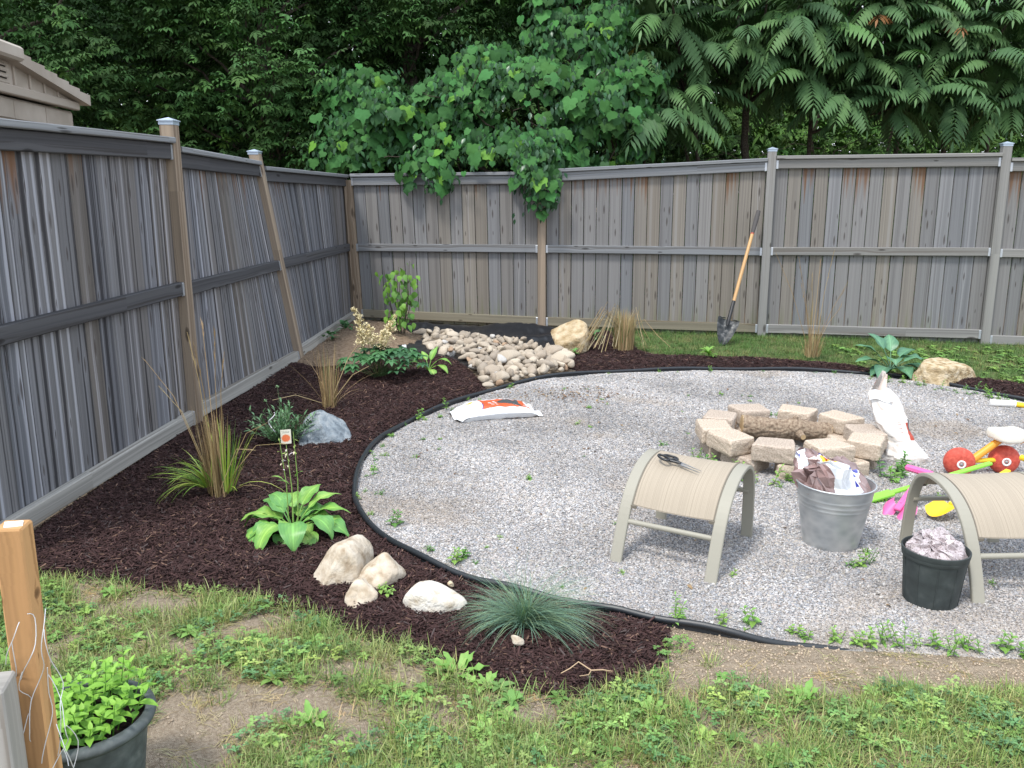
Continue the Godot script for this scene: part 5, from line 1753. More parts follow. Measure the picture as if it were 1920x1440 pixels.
	mb.grid(8, 10, func(u: float, v: float) -> Vector3:
		var w := lerpf(0.03, 0.008, v)
		return Vector3(-0.095 + (u * 2 - 1) * w + 0.03 * v, 0.38 + 0.115 * v, -0.062 - 0.055 * v - 0.012 * sin(PI * u)), false)
	part("inner_liner", mb.mesh(), inside, rt)
	mb = MB.new()
	mb.grid(14, 8, func(u: float, v: float) -> Vector3:
		return Vector3(-0.165 + u * 0.13, 0.4 - 0.05 * v * v + 0.01 * sin(u * 6.0), -0.05 + 0.03 * v), true)
	part("folded_lip", mb.mesh(), pale, rt)

# ---------------------------------------------------------------- shovel
func shovel_on_fence() -> void:
	var a := Vector3(2.17, 0.02, -8.72)
	var b := Vector3(2.61, 1.36, -9.3)
	var y := (b - a).normalized()
	var z := (Vector3(-0.15, 0.3, 1.0) - y * y.dot(Vector3(-0.15, 0.3, 1.0))).normalized()
	var root := thing("shovel", "round point shovel with wooden handle leaning against the back fence", "shovel", a)
	root.transform.basis = Basis(y.cross(z), y, z)
	var L := (b - a).length()
	var steel := grained([[0.2, Color(0.02, 0.022, 0.024)], [0.55, Color(0.045, 0.05, 0.053)], [0.75, Color(0.13, 0.13, 0.13)], [1.0, Color(0.25, 0.24, 0.23)]], 1701, 0.02, 3.0, 0.4, 0.03, 5, 256)
	steel.metallic = 0.3
	var black := mat(lin(0.015, 0.015, 0.017), 0.45)
	var grip := mat(lin(0.07, 0.065, 0.065), 0.8)
	var wood := mat(Color.WHITE, 0.5)
	wood.albedo_texture = ntex(noise(1702, 0.02), [[0.2, Color(0.42, 0.24, 0.1)], [0.8, Color(0.58, 0.36, 0.16)]], 256)
	wood.uv1_scale = Vector3(4, 0.6, 1)
	var mb := MB.new()
	for side in 2:
		mb.grid(16, 16, func(u: float, v: float) -> Vector3:
			var s := u * 2 - 1
			var w := 0.118 * pow(clampf(v * 1.15 + 0.02, 0, 1), 0.5) * (1.0 - 0.06 * v)
			var bulge := 0.022 * exp(-pow(s / 0.22, 2.0)) * smoothstep(0.35, 1.0, v)
			return Vector3(s * w, 0.285 * v + 0.012 * s * s * v, 0.03 * s * s - 0.01 + bulge + (0.0 if side == 0 else -0.003)), side == 1)
	part("blade", mb.mesh(), steel, root)
	mb = MB.new()
	for s in [-1, 1]: mb.box(Transform3D(Basis.IDENTITY, Vector3(s * 0.07, 0.297, 0.006)), Vector3(0.07, 0.006, 0.022), 0.001)
	part("foot_rest", mb.mesh(), steel, root)
	mb = MB.new()
	mb.tube([Vector3(0, 0.22, 0.01), Vector3(0, 0.3, 0.012), Vector3(0, 0.36, 0.004), Vector3(0, 0.5, 0)], [0.012, 0.02, 0.018, 0.0195], 14)
	part("socket", mb.mesh(), black, root)
	mb = MB.new()
	mb.tube([Vector3(0, 0.49, 0), Vector3(0, 0.8, 0), Vector3(0, L - 0.25, 0)], [0.0175, 0.0185, 0.0175], 14)
	part("handle", mb.mesh(), wood, root)
	mb = MB.new()
	mb.tube([Vector3(0, L - 0.255, 0), Vector3(0, L - 0.24, 0)], [0.0185], 14)
	part("collar", mb.mesh(), mat(lin(0.35, 0.06, 0.03), 0.5), root)
	mb = MB.new()
	mb.tube([Vector3(0, L - 0.245, 0), Vector3(0, L - 0.2, 0), Vector3(0, L - 0.06, 0), Vector3(0, L + 0.02, 0)], [0.018, 0.022, 0.025, 0.022], 14)
	part("grip", mb.mesh(), grip, root)

# ---------------------------------------------------------------- toys at the right edge
func toys() -> void:
	var red := grained([[0.2, Color(0.44, 0.065, 0.045)], [0.6, Color(0.56, 0.095, 0.065)], [1.0, Color(0.64, 0.16, 0.11)]], 1801, 0.04, 4.0, 0.6, 0.15, 3, 256)
	var cream := mat(lin(0.8, 0.76, 0.66), 0.45)
	var white := mat(lin(0.8, 0.79, 0.77), 0.4)
	var orange := mat(lin(0.8, 0.33, 0.03), 0.45)
	var yellow := mat(lin(0.82, 0.52, 0.02), 0.45)
	var green := mat(lin(0.25, 0.62, 0.06), 0.45)
	var pink := mat(lin(0.72, 0.13, 0.36), 0.45)
	var bolt := mat(lin(0.25, 0.25, 0.25), 0.4)
	# toddler's trike
	var t := thing("toy_trike", "child's trike with chunky red wheels and a cream seat", "tricycle", Vector3(2.7, 0.012, -4.68), 0.12)
	for e in [[Vector3(-0.145, 0.085, 0.01), 0.0], [Vector3(0.145, 0.085, -0.01), 0.0], [Vector3(0.5, 0.095, 0.12), 0.3]]:
		var w := Node3D.new()
		w.name = "wheel" if t.get_node_or_null("wheel") == null else "wheel_%03d" % [t.get_children().filter(func(n): return String(n.name).begins_with("wheel")).size()]
		t.add_child(w)
		w.position = e[0]
		w.rotation = Vector3(0, e[1] - 0.35, 0)
		var mb := MB.new()
		var prof := []
		for i in 25:
			var a := -PI / 2 + PI * i / 24.0
			prof.append(Vector2(maxf(0.084 * pow(cos(a), 0.6), 0.0), 0.052 * sin(a)))
		mb.lathe(prof, 40, Transform3D(Basis(Vector3.RIGHT, PI / 2), Vector3.ZERO))
		part("tyre", mb.mesh(), red, w)
		for s in [-1, 1]:
			mb = MB.new()
			mb.lathe([Vector2(0.025, 0.047), Vector2(0.024, 0.054), Vector2(0.018, 0.056), Vector2(0.011, 0.05)], 24, Transform3D(Basis(Vector3.RIGHT, s * PI / 2), Vector3.ZERO))
			part("hub", mb.mesh(), white, w)
			mb = MB.new()
			mb.lathe([Vector2(0.012, 0.048), Vector2(0.008, 0.056), Vector2(0.0, 0.058)], 14, Transform3D(Basis(Vector3.RIGHT, s * PI / 2), Vector3.ZERO))
			part("axle_nut", mb.mesh(), bolt, w)
	var mb2 := MB.new()
	mb2.tube([Vector3(-0.1, 0.086, 0.0), Vector3(0.1, 0.086, 0.0)], [0.014], 12)
	part("axle", mb2.mesh(), yellow, t)
	mb2 = MB.new()
	mb2.tube([Vector3(-0.06, 0.092, 0.0), Vector3(0.02, 0.15, 0.0), Vector3(0.1, 0.21, 0.0), Vector3(0.2, 0.22, 0.04), Vector3(0.4, 0.22, 0.1), Vector3(0.5, 0.2, 0.12)], [0.022, 0.021, 0.021, 0.022, 0.02, 0.02], 14)
	part("frame_tube", mb2.mesh(), orange, t)
	mb2 = MB.new()
	mb2.tube([Vector3(0.5, 0.1, 0.12), Vector3(0.49, 0.3, 0.118), Vector3(0.48, 0.36, 0.115)], [0.016], 12)
	mb2.tube([Vector3(0.44, 0.36, -0.02), Vector3(0.48, 0.365, 0.115), Vector3(0.52, 0.36, 0.25)], [0.012], 10)
	part("handlebar", mb2.mesh(), yellow, t)
	mb2 = MB.new()
	var sh := func(u: float, v: float) -> Vector3:
		var a := u * TAU
		var el := (v - 0.5) * PI
		var ce := pow(maxf(cos(el), 0.0), 0.45)
		var c := cos(a)
		var s := sin(a)
		return Vector3(signf(c) * pow(absf(c), 0.7) * 0.095 * ce, 0.036 * signf(sin(el)) * pow(absf(sin(el)), 0.6) + 0.012 * c * c, signf(s) * pow(absf(s), 0.7) * 0.085 * ce)
	mb2.grid(36, 20, sh, true)
	part("seat", mb2.mesh(), cream, t, Transform3D(Basis.IDENTITY, Vector3(0.13, 0.232, 0.0)))
	# garden toys behind the right ottoman: handle runs from a to b
	var tool := func(called: String, label: String, m: Material, a: Vector3, b: Vector3, w: float) -> Node3D:
		var r := thing(called, label, "toy", a, 0.0, "plastic garden toys behind the right ottoman")
		r.transform = aim(a, b - a)
		var L := (b - a).length()
		var q := MB.new()
		q.box(Transform3D(Basis.IDENTITY, Vector3(0, 0, L * 0.5)), Vector3(w, 0.016, L), 0.004)
		part("handle", q.mesh(), m, r)
		q = MB.new()
		q.box(Transform3D(Basis.IDENTITY, Vector3(0, 0.004, L * 0.55)), Vector3(w * 0.35, 0.014, L * 0.75), 0.003)
		part("stiffening_rib", q.mesh(), m, r)
		return r
	var g: Node3D = tool.call("toy_rake", "lime green toy rake with its handle lying past the ottoman", green, Vector3(1.93, 0.045, -4.22), Vector3(2.545, 0.2, -4.32), 0.03)
	var q2 := MB.new()
	q2.box(Transform3D(Basis.IDENTITY, Vector3(0, 0.0, -0.05)), Vector3(0.065, 0.02, 0.24), 0.006)
	part("rake_head", q2.mesh(), green, g)
	for k in 8:
		q2 = MB.new()
		q2.prism([Vector3(-0.02, -0.035, -0.118 + k * 0.02), Vector3(-0.014, -0.035, -0.118 + k * 0.02), Vector3(-0.014, -0.035, -0.124 + k * 0.02), Vector3(-0.02, -0.035, -0.124 + k * 0.02)], [Vector3(-0.026, -0.006, -0.113 + k * 0.02), Vector3(-0.012, -0.006, -0.113 + k * 0.02), Vector3(-0.012, -0.006, -0.126 + k * 0.02), Vector3(-0.026, -0.006, -0.126 + k * 0.02)], [0, 1, 2, 3, 4], 0, 1)
		part("tooth", q2.mesh(), green, g)
	var yl: Node3D = tool.call("toy_shovel", "yellow toy shovel lying beside the lime green rake", yellow, Vector3(2.2, 0.075, -4.03), Vector3(2.57, 0.2, -4.2), 0.03)
	q2 = MB.new()
	q2.grid(10, 8, func(u: float, v: float) -> Vector3: return Vector3((u - 0.5) * 0.12, 0.02 * pow(u * 2 - 1, 2), -0.14 * v * (1.0 - 0.25 * pow(u * 2 - 1, 2))), false)
	part("scoop", q2.mesh(), yellow, yl)
	q2 = MB.new()
	q2.tube([Vector3(-0.035, 0.0, 0.57), Vector3(0.035, 0.0, 0.57)], [0.016], 12)
	part("grip", q2.mesh(), yellow, yl)
	var pk: Node3D = tool.call("toy_shovel", "bright pink toy shovel with a ribbed crossbar grip", pink, Vector3(1.93, 0.045, -4.02), Vector3(2.09, 0.185, -4.13), 0.036)
	for s in [-1, 1]:
		q2 = MB.new()
		q2.grid(10, 10, func(u: float, v: float) -> Vector3:
			return Vector3(s * (0.01 + 0.075 * u * (0.5 + 0.5 * sin(PI * clampf(v * 0.9 + 0.1, 0, 1)))), -0.014 + 0.02 * sin(PI * u) - 0.01 * v, 0.03 - 0.13 * v + 0.05 * u * u), s > 0)
		part("scoop_lobe", q2.mesh(), pink, pk)
	q2 = MB.new()
	q2.box(Transform3D(Basis.IDENTITY, Vector3(0.03, 0.0, 0.27)), Vector3(0.15, 0.03, 0.034), 0.009)
	part("crossbar_grip", q2.mesh(), pink, pk)
	for k in 10:
		q2 = MB.new()
		q2.box(Transform3D(Basis.IDENTITY, Vector3(-0.03 + k * 0.0128, -0.0, 0.255)), Vector3(0.006, 0.016, 0.008), 0.001)
		part("grip_rib", q2.mesh(), pink, pk)
	# white and yellow toy at the frame's edge
	var bt := thing("toy_bat", "white plastic tube toy with yellow handle on the far gravel", "toy", Vector3(3.7, 0.04, -6.28), -0.2)
	q2 = MB.new()
	q2.tube([Vector3(-0.07, 0, 0), Vector3(-0.065, 0, 0), Vector3(0.095, 0, 0), Vector3(0.1, 0, 0)], [0.02, 0.026, 0.026, 0.024], 16)
	part("tube", q2.mesh(), white, bt)
	q2 = MB.new()
	q2.tube([Vector3(0.098, 0, 0), Vector3(0.105, 0, 0)], [0.032], 16)
	part("collar", q2.mesh(), white, bt)
	q2 = MB.new()
	q2.tube([Vector3(0.1, 0, 0), Vector3(0.2, -0.008, 0.01), Vector3(0.42, -0.012, 0.02)], [0.02, 0.017, 0.016], 12)
	part("handle", q2.mesh(), yellow, bt)

# ---------------------------------------------------------------- plants in the beds
func hosta_leaf(P: float, L: float, W: float, e0: float, e1: float, wave := 0.0, cup := 0.3) -> ArrayMesh:
	var mb := MB.new()
	var n := 9
	var q := Vector3.ZERO
	var pts := []
	for i in 5:
		pts.append(q)
		var a := lerpf(e0, lerpf(e0, e1, 0.25), i / 4.0)
		if i < 4: q += Vector3(0, sin(a), cos(a)) * P / 4.0
	mb.tube(pts, [0.0045, 0.004, 0.0035], 5, false)
	var prev := -1
	for i in n + 1:
		var t := float(i) / n
		var a := lerpf(lerpf(e0, e1, 0.25), e1, t)
		var hw := W * 0.5 * sin(PI * pow(clampf(t, 0.015, 0.99), 0.68)) * (1.0 - 0.12 * t)
		var up := Vector3(0, cos(a), -sin(a))
		var f := -1
		for k in 5:
			var s := k / 2.0 - 1.0
			var rise := hw * (cup * absf(s) - 0.12 * s * s) + wave * hw * sin(t * 12.0 + s * 2.0) * absf(s)
			var id := mb.p(q + Vector3(s * hw, 0, 0) + up * rise, Vector2(k / 4.0, t))
			if k == 0: f = id
		if prev >= 0:
			for k in 4: mb.quad(prev + k, f + k, f + k + 1, prev + k + 1)
		prev = f
		q += Vector3(0, sin(a), cos(a)) * L / n
	return mb.mesh()

func hosta_mat(mid: Color, rim: Color, back: float) -> StandardMaterial3D:
	var im := Image.create(64, 64, false, Image.FORMAT_RGB8)
	for y in 64:
		for x in 64:
			var u := absf(x / 31.5 - 1.0)
			var c := mid.lerp(rim, smoothstep(0.15, 0.8, u + 0.15 * sin(y * 0.4 + x * 0.3)))
			var vein := 0.88 + 0.16 * absf(sin(u * 14.0 + 0.6 * sin(y * 0.05)))
			if u < 0.05: vein = 1.3
			im.set_pixel(x, y, lin(c.r * vein, c.g * vein, c.b * vein))
	var m := mat(Color.WHITE, 0.42, 0.45)
	m.albedo_texture = ImageTexture.create_from_image(im)
	m.texture_repeat = false
	m.backlight_enabled = true
	m.backlight = Color(rim.r * back, rim.g * back, rim.b * back * 0.5)
	return m

func clump(mb: MB, at_: Vector3, n: int, r: float, lo: float, hi: float, w: float, spread: float, droop: float, cols: Array, seg := 4, pull := Vector3.ZERO) -> void:
	for k in n:
		var a := rr(0, TAU)
		var o := Vector3(cos(a), 0, sin(a)) * r * sqrt(rng.randf())
		var d := Vector3(o.x / r * spread + rng.randfn(0, spread * 0.35), 1, o.z / r * spread + rng.randfn(0, spread * 0.35)) + pull * rr(0.3, 1.2)
		var c: Color = cols[rng.randi() % cols.size()]
		var f := rr(0.75, 1.25)
		mb.col = Color(c.r * f, c.g * f, c.b * f)
		mb.blade(at_ + o, d, rr(lo, hi), w * rr(0.7, 1.3), droop * rr(0.4, 1.5), seg)

func bed_plants() -> void:
	var tan_ := [Color(0.36, 0.27, 0.13), Color(0.45, 0.35, 0.19), Color(0.28, 0.19, 0.09), Color(0.4, 0.28, 0.15)]
	var lime := [Color(0.3, 0.42, 0.06), Color(0.2, 0.36, 0.06), Color(0.38, 0.45, 0.1)]
	var green := [Color(0.09, 0.2, 0.05), Color(0.14, 0.26, 0.06)]
	var straw := foliage(Color(1, 1, 1), 0.2, 0.7)
	straw.backlight = Color(0.3, 0.25, 0.12)
	var leafy := foliage(Color(1, 1, 1), 0.3, 0.5)
	leafy.backlight = Color(0.3, 0.38, 0.12)
	var Z := Vector3.ZERO
	# large hosta
	var hm := [hosta_mat(Color(0.22, 0.41, 0.08), Color(0.14, 0.32, 0.065), 1.1), hosta_mat(Color(0.28, 0.45, 0.1), Color(0.18, 0.37, 0.075), 1.2), hosta_mat(Color(0.15, 0.34, 0.08), Color(0.11, 0.28, 0.075), 1.0)]
	var h := thing("hosta", "large bright green hosta with pale midribs and tall flower stalks", "hosta", Vector3(-1.0, 0.045, -3.68))
	rng.seed = 2001
	var spec := [[0.25, 0.13, 0.16, 0.1, 0.95, -1.5, 2], [-0.45, 0.11, 0.17, 0.085, 0.9, -1.5, 0], [1.05, 0.13, 0.15, 0.085, 0.95, -1.4, 2], [-1.0, 0.08, 0.15, 0.075, 0.75, -0.9, 0], [-1.6, 0.1, 0.16, 0.085, 0.9, -0.75, 1], [-1.35, 0.1, 0.12, 0.06, 0.5, -0.8, 2], [1.35, 0.14, 0.14, 0.085, 0.55, -0.9, 2], [1.75, 0.11, 0.16, 0.07, 0.95, -0.5, 0], [2.1, 0.12, 0.15, 0.065, 1.15, -0.2, 1], [2.7, 0.12, 0.14, 0.07, 1.2, 0.0, 0], [-2.4, 0.11, 0.14, 0.08, 1.15, -0.3, 2], [-2.9, 0.11, 0.14, 0.08, 1.1, -0.4, 0], [0.75, 0.05, 0.11, 0.07, 1.0, -0.9, 1], [-0.75, 0.05, 0.11, 0.07, 0.9, -0.8, 0], [1.6, 0.08, 0.12, 0.07, 1.0, -0.6, 1], [0.0, 0.04, 0.1, 0.07, 1.1, -1.0, 2], [-1.9, 0.07, 0.13, 0.075, 1.0, -0.6, 0], [2.4, 0.06, 0.12, 0.07, 1.1, -0.6, 2], [0.55, 0.1, 0.12, 0.08, 0.4, -1.2, 0], [-0.1, 0.09, 0.1, 0.07, 0.5, -1.3, 2], [3.0, 0.07, 0.13, 0.07, 0.9, -0.6, 1], [0.65, 0.09, 0.13, 0.08, 0.6, -1.5, 1], [-0.85, 0.1, 0.14, 0.08, 0.75, -1.3, 2], [1.5, 0.13, 0.14, 0.075, 0.7, -1.2, 1], [-1.75, 0.12, 0.14, 0.08, 0.75, -1.1, 0], [0.05, 0.06, 0.11, 0.075, 1.2, -0.7, 1], [-2.1, 0.09, 0.13, 0.075, 1.2, -0.2, 2], [2.0, 0.08, 0.12, 0.07, 1.2, -0.5, 2]]
	for s in spec: part("leaf", hosta_leaf(s[1], s[2] * 1.15, s[3] * 1.3, s[4], s[5] - 0.25, 0.2), hm[s[6]], h, Transform3D(Basis(Vector3.UP, s[0]), Vector3(sin(s[0]), 0, cos(s[0])) * 0.012))
	for e in [[Vector3(-0.02, 0, 0.0), Vector3(-0.05, 0.44, -0.02)], [Vector3(0.0, 0, 0.01), Vector3(-0.025, 0.4, -0.04)], [Vector3(0.02, 0, 0.0), Vector3(0.015, 0.47, -0.02)]]:
		var mb := MB.new()
		mb.col = Color(0.2, 0.32, 0.08)
		mb.tube([e[0], (e[0] as Vector3).lerp(e[1], 0.5) + Vector3(0.01, 0, 0), e[1]], [0.003, 0.0025, 0.0015], 5, false)
		for k in 7:
			var t := rr(0.55, 1.0)
			var q: Vector3 = (e[0] as Vector3).lerp(e[1], t)
			mb.col = [Color(0.3, 0.4, 0.1), Color(0.55, 0.5, 0.35), Color(0.6, 0.5, 0.55)][k % 3]
			mb.leaf(aim(q, Vector3(rr(-1, 1), rr(-0.5, 0.6), rr(-1, 1))), rr(0.014, 0.03), 0.008, 3, 0.8, 0.3)
		mb.col = Color(0.2, 0.36, 0.08)
		mb.leaf(aim((e[0] as Vector3).lerp(e[1], 0.55), Vector3(-0.7 if e[1].x < 0 else 0.4, 0.7, 0.2)), 0.06, 0.022, 4, 1.0, 0.2)
		part("flower_stalk", mb.mesh(true), leafy, h)
	# small hosta by the astilbe
	h = thing("hosta", "small yellow green hosta with few upright leaves beside the astilbe", "hosta", Vector3(-0.72, 0.045, -7.2))
	for s in [[0.4, 0.06, 0.15, 0.07, 0.6, -1.4, 1], [-0.5, 0.08, 0.13, 0.065, 1.1, -1.0, 1], [1.4, 0.12, 0.15, 0.075, 1.1, -1.2, 0], [1.0, 0.1, 0.16, 0.08, 0.8, -1.4, 1], [-1.4, 0.1, 0.14, 0.07, 0.9, -0.8, 0], [-1.1, 0.1, 0.12, 0.06, 1.2, -0.5, 1], [2.6, 0.1, 0.15, 0.07, 1.3, 0.4, 0], [-2.6, 0.1, 0.12, 0.06, 1.2, 0.1, 1]]: part("leaf", hosta_leaf(s[1], s[2], s[3], s[4], s[5], 0.08), hm[s[6]], h, Transform3D(Basis(Vector3.UP, s[0]), Z))
	# blue-green hosta beside the slab
	var bm := [hosta_mat(Color(0.12, 0.26, 0.14), Color(0.075, 0.19, 0.105), 0.8), hosta_mat(Color(0.1, 0.23, 0.13), Color(0.065, 0.165, 0.1), 0.7)]
	h = thing("hosta", "broad leaved blue green hosta beside the flat tan slab", "hosta", Vector3(3.36, 0.05, -7.42))
	for s in [[-1.3, 0.16, 0.24, 0.15, 0.6, -0.35, 0], [-0.7, 0.12, 0.24, 0.16, 0.5, -0.9, 1], [-1.8, 0.18, 0.22, 0.14, 0.95, -0.1, 0], [2.9, 0.18, 0.22, 0.14, 1.15, 0.2, 0], [-2.6, 0.2, 0.22, 0.13, 1.2, 0.1, 1], [0.2, 0.1, 0.22, 0.16, 0.6, -0.95, 0], [0.9, 0.12, 0.24, 0.15, 0.6, -0.8, 1], [1.5, 0.14, 0.22, 0.15, 0.75, -0.5, 0], [2.1, 0.16, 0.22, 0.14, 0.9, -0.3, 1], [-0.3, 0.16, 0.2, 0.14, 0.9, -0.7, 0], [0.5, 0.16, 0.2, 0.13, 1.0, -0.5, 1], [-1.0, 0.1, 0.2, 0.14, 0.35, -0.7, 1]]: part("leaf", hosta_leaf(s[1], s[2], s[3], s[4], s[5], 0.1, 0.38), bm[s[6]], h, Transform3D(Basis(Vector3.UP, s[0]), Z))
	# big mixed clump of ornamental grass
	rng.seed = 2051
	var o := thing("ornamental_grass", "tall straw coloured grass clump with yellow striped blades on its left", "grass clump", Vector3(-1.5, 0.04, -4.14))
	var mb := MB.new()
	clump(mb, Z, 210, 0.05, 0.25, 0.5, 0.0045, 0.07, 0.1, tan_, 4, Vector3(-0.1, 0, 0))
	var st := part("dry_stalks", mb.mesh(true), straw, o)
	st.set_meta("kind", "stuff")
	mb = MB.new()
	for e in [Vector3(-0.1, 0.85, 0), Vector3(-0.06, 0.88, -0.1), Vector3(0.02, 0.86, -0.05), Vector3(-0.3, 0.72, 0.05), Vector3(0.07, 0.75, -0.02), Vector3(0.3, 0.42, 0.1), Vector3(0.36, 0.3, 0.05), Vector3(-0.22, 0.6, 0.1), Vector3(0.25, 0.32, 0.22), Vector3(-0.03, 0.8, 0.1)]:
		mb.col = tan_[rng.randi() % 4]
		var b := Vector3(rr(-0.03, 0.03), 0.02, rr(-0.03, 0.03))
		var p := (e as Vector3) * 0.6 + Vector3(0, 0.1, 0)
		mb.tube([b, p, e], [0.002, 0.0016, 0.001], 4, false)
		for k in 12:
			var q: Vector3 = p.lerp(e, rr(0.25, 1.0))
			mb.blade(q, (e as Vector3 - p).normalized() + Vector3(rr(-0.25, 0.25), 0, rr(-0.25, 0.25)), rr(0.02, 0.05), 0.004, 0.2, 2)
	part("seed_stalks", mb.mesh(true), straw, o)
	mb = MB.new()
	clump(mb, Vector3(-0.05, 0.06, 0.02), 60, 0.035, 0.16, 0.3, 0.011, 0.45, 1.5, lime, 6, Vector3(-0.75, 0, 0.1))
	part("striped_blades", mb.mesh(true), leafy, o)
	mb = MB.new()
	clump(mb, Vector3(0.05, 0.03, 0), 34, 0.03, 0.22, 0.4, 0.009, 0.22, 0.4, green + lime, 5, Vector3(0.12, 0, 0))
	clump(mb, Vector3(0.06, 0.03, 0.02), 10, 0.03, 0.2, 0.36, 0.007, 0.5, 1.6, tan_ + lime, 6, Vector3(0.5, 0, 0.1))
	part("green_blades", mb.mesh(true), leafy, o)
	# dry clump behind the blue boulder
	o = thing("ornamental_grass", "thin dry grass clump standing behind the blue grey boulder", "grass clump", Vector3(-1.31, 0.04, -5.93))
	mb = MB.new()
	clump(mb, Z, 70, 0.05, 0.25, 0.5, 0.006, 0.14, 0.15, tan_ + [Color(0.24, 0.26, 0.1)], 4)
	clump(mb, Z, 16, 0.05, 0.3, 0.55, 0.005, 0.7, 0.9, tan_, 5)
	for e in [Vector3(0.3, 0.32, 0.05), Vector3(-0.32, 0.13, 0.3), Vector3(0.24, 0.5, 0)]:
		mb.col = tan_[1]
		mb.tube([Vector3(0, 0.02, 0), e * 0.6 + Vector3(0, 0.06, 0), e], [0.003, 0.0025, 0.002], 4, false)
	part("dry_blades", mb.mesh(true), straw, o).set_meta("kind", "stuff")
	# bent-over tan clump by the sandstone boulder
	o = thing("ornamental_grass", "bent over bundle of tan grass beside the sandstone boulder", "grass clump", Vector3(1.1, 0.045, -8.3))
	mb = MB.new()
	clump(mb, Z, 230, 0.1, 0.25, 0.42, 0.009, 0.06, 0.1, tan_ + [Color(0.42, 0.36, 0.18)], 4)
	clump(mb, Z, 30, 0.08, 0.3, 0.5, 0.006, 0.35, 0.3, tan_, 4, Vector3(-0.2, 0, 0))
	for k in 34:
		var far := rr(-0.5, -0.1) if k < 29 else rr(0.15, 0.5)
		mb.col = (tan_ + [Color(0.5, 0.42, 0.26)])[rng.randi() % 5] * rr(0.85, 1.2)
		var fz := rr(0.0, 0.32)
		var knee := Vector3(far * rr(0.35, 0.6), rr(0.3, 0.48), fz * 0.3)
		mb.tube([Vector3(rr(-0.07, 0.07), 0.02, rr(-0.05, 0.05)), knee * Vector3(0.5, 0.75, 0.5), knee, knee.lerp(Vector3(far, 0.02, fz), 0.5), Vector3(far, rr(0.0, 0.1), fz)], [0.002, 0.0022, 0.002, 0.003, 0.004 if k < 29 else 0.002], 3, false)
	part("dry_blades", mb.mesh(true), straw, o).set_meta("kind", "stuff")
	mb = MB.new()
	clump(mb, Vector3(-0.02, 0.02, 0), 50, 0.08, 0.3, 0.42, 0.006, 0.3, 0.6, [Color(0.16, 0.24, 0.08)], 4)
	part("green_blades", mb.mesh(true), leafy, o)
	# tall thin dry grass
	o = thing("ornamental_grass", "sparse tall dry grass stalks standing before the right fence panel", "grass clump", Vector3(2.87, 0.045, -8.04))
	mb = MB.new()
	clump(mb, Z, 60, 0.07, 0.12, 0.3, 0.007, 0.25, 0.5, tan_, 4)
	clump(mb, Z, 22, 0.05, 0.35, 0.65, 0.006, 0.12, 0.25, tan_, 5)
	for e in [Vector3(-0.42, 0.98, 0), Vector3(-0.22, 0.95, 0.05), Vector3(0.12, 1.0, 0), Vector3(0.28, 0.72, 0), Vector3(-0.1, 0.8, 0.1), Vector3(0.2, 0.5, 0.1), Vector3(0.02, 0.9, -0.05), Vector3(-0.16, 0.7, 0)]:
		mb.col = tan_[rng.randi() % 4]
		mb.tube([Vector3(rr(-0.03, 0.03), 0.02, 0), e * 0.55 + Vector3(0, 0.06, 0), e], [0.003, 0.0025, 0.0016], 4, false)
		for k in 8: mb.blade((e as Vector3) * rr(0.7, 1.0), e + Vector3(rr(-0.2, 0.2), 0, 0), rr(0.03, 0.07), 0.005, 0.2, 2)
	part("dry_blades", mb.mesh(true), straw, o).set_meta("kind", "stuff")
	# blue fescue, combed to both sides
	rng.seed = 2101
	o = thing("blue_grass", "fine blue green grass tuft sprawling on the mulch beside the whitish boulder", "grass clump", Vector3(0.05, 0.05, -2.83))
	mb = MB.new()
	var bl := [Color(0.15, 0.27, 0.2), Color(0.19, 0.32, 0.23), Color(0.12, 0.23, 0.16), Color(0.2, 0.31, 0.19), Color(0.24, 0.32, 0.16)]
	clump(mb, Z, 300, 0.035, 0.1, 0.2, 0.0022, 0.7, 1.6, bl, 6)
	clump(mb, Z, 330, 0.035, 0.18, 0.3, 0.0022, 0.35, 1.5, bl, 6, Vector3(-0.8, 0, 0.05))
	clump(mb, Z, 420, 0.035, 0.2, 0.37, 0.0022, 0.25, 1.5, bl, 6, Vector3(0.9, 0, 0.3))
	part("blades", mb.mesh(true), leafy, o).set_meta("kind", "stuff")
	# astilbe: feathery cream plumes over dark leaves
	rng.seed = 2151
	o = thing("astilbe", "dark leaved astilbe with feathery cream flower plumes", "flowering plant", Vector3(-1.12, 0.04, -6.95))
	var cream := foliage(Color(1, 1, 1), 0.25, 0.8)
	cream.backlight = Color(0.4, 0.36, 0.22)
	for e in [[Vector3(-0.09, 0.3, -0.05), Vector3(-0.2, 0.58, -0.05)], [Vector3(-0.04, 0.26, 0.0), Vector3(-0.05, 0.44, 0.02)], [Vector3(0.03, 0.24, 0.0), Vector3(0.07, 0.4, 0.02)], [Vector3(0.06, 0.28, -0.08), Vector3(0.14, 0.5, -0.1)], [Vector3(-0.1, 0.24, 0.02), Vector3(-0.13, 0.42, 0.04)]]:
		mb = MB.new()
		mb.col = Color(0.35, 0.3, 0.14)
		mb.tube([Vector3(0, 0.0, 0), e[0], e[1]], [0.003, 0.0025, 0.001], 4, false)
		for k in 60:
			var t := rng.randf()
			var q: Vector3 = (e[0] as Vector3).lerp(e[1], t)
			var side := Vector3(rr(-1, 1), rr(-0.1, 0.7), rr(-1, 1)).normalized() * lerpf(0.09, 0.015, t)
			for j in 7:
				var b: Vector3 = q + side * (j + 1) / 7.0 + Vector3(rr(-0.006, 0.006), rr(-0.006, 0.006), rr(-0.006, 0.006))
				mb.col = Color(0.74, 0.66, 0.42) * rr(0.8, 1.2)
				mb.leaf(aim(b, Vector3(rr(-1, 1), rr(-0.3, 1), rr(-1, 1))), rr(0.014, 0.024), 0.013, 2, 0.4, 0.3)
		part("plume", mb.mesh(true), cream, o)
	var dark_leaf := []
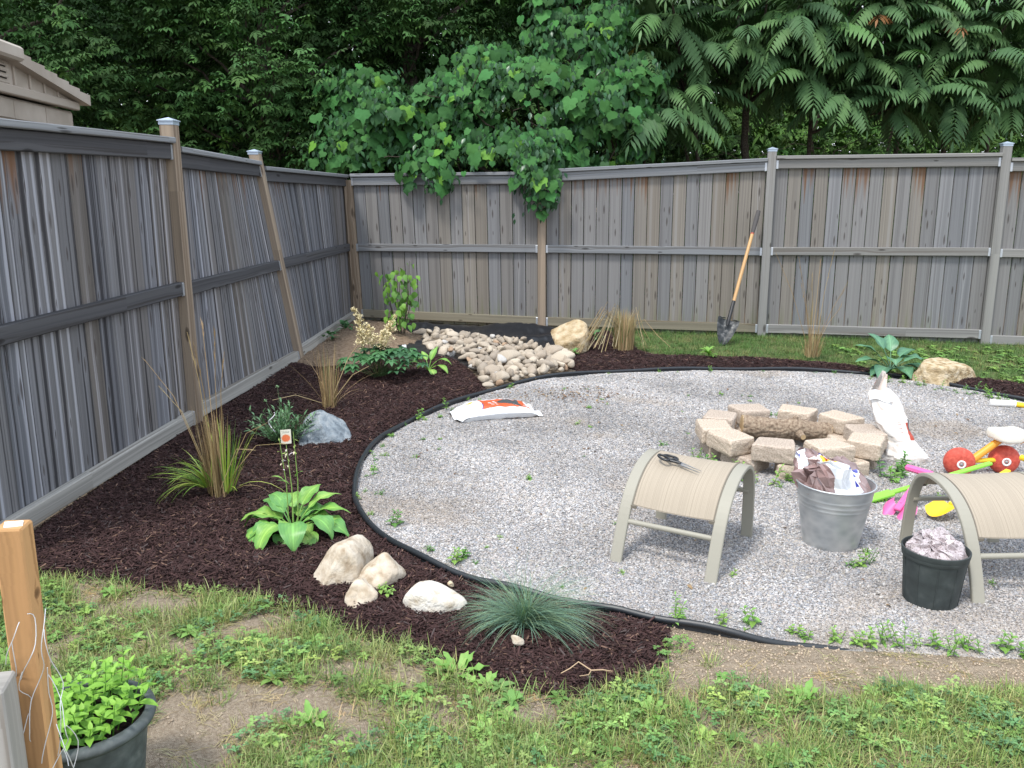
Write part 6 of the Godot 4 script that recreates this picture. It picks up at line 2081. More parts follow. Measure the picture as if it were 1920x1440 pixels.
	for k in 3:
		mb = MB.new()
		for j in 5:
			var a: float = [0.0, 0.9, -0.9, 1.7, -1.7][j]
			var f := rr(0.85, 1.15)
			mb.col = Color(f, f, f)
			mb.leaf(aim(Vector3(0, 0, 0.0), Vector3(sin(a), rr(-0.15, 0.1), cos(a))), rr(0.07, 0.1), rr(0.032, 0.045), 4, 0.7, 0.25, 0.7)
		dark_leaf.append(mb.mesh(true))
	var dm := [foliage(Color(0.05, 0.15, 0.055), 0.2, 0.42), foliage(Color(0.075, 0.2, 0.075), 0.25, 0.42), foliage(Color(0.04, 0.12, 0.05), 0.2, 0.42)]
	mb = MB.new()
	for k in 78:
		var a := rr(0, TAU)
		var r := sqrt(rng.randf())
		var q := Vector3(cos(a) * 0.36 * r + 0.06, 0.05 + 0.19 * sqrt(1.0 - r * r * 0.85) + rr(-0.03, 0.03), sin(a) * 0.26 * r)
		part("leaf", dark_leaf[k % 3], dm[rng.randi() % 3], o, aim(q, Vector3(cos(a), rr(-0.35, 0.3), sin(a) + 0.3), Vector3.UP, rr(0.8, 1.2)))
		mb.col = Color(0.08, 0.14, 0.05)
		mb.tube([Vector3(rr(-0.03, 0.03), 0, rr(-0.03, 0.03)), q * 0.6, q], [0.002], 3, false)
	part("stems", mb.mesh(true), leafy, o)
	# the young shrub with heart shaped leaves in front of the fence
	rng.seed = 2201
	o = thing("young_shrub", "upright young shrub with light green heart shaped leaves before the corner", "shrub", Vector3(-1.17, 0.08, -8.9))
	var heart := []
	for k in 2:
		mb = MB.new()
		mb.leaf(Transform3D.IDENTITY, 1.0, 0.78, 5, 0.4 + 0.3 * k, 0.22, 0.58)
		heart.append(mb.mesh(true))
	var lm := [foliage(Color(0.12, 0.27, 0.05), 0.35), foliage(Color(0.19, 0.38, 0.06), 0.45), foliage(Color(0.075, 0.18, 0.04), 0.3)]
	mb = MB.new()
	var left := 88
	for s in 7:
		var a := TAU * s / 7.0
		var foot := Vector3(cos(a) * 0.03, 0, sin(a) * 0.03)
		var tip := Vector3(cos(a) * rr(0.1, 0.22), rr(0.58, 0.8), sin(a) * rr(0.08, 0.16))
		mb.tube([foot, foot.lerp(tip, 0.5) + Vector3(cos(a), 0, sin(a)) * 0.03, tip], [0.005, 0.004, 0.002], 5, false)
		for k in 21:
			left -= 1
			var t := rr(0.13, 1.0)
			var q := foot.lerp(tip, t) + Vector3(rr(-0.085, 0.085), rr(-0.02, 0.02), rr(-0.06, 0.06))
			part("leaf", heart[k % 2], lm[0 if k % 5 < 2 else 1 if k % 5 < 4 else 2], o, hanging(q, Vector3(cos(a) + rr(-0.7, 0.7), rr(0.2, 0.9), sin(a) + 0.7), rr(0.058, 0.088)))
	part("stems", mb.mesh(), M.twig, o)
	# grey-green nursery shrub with its picture tag
	rng.seed = 2251
	o = thing("nursery_shrub", "small grey green shrub with a nursery tag beside the blue grey boulder", "shrub", Vector3(-1.41, 0.04, -5.06))
	mb = MB.new()
	var fine := MB.new()
	for k in 62:
		var d := Vector3(rng.randfn(0, 0.7), rr(0.45, 1.2), rng.randfn(0, 0.7)).normalized()
		var L := rr(0.15, 0.29)
		fine.col = Color(0.12, 0.16, 0.08)
		fine.tube([Z, d * L * 0.5, d * L], [0.0025, 0.002, 0.001], 3, false)
		for j in 13:
			var t := 0.25 + 0.75 * j / 12.0
			var c: Color = [Color(0.12, 0.24, 0.12), Color(0.16, 0.3, 0.14), Color(0.09, 0.19, 0.09)][rng.randi() % 3]
			mb.col = c
			mb.leaf(aim(d * L * t, d + Vector3(rr(-1, 1), rr(-0.4, 0.6), rr(-1, 1)) * 0.9), rr(0.028, 0.045), 0.013, 3, 0.5, 0.2, 0.65)
	for e in [Vector3(-0.02, 0.36, 0), Vector3(-0.09, 0.28, 0.03), Vector3(-0.15, 0.13, 0.1), Vector3(-0.16, 0.17, 0.05)]:
		fine.col = Color(0.14, 0.22, 0.1)
		fine.tube([Z, e * 0.5 + Vector3(0, 0.03, 0), e], [0.002, 0.0016, 0.001], 3, false)
		for j in 10:
			mb.col = Color(0.2, 0.34, 0.17)
			mb.leaf(aim(e, Vector3(rr(-1, 1), rr(-0.6, 1), rr(-1, 1))), 0.014, 0.009, 2, 0.4, 0.3)
	part("stems", fine.mesh(true), leafy, o)
	part("leaves", mb.mesh(true), leafy, o).set_meta("kind", "stuff")
	var im := Image.create(64, 96, false, Image.FORMAT_RGB8)
	im.fill(lin(0.62, 0.6, 0.5))
	for y in range(30, 84):
		for x in range(4, 60):
			if pow((x - 32) / 28.0, 2) + pow((y - 58) / 26.0, 2) + rr(-0.3, 0.3) < 0.9: im.set_pixel(x, y, lin(rr(0.5, 0.7), rr(0.08, 0.2), 0.04))
	for k in 5: im.fill_rect(Rect2i(8 + k * 10, 12, 6, 3), lin(0.1, 0.12, 0.1))
	im.fill_rect(Rect2i(12, 20, 40, 3), lin(0.1, 0.12, 0.1))
	var tm := mat(Color.WHITE, 0.35)
	tm.albedo_texture = ImageTexture.create_from_image(im)
	mb = MB.new()
	mb.grid(3, 4, func(u: float, v: float) -> Vector3: return Vector3((u - 0.5) * 0.062, -(v - 0.5) * 0.085, 0.006 * sin(u * 3.0)), false)
	part("plant_tag", mb.mesh(), tm, o, Transform3D(Basis.from_euler(Vector3(-0.25, 0.1, 0.06)), Vector3(0.055, 0.085, 0.14)))
	mb = MB.new()
	var loop := []
	for i in 16: loop.append(Vector3(0.0 + 0.02 * cos(i * 0.45) - 0.03, 0.11 + 0.008 * i, 0.13 + 0.012 * sin(i * 0.8)))
	mb.tube(loop, [0.0028], 5)
	part("tag_tie", mb.mesh(), mat(lin(0.7, 0.68, 0.72), 0.5), o)
	# small leafy mounds in the back bed
	for e in [[Vector3(1.85, 0.05, -7.9), 0.13, "low light green leafy plant in the mulch below the shovel", Color(0.19, 0.37, 0.07)], [Vector3(0.86, 0.05, -8.75), 0.16, "green leafy seedling between the sandstone boulder and tan grass", Color(0.09, 0.22, 0.08)], [Vector3(0.6, 0.04, -8.02), 0.07, "tiny upright green sprig at the foot of the sandstone boulder", Color(0.12, 0.3, 0.07)], [Vector3(3.52, 0.04, -7.22), 0.13, "feathery green weed between the blue hosta and the slab", Color(0.09, 0.22, 0.09)]]:
		o = thing("leafy_plant", e[2], "plant", e[0])
		var fm := foliage(e[3], 0.3)
		for k in 16:
			mb = MB.new()
			mb.leaf(Transform3D.IDENTITY, rr(0.6, 0.95) * e[1], 0.24 * e[1], 4, 0.9, 0.25, 0.68)
			var a := TAU * k / 16.0 + rr(-0.2, 0.2)
			part("leaf", mb.mesh(true), fm, o, aim(Vector3(0, 0.01 + 0.004 * k * (e[1] / 0.13), 0), Vector3(cos(a), rr(0.2, 1.1), sin(a))))
	# bits of white label
	mb = MB.new()
	mb.box(Transform3D(Basis.from_euler(Vector3(-0.3, 0.2, 0.1)), Vector3(0, 0.05, 0)), Vector3(0.04, 0.11, 0.0016), 0.0)
	solo("plant_label", mb.mesh(), mat(lin(0.75, 0.77, 0.78), 0.4), "white plastic plant label stuck in the soil behind the astilbe", "label", at(-1.02, 0.03, -7.95))
	# leafy weeds at the foot of the left fence
	for e in [[Vector3(-1.88, 0.05, -8.6), 0.11, "leafy weed at the foot of the leaning fence post"], [Vector3(-1.84, 0.06, -9.2), 0.13, "darker leafy weed near the back corner of the left fence"]]:
		o = thing("leafy_plant", e[2], "plant", e[0])
		for k in 14:
			mb = MB.new()
			mb.leaf(Transform3D.IDENTITY, rr(0.6, 1.0) * e[1], 0.4 * e[1], 4, 0.7, 0.25, 0.62)
			var a := rr(0, TAU)
			part("leaf", mb.mesh(true), dm[1], o, aim(Vector3(rr(-0.05, 0.05), 0.01 + rr(0, 0.08), rr(-0.06, 0.06)), Vector3(cos(a), rr(0.1, 0.9), sin(a))))

# ---------------------------------------------------------------- the near left corner: raised bed, stake with wire, mint in a tub
func lawn_corner() -> void:
	rng.seed = 2301
	var mb := MB.new()
	mb.box(Transform3D(Basis.IDENTITY, Vector3(0, 0.46, 0)), Vector3(0.057, 0.92, 0.057), 0.004, Vector2(0.1, 0.2), 0.9)
	var o := thing("wooden_stake", "honey coloured square wooden stake with chicken wire stapled to it", "stake", Vector3(-1.029, -0.01, -1.65), 0.12)
	part("shaft", mb.mesh(), M.stake, o)
	mb = MB.new()
	mb.box(Transform3D(Basis.from_euler(Vector3(0.1, 0.3, -0.06)), Vector3(0.004, 0.922, 0.004)), Vector3(0.034, 0.0025, 0.024), 0.0)
	part("white_tab", mb.mesh(), mat(lin(0.75, 0.76, 0.78), 0.5), o)
	var wire := mat(lin(0.68, 0.7, 0.73), 0.4)
	wire.metallic = 0.4
	o = thing("chicken_wire", "loose bent strands of chicken wire hanging from the wooden stake", "wire")
	var lines := [[Vector2(-1.017, 0.710), Vector2(-1.026, 0.680), Vector2(-1.052, 0.634), Vector2(-1.065, 0.605)], [Vector2(-1.031, 0.670), Vector2(-1.037, 0.604), Vector2(-1.052, 0.558)],
		[Vector2(-1.000, 0.727), Vector2(-0.991, 0.713), Vector2(-0.989, 0.660), Vector2(-0.998, 0.632), Vector2(-1.023, 0.594), Vector2(-1.043, 0.553), Vector2(-1.065, 0.481), Vector2(-1.078, 0.447)],
		[Vector2(-0.966, 0.735), Vector2(-0.966, 0.699), Vector2(-0.972, 0.651), Vector2(-0.978, 0.610), Vector2(-0.998, 0.568), Vector2(-1.014, 0.526), Vector2(-1.018, 0.463), Vector2(-1.026, 0.429)],
		[Vector2(-0.964, 0.697), Vector2(-0.960, 0.653), Vector2(-0.961, 0.612), Vector2(-0.948, 0.563), Vector2(-0.950, 0.530), Vector2(-0.948, 0.496), Vector2(-0.961, 0.445), Vector2(-0.979, 0.385)],
		[Vector2(-0.965, 0.611), Vector2(-0.978, 0.540), Vector2(-0.978, 0.490), Vector2(-0.990, 0.435), Vector2(-1.002, 0.383)],
		[Vector2(-0.977, 0.585), Vector2(-0.957, 0.530), Vector2(-0.945, 0.496), Vector2(-0.942, 0.453), Vector2(-0.949, 0.427), Vector2(-0.972, 0.392), Vector2(-0.989, 0.357)],
		[Vector2(-0.971, 0.466), Vector2(-0.952, 0.432), Vector2(-0.944, 0.401), Vector2(-0.945, 0.357)], [Vector2(-1.018, 0.601), Vector2(-1.032, 0.556), Vector2(-1.019, 0.527), Vector2(-1.032, 0.481), Vector2(-1.039, 0.443), Vector2(-1.057, 0.413)],
		[Vector2(-0.942, 0.471), Vector2(-0.930, 0.423), Vector2(-0.944, 0.362)], [Vector2(-0.965, 0.401), Vector2(-0.954, 0.366)]]
	for i in lines.size():
		var pts := []
		var sm := smooth_line(lines[i], 3)
		for k in sm.size(): pts.append(Vector3(sm[k].x, sm[k].y, -1.612 + 0.012 * sin(i * 1.7 + k * 0.5)))
		mb = MB.new()
		mb.tube(pts, [0.001], 5)
		part("strand", mb.mesh(), wire, o)
	o = thing("raised_bed", "weathered grey timber corner of a raised garden bed", "raised bed", Vector3(-1.062, -0.018, -1.55))
	mb = MB.new()
	mb.box(Transform3D(Basis(Vector3.UP, 0.25), Vector3(0, 0.305, 0)), Vector3(0.085, 0.64, 0.085), 0.004, Vector2(0.4, 0), 0.9)
	part("corner_post", mb.mesh(), M.rail_pale, o)
	mb = MB.new()
	mb.box(Transform3D(Basis(Vector3.UP, 0.1), Vector3(-0.02, 0.31, -0.085)), Vector3(0.038, 0.18, 0.085), 0.004, Vector2(0.2, 0.1), 0.9)
	part("side_board", mb.mesh(), M.rail_pale, o)
	mb = MB.new()
	mb.box(Transform3D(Basis(Vector3.UP, 0.1), Vector3(-0.02, 0.11, -0.085)), Vector3(0.038, 0.19, 0.085), 0.004, Vector2(0.6, 0.1), 0.9)
	part("side_board", mb.mesh(), M.rail_pale, o)
	mb = MB.new()
	mb.box(Transform3D(Basis(Vector3.UP, 0.1), Vector3(-0.5, 0.31, 0.02)), Vector3(0.86, 0.18, 0.038), 0.004, Vector2(0.6, 0.4), 0.9)
	part("end_board", mb.mesh(), M.rail_pale, o)
	# tub and mint
	var plast := grained([[0.2, Color(0.06, 0.07, 0.07)], [0.6, Color(0.085, 0.1, 0.1)], [1.0, Color(0.16, 0.17, 0.165)]], 2331, 0.03, 3.0, 0.62, 0.04, 4, 256)
	var centre := Vector3(-1.09, 0.0, -1.94)
	o = thing("planter_tub", "dark grey plastic planter tub full of mint", "planter", centre)
	mb = MB.new()
	mb.lathe([Vector2(0.0, 0.0), Vector2(0.115, 0.0), Vector2(0.122, 0.006), Vector2(0.15, 0.235)], 48)
	part("body", mb.mesh(), plast, o)
	mb = MB.new()
	mb.lathe([Vector2(0.15, 0.235), Vector2(0.157, 0.244), Vector2(0.17, 0.25), Vector2(0.173, 0.258), Vector2(0.171, 0.266), Vector2(0.164, 0.272), Vector2(0.15, 0.274), Vector2(0.146, 0.268), Vector2(0.144, 0.2)], 48)
	part("rim", mb.mesh(), plast, o)
	mb = MB.new()
	mb.grid(24, 6, func(u: float, v: float) -> Vector3: return Vector3(cos(u * TAU) * 0.149 * v, 0.236 + 0.006 * sin(u * 31.0 + v * 9.0), -sin(u * TAU) * 0.149 * v), true)
	part("potting_soil", mb.mesh(), M.mulch_bed, o)
	o = thing("mint_plant", "bushy bright green mint filling the grey planter tub", "herb", centre + Vector3(0, 0.235, 0))
	var mm := [foliage(Color(0.2, 0.4, 0.05), 0.4), foliage(Color(0.26, 0.47, 0.07), 0.45), foliage(Color(0.13, 0.3, 0.04), 0.35)]
	var ml := []
	for k in 3:
		mb = MB.new()
		mb.leaf(Transform3D.IDENTITY, 1.0, 0.52, 5, [0.5, 0.9, 0.2][k], 0.28, 0.68)
		ml.append(mb.mesh(true))
	var count := 0
	for s in 40:
		var a := s * 2.4
		var r := 0.125 * sqrt((s + 0.5) / 40.0)
		var foot := Vector3(cos(a) * r, 0, sin(a) * r)
		var high := rr(0.07, 0.12) * (1.5 if s % 13 == 5 else 1.0)
		var tip := foot + Vector3(cos(a) * r * 0.35 + rr(-0.012, 0.012), high, sin(a) * r * 0.35 + rr(-0.012, 0.012))
		var sprig := Node3D.new()
		sprig.name = "sprig" if s == 0 else "sprig_%03d" % s
		o.add_child(sprig)
		mb = MB.new()
		mb.tube([foot, foot.lerp(tip, 0.5), tip], [0.0018, 0.0016, 0.001], 4, false)
		part("stem", mb.mesh(), mm[2], sprig)
		for p in 4:
			for e in 2:
				if count > 296: break
				count += 1
				var yaw := p * PI / 2.0 + e * PI + a + rr(-0.3, 0.3)
				var t := [1.0, 0.86, 0.62, 0.4][p] as float
				var s2 := [0.022, 0.034, 0.042, 0.04][p] as float
				part("leaf", ml[rng.randi() % 3], mm[1] if p == 0 else mm[0] if p < 3 else mm[2], sprig, aim(foot.lerp(tip, t), Vector3(cos(yaw), [1.0, 0.45, 0.15, 0.0][p], sin(yaw)), Vector3.UP, s2 * rr(0.85, 1.25)))

# ---------------------------------------------------------------- lawn, weeds and litter
var lawn_noise := FastNoiseLite.new()

func lush(x: float, z: float) -> float:
	var d := 0.58 + lawn_noise.get_noise_2d(x * 100, z * 100) * 0.95 + lawn_noise.get_noise_2d(x * 330 + 50, z * 330) * 0.75
	for b in [[-1.26, -2.8, 0.24, 0.15], [-1.36, -3.05, 0.25, 0.08], [-0.95, -2.2, 0.26, 0.15], [-0.75, -2.42, 0.22, 0.08], [-0.3, -2.55, 0.16, 0.06], [-0.62, -2.62, 0.14, 0.06]]:
		d -= 0.8 * exp(-pow((x - b[0]) / b[2], 2) - pow((z - b[1]) / b[3], 2))
	if x > 0.3: d -= 1.15 * smoothstep(0.3, 0.6, x) * smoothstep(-2.44, -2.6, z)
	return clampf(d, 0.0, 1.0)

func lawn_growth() -> void:
	lawn_noise.seed = 77
	lawn_noise.frequency = 0.016
	rng.seed = 2401
	var grass := MB.new()
	for k in 15:
		var f := rr(0.7, 1.3)
		grass.col = Color(f, f, f)
		grass.blade(Vector3(rr(-0.03, 0.03), 0, rr(-0.03, 0.03)), Vector3(rr(-0.9, 0.9), 1, rr(-0.9, 0.9)), rr(0.035, 0.085), 0.0034, rr(0.4, 1.4), 3)
	var gm := grass.mesh(true)
	var strawy := MB.new()
	for k in 22:
		var f := rr(0.7, 1.3)
		strawy.col = Color(f, f, f * 0.95)
		strawy.blade(Vector3(rr(-0.03, 0.03), 0.002, rr(-0.03, 0.03)), Vector3(rr(-1.6, 1.6), rr(0.2, 1), rr(-1.6, 1.6)), rr(0.04, 0.09), 0.002, rr(0.6, 1.8), 3)
	var sm := strawy.mesh(true)
	var clover := MB.new()
	for k in 15:
		var a := rr(0, TAU)
		var r := 0.055 * sqrt(rng.randf())
		var q := Vector3(cos(a) * r, rr(0.012, 0.035), sin(a) * r)
		var f := rr(0.7, 1.3)
		clover.col = Color(f, f, f)
		var y0 := rr(0, TAU)
		for j in 3:
			var b := y0 + j * TAU / 3
			clover.leaf(aim(q, Vector3(cos(b), rr(-0.1, 0.35), sin(b))), rr(0.01, 0.016), rr(0.009, 0.013), 2, 0.3, 0.2, 1.1)
		clover.col = Color(0.8, 0.9, 0.7)
		clover.blade(Vector3(q.x * 0.6, 0, q.z * 0.6), q - Vector3(q.x * 0.6, 0, q.z * 0.6), q.y, 0.0013, 0.0, 1)
	var cm := clover.mesh(true)
	var rose := MB.new()
	for k in 8:
		var a := TAU * k / 8 + rr(-0.3, 0.3)
		var f := rr(0.8, 1.2)
		rose.col = Color(f, f, f)
		rose.leaf(aim(Vector3(0, 0.006, 0), Vector3(cos(a), rr(0.2, 0.9), sin(a))), rr(0.03, 0.055), rr(0.014, 0.022), 3, 1.0, 0.25, 0.85, 0.15)
	var rm := rose.mesh(true)
	var fm := foliage(Color(1, 1, 1), 0.3, 0.6)
	fm.backlight = Color(0.3, 0.36, 0.12)
	var kinds := [[gm, 5600, [Color(0.19, 0.28, 0.075), Color(0.25, 0.32, 0.1), Color(0.15, 0.235, 0.065), Color(0.3, 0.33, 0.13)], 0.85], [sm, 3800, [Color(0.4, 0.32, 0.18), Color(0.34, 0.26, 0.14), Color(0.3, 0.27, 0.12)], 0.35], [cm, 620, [Color(0.12, 0.25, 0.07), Color(0.17, 0.31, 0.075), Color(0.1, 0.22, 0.085), Color(0.24, 0.36, 0.095)], 0.95], [rm, 520, [Color(0.17, 0.32, 0.07), Color(0.12, 0.25, 0.06), Color(0.22, 0.36, 0.09)], 0.8]]
	var names := ["lawn_grass", "dry_grass", "clover", "lawn_weeds"]
	var labels := ["patchy green grass growing in the sandy foreground lawn", "dry straw coloured grass lying among the foreground lawn", "low clover patches spreading through the foreground lawn", "small broad leaved weeds scattered in the foreground lawn"]
	for i in 4:
		var xs := []
		var cs := []
		var spin := 0
		while xs.size() < kinds[i][1] and spin < 60000:
			spin += 1
			var z := -1.55 - 1.75 * rng.randf()
			var x := rr(-2.3, 2.3)
			if Geometry2D.is_point_in_polygon(Vector2(x, z), left_bed) or Geometry2D.is_point_in_polygon(Vector2(x, z), patio): continue
			if absf(x + 1.09) < 0.14 and absf(z + 1.94) < 0.14: continue
			var d := lush(x, z)
			if i == 1: d = clampf(1.1 - absf(lush(x, z) - 0.45) * 1.6, 0.05, 1.0) * (0.35 + 0.65 * clampf(lawn_noise.get_noise_2d(x * 220 + 9, z * 220) + 0.5, 0, 1)) * (0.25 + 0.75 * smoothstep(0.0, 0.25, lush(x, z)))
			if i == 2: d *= clampf(lawn_noise.get_noise_2d(x * 160 + 400, z * 160) * 2.0 + 0.55, 0.05, 1.0)
			if rng.randf() > d: continue
			var n := Vector3(rr(-0.15, 0.15), 1, rr(-0.15, 0.15))
			xs.append(aim(Vector3(x, ground_y(x, z) - 0.002, z), Vector3(rr(-1, 1), 0, rr(-1, 1)), n, rr(0.7, 1.25)))
			var c: Color = kinds[i][2][rng.randi() % kinds[i][2].size()]
			cs.append(leaf_color(c, 0.75, 1.3))
		many(names[i], kinds[i][0], fm, xs, cs, self, labels[i], "grass" if i < 2 else "clover" if i == 2 else "weeds")
	# mown strip along the back fence
	var r := bounds(back_lawn)
	var xs := []
	var cs := []
	while xs.size() < 6500:
		var q := Vector2(rr(1.0, 6.8), rr(r.position.y, r.end.y))
		if not Geometry2D.is_point_in_polygon(q, back_lawn): continue
		xs.append(aim(Vector3(q.x, 0.012, q.y), Vector3(rr(-1, 1), 0, rr(-1, 1)), Vector3.UP, rr(0.6, 1.1)))
		var dry := lawn_noise.get_noise_2d(q.x * 90, q.y * 140) > 0.15 and rng.randf() < 0.5
		cs.append(leaf_color(Color(0.2, 0.22, 0.08) if dry else Color(0.09, 0.175, 0.045), 0.6, 1.5))
	many("mown_grass", gm, fm, xs, cs, self, "short mown grass strip along the foot of the back fence", "grass")
	xs = []
	cs = []
	while xs.size() < 420:
		var q := Vector2(rr(3.2, 6.8), rr(-8.7, -6.2))
		if not Geometry2D.is_point_in_polygon(q, back_lawn): continue
		xs.append(aim(Vector3(q.x, 0.02, q.y), Vector3(rr(-1, 1), 0, rr(-1, 1)), Vector3.UP, rr(0.9, 1.6)))
		cs.append(leaf_color(Color(0.14, 0.26, 0.06), 0.7, 1.3))
	many("lawn_weeds", rm, fm, xs, cs, self, "broad leaved weeds in the back lawn right of the slab", "weeds")
	# soil clods and leaf litter
	var bit := rock(2471, Vector3(1, 0.7, 0.9), 2, [], 5, 0.3, 0.02)
	xs = []
	cs = []
	for k in 4200:
		var x := rr(0.55, 2.3) if k % 3 else rr(-2.2, 0.6)
		var z := rr(-2.95, -2.55) if k % 3 else rr(-3.3, -1.7)
		if Geometry2D.is_point_in_polygon(Vector2(x, z), patio) or Geometry2D.is_point_in_polygon(Vector2(x, z), left_bed): continue
		var s := rr(0.0015, 0.006)
		xs.append(Transform3D(Basis.from_euler(Vector3(rr(0, 6), rr(0, 6), rr(0, 6))).scaled(Vector3.ONE * s), Vector3(x, ground_y(x, z) + s * 0.3, z)))
		var f := rr(0.75, 1.2)
		cs.append(Color(0.41 * f, 0.33 * f, 0.245 * f))
	for k in 500:
		var q := Vector2(rr(-2.0, -1.0), rr(-10.0, -7.6))
		if not Geometry2D.is_point_in_polygon(q, corner_soil): continue
		var s := rr(0.004, 0.014)
		xs.append(Transform3D(Basis.from_euler(Vector3(rr(0, 6), rr(0, 6), rr(0, 6))).scaled(Vector3.ONE * s), Vector3(q.x, soil_mound.y(q), q.y)))
		var f := rr(0.6, 1.1)
		cs.append(Color(0.27 * f, 0.2 * f, 0.14 * f))
	many("dirt", bit, M.chip, xs, cs, self, "crumbs and clods of dry soil on the bare ground", "soil")
	var strand := MB.new()
	for k in 3: strand.blade(Vector3(rr(-0.01, 0.01), 0.002, 0), Vector3(rr(-0.5, 0.5), 0.12, 1), 0.05, 0.0018, 0.3, 3)
	var thx := []
	var thc := []
	for k in 3600:
		var x := rr(-2.2, 2.3)
		var z := -1.6 - 1.7 * rng.randf()
		if Geometry2D.is_point_in_polygon(Vector2(x, z), patio) or Geometry2D.is_point_in_polygon(Vector2(x, z), left_bed): continue
		if lawn_noise.get_noise_2d(x * 250 + 700, z * 250) < -0.05: continue
		thx.append(aim(Vector3(x, ground_y(x, z) + 0.001, z), Vector3(rr(-1, 1), rr(-0.05, 0.05), rr(-1, 1)), Vector3.UP, rr(0.4, 1.3)))
		thc.append([Color(0.36, 0.29, 0.18), Color(0.22, 0.16, 0.1), Color(0.42, 0.36, 0.24), Color(0.3, 0.28, 0.15)][k % 4] * rr(0.75, 1.2))
	many("thatch", strand.mesh(true), fm, thx, thc, self, "loose dry thatch strewn on the bare foreground soil", "thatch")
	var dl := MB.new()
	dl.leaf(Transform3D.IDENTITY, 0.035, 0.018, 3, 1.0, 0.4)
	var dlm := dl.mesh(true)
	xs = []
	cs = []
	for k in 420:
		var q := Vector2(0.45 + rng.randfn(0, 0.28), -6.5 + rng.randfn(0, 0.16)) if k < 220 else Vector2(rr(-0.7, 3.6), rr(-7.2, -2.9))
		if not Geometry2D.is_point_in_polygon(q, patio): continue
		xs.append(aim(Vector3(q.x, 0.026, q.y), Vector3(rr(-1, 1), rr(-0.3, 0.3), rr(-1, 1)), Vector3(rr(-0.5, 0.5), 1, 0), rr(0.4, 1.0)))
		var f := rr(0.6, 1.3)
		cs.append([Color(0.22, 0.12, 0.06), Color(0.3, 0.2, 0.1), Color(0.16, 0.09, 0.05)][k % 3] * f)
	many("leaf_litter", dlm, fm, xs, cs, self, "brown dry leaf scraps blown onto the gravel", "dead leaves")

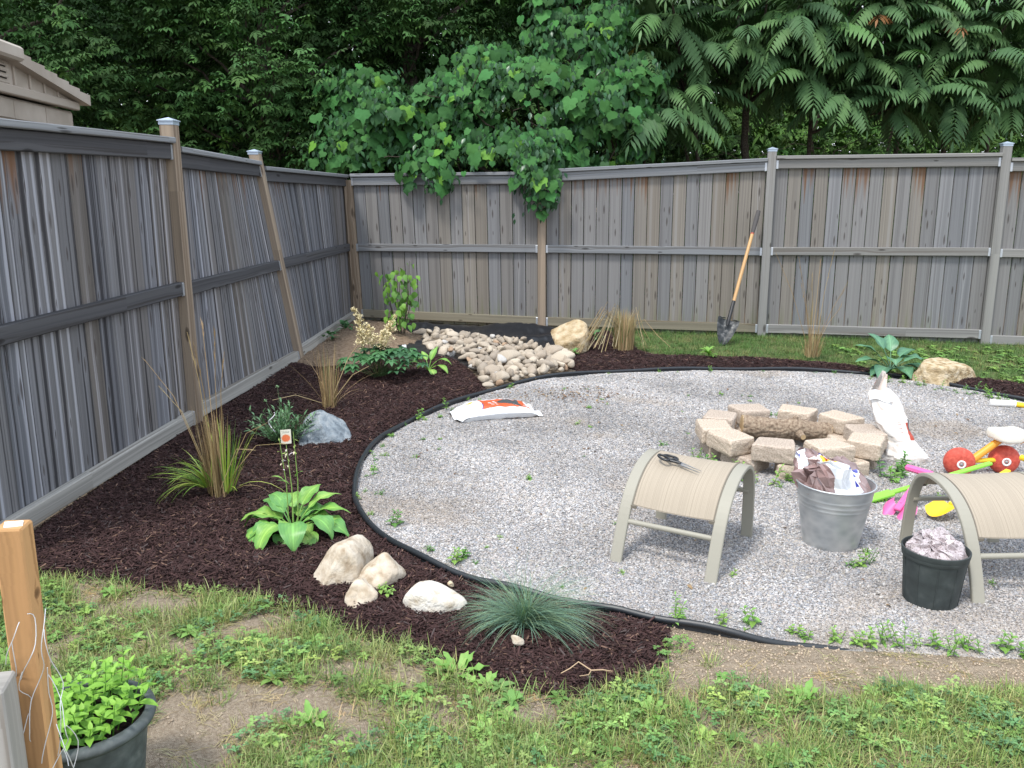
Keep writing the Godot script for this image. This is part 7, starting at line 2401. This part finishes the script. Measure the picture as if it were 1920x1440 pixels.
func weeds() -> void:
	rng.seed = 2501
	var fm := [foliage(Color(0.19, 0.37, 0.08), 0.38), foliage(Color(0.26, 0.44, 0.11), 0.42), foliage(Color(0.12, 0.27, 0.07), 0.3)]
	var make := func(sd: int, tall: float, stems: int, n: int, L: float, ratio: float) -> ArrayMesh:
		rng.seed = sd
		var mb := MB.new()
		for s in stems:
			var foot := Vector3(rr(-0.015, 0.015), 0, rr(-0.015, 0.015)) * (0.0 if stems == 1 else 1.0)
			var lean := Vector3(rr(-0.5, 0.5), 1.0, rr(-0.5, 0.5)) * tall * rr(0.55, 1.1)
			mb.col = Color(0.8, 0.8, 0.65)
			mb.tube([foot, foot + lean * 0.5, foot + lean], [0.0016, 0.0013, 0.0008], 4, false)
			for k in n:
				var t := (k + 1.0) / n
				var f := rr(0.7, 1.3)
				mb.col = Color(f * rr(0.9, 1.2), f, f * 0.85)
				var a := k * 2.4 + s + rr(-0.4, 0.4)
				var l := L * rr(0.6, 1.2) * lerpf(1.15, 0.55, t)
				mb.leaf(aim(foot + lean * t, Vector3(cos(a), lerpf(0.0, 0.9, t) + rr(-0.3, 0.3), sin(a))), l, l * ratio * rr(0.8, 1.2), 3, rr(0.4, 1.3), 0.25, rr(0.6, 1.0), 0.15)
		return mb.mesh(true)
	var tall := [make.call(1, 0.075, 2, 11, 0.032, 0.6), make.call(2, 0.055, 3, 8, 0.03, 0.7), make.call(3, 0.09, 1, 13, 0.04, 0.5), make.call(6, 0.05, 4, 7, 0.026, 0.55), make.call(7, 0.08, 3, 9, 0.028, 0.4)]
	var flat := [make.call(4, 0.025, 3, 6, 0.024, 0.6), make.call(5, 0.015, 5, 5, 0.02, 0.75), make.call(8, 0.03, 4, 5, 0.026, 0.3)]
	rng.seed = 2510
	# along the near right edging, spaced out as in the picture
	var g := "weed seedlings along the near edging"
	for e in [[0.62, -2.93, 1.1], [0.66, -2.96, 0.8], [0.79, -2.93, 1.0], [0.91, -2.9, 1.25], [1.05, -2.85, 1.1], [1.08, -2.82, 0.8], [1.18, -2.82, 1.1], [1.24, -2.79, 0.9], [1.29, -2.77, 0.9], [1.36, -2.8, 1.0], [1.4, -2.77, 1.15], [1.47, -2.78, 1.0], [1.53, -2.77, 1.2], [1.57, -2.74, 0.9], [1.62, -2.77, 1.2], [1.67, -2.74, 0.9], [1.76, -2.77, 1.0], [1.82, -2.73, 1.2]]:
		solo("weed_seedling", tall[rng.randi() % 5], fm[rng.randi() % 2], "light green weed seedling growing along the near edging beside bare soil", "weed", at(e[0], 0.002, e[1], rr(0, TAU), e[2] * rr(0.7, 1.15)), g)
	g = "weeds along the far and left edging"
	var pts := smooth_line(patio_edge, 3)
	for k in 64:
		var i := rng.randi() % pts.size()
		var q: Vector2 = pts[i]
		if q.y > -3.3 or q.x > 4.2: continue
		var inward := Vector2(1.4, -5.2) - q
		var p := q + inward.normalized() * rr(0.0, 0.14)
		solo("edging_weed", (tall if k % 3 == 0 else flat)[rng.randi() % 3], fm[rng.randi() % 3], "small green weed rooted in the gravel against the far black edging", "weed", at(p.x, 0.012, p.y, rr(0, TAU), rr(0.5, 1.2)), g)
	g = "thick weeds in front of the flat slab"
	for k in 34:
		var t := rng.randf()
		var q := Vector2(3.15, -7.3).lerp(Vector2(4.15, -6.2), t) + Vector2(rr(-0.12, 0.02), rr(-0.02, 0.12))
		solo("edging_weed", (tall if k % 2 else flat)[rng.randi() % 3], fm[rng.randi() % 3], "leafy green weed in the row along the edging before the tan slab", "weed", at(q.x, 0.012, q.y, rr(0, TAU), rr(0.5, 1.2)), g)
	g = "small weeds scattered over the gravel"
	for k in 60:
		var q := Vector2(rr(-0.7, 2.6), rr(-7.0, -2.95))
		if not Geometry2D.is_point_in_polygon(q, patio) or q.distance_to(Vector2(1.7, -5.03)) < 0.6 or q.distance_to(Vector2(-0.12, -5.86)) < 0.36: continue
		solo("gravel_weed", flat[rng.randi() % 3], fm[rng.randi() % 3], "tiny weed sprouting singly through the open gravel", "weed", at(q.x, 0.014, q.y, rr(0, TAU), rr(0.5, 1.2)), g)
	g = "weeds at the foot of the fire pit"
	for e in [[1.12, -4.72, 1.6], [1.16, -4.66, 1.4], [1.2, -4.56, 1.7], [1.28, -4.53, 1.8], [1.36, -4.5, 1.3], [1.45, -4.47, 1.6], [1.55, -4.5, 1.3], [1.62, -4.52, 1.7], [1.1, -4.85, 1.5], [2.1, -4.6, 1.5], [2.15, -4.56, 1.9], [2.22, -4.62, 1.8], [2.25, -4.7, 1.6], [2.12, -4.5, 1.4], [2.3, -4.78, 1.5], [1.6, -5.0, 1.2], [2.0, -5.05, 1.3], [1.5, -3.42, 1.2], [1.47, -3.4, 1.0], [1.55, -3.44, 1.0]]:
		solo("pit_weed", tall[rng.randi() % 5], fm[rng.randi() % 3], "leafy weed growing against the fire pit blocks or bucket", "weed", at(e[0], 0.01, e[1], rr(0, TAU), e[2] * rr(0.7, 1.1)), g)
	# dandelion rosettes on the lawn edge
	var dl := []
	for k in 2:
		var mb := MB.new()
		mb.leaf(Transform3D.IDENTITY, 1.0, 0.3, 6, 0.5 + 0.6 * k, 0.3, 1.15, 0.5)
		dl.append(mb.mesh(true))
	for e in [[-0.17, -2.57, 1.0, "dandelion plant with tall notched leaves at the mulch edge below the whitish boulder"], [-0.07, -2.5, 0.7, "smaller dandelion rosette just right of the tall notched one"], [0.45, -2.36, 0.8, "broad leaved rosette on the lawn near the mulch tip"], [-0.6, -2.3, 0.75, "dandelion rosette in the lawn near the planter tub"], [0.95, -2.45, 0.7, "dandelion rosette on the lawn below the bare soil strip"]]:
		var o := thing("dandelion", e[3], "weed", Vector3(e[0], 0.0, e[1]))
		for k in 9:
			var a := TAU * k / 9 + rr(-0.25, 0.25)
			part("leaf", dl[k % 2], fm[k % 2], o, aim(Vector3(cos(a), 0, sin(a)) * 0.006, Vector3(cos(a), rr(0.3, 1.5), sin(a)), Vector3.UP, e[2] * rr(0.075, 0.115)))
	# pale sprouts among the three cream stones
	for e in [[-0.47, -3.05, "lime green sprouts between the small cream stone and the whitish boulder"], [-0.5, -3.08, "tiny lime sprout beside the smallest pitted stone"]]:
		solo("sprout", flat[0], fm[1], e[2], "weed", at(e[0], 0.055, e[1], 0.4, 0.9))
	# the pale root lying on the mulch tip
	var mb := MB.new()
	mb.tube([Vector3(-0.09, 0.0, 0.02), Vector3(-0.06, 0.012, 0.01), Vector3(-0.03, 0.018, -0.02), Vector3(0.01, 0.006, 0.01), Vector3(0.05, 0.002, 0.0), Vector3(0.08, 0.0, 0.005)], [0.0016, 0.002, 0.0024, 0.0022, 0.002, 0.001], 6)
	mb.tube([Vector3(0.01, 0.006, 0.01), Vector3(0.0, 0.002, 0.03), Vector3(-0.03, 0.0, 0.035)], [0.0018, 0.0014, 0.001], 5)
	solo("root", mb.mesh(), mat(lin(0.45, 0.32, 0.2), 0.8), "pale crooked root lying on the tip of the mulch bed", "root", at(0.26, 0.05, -2.53))
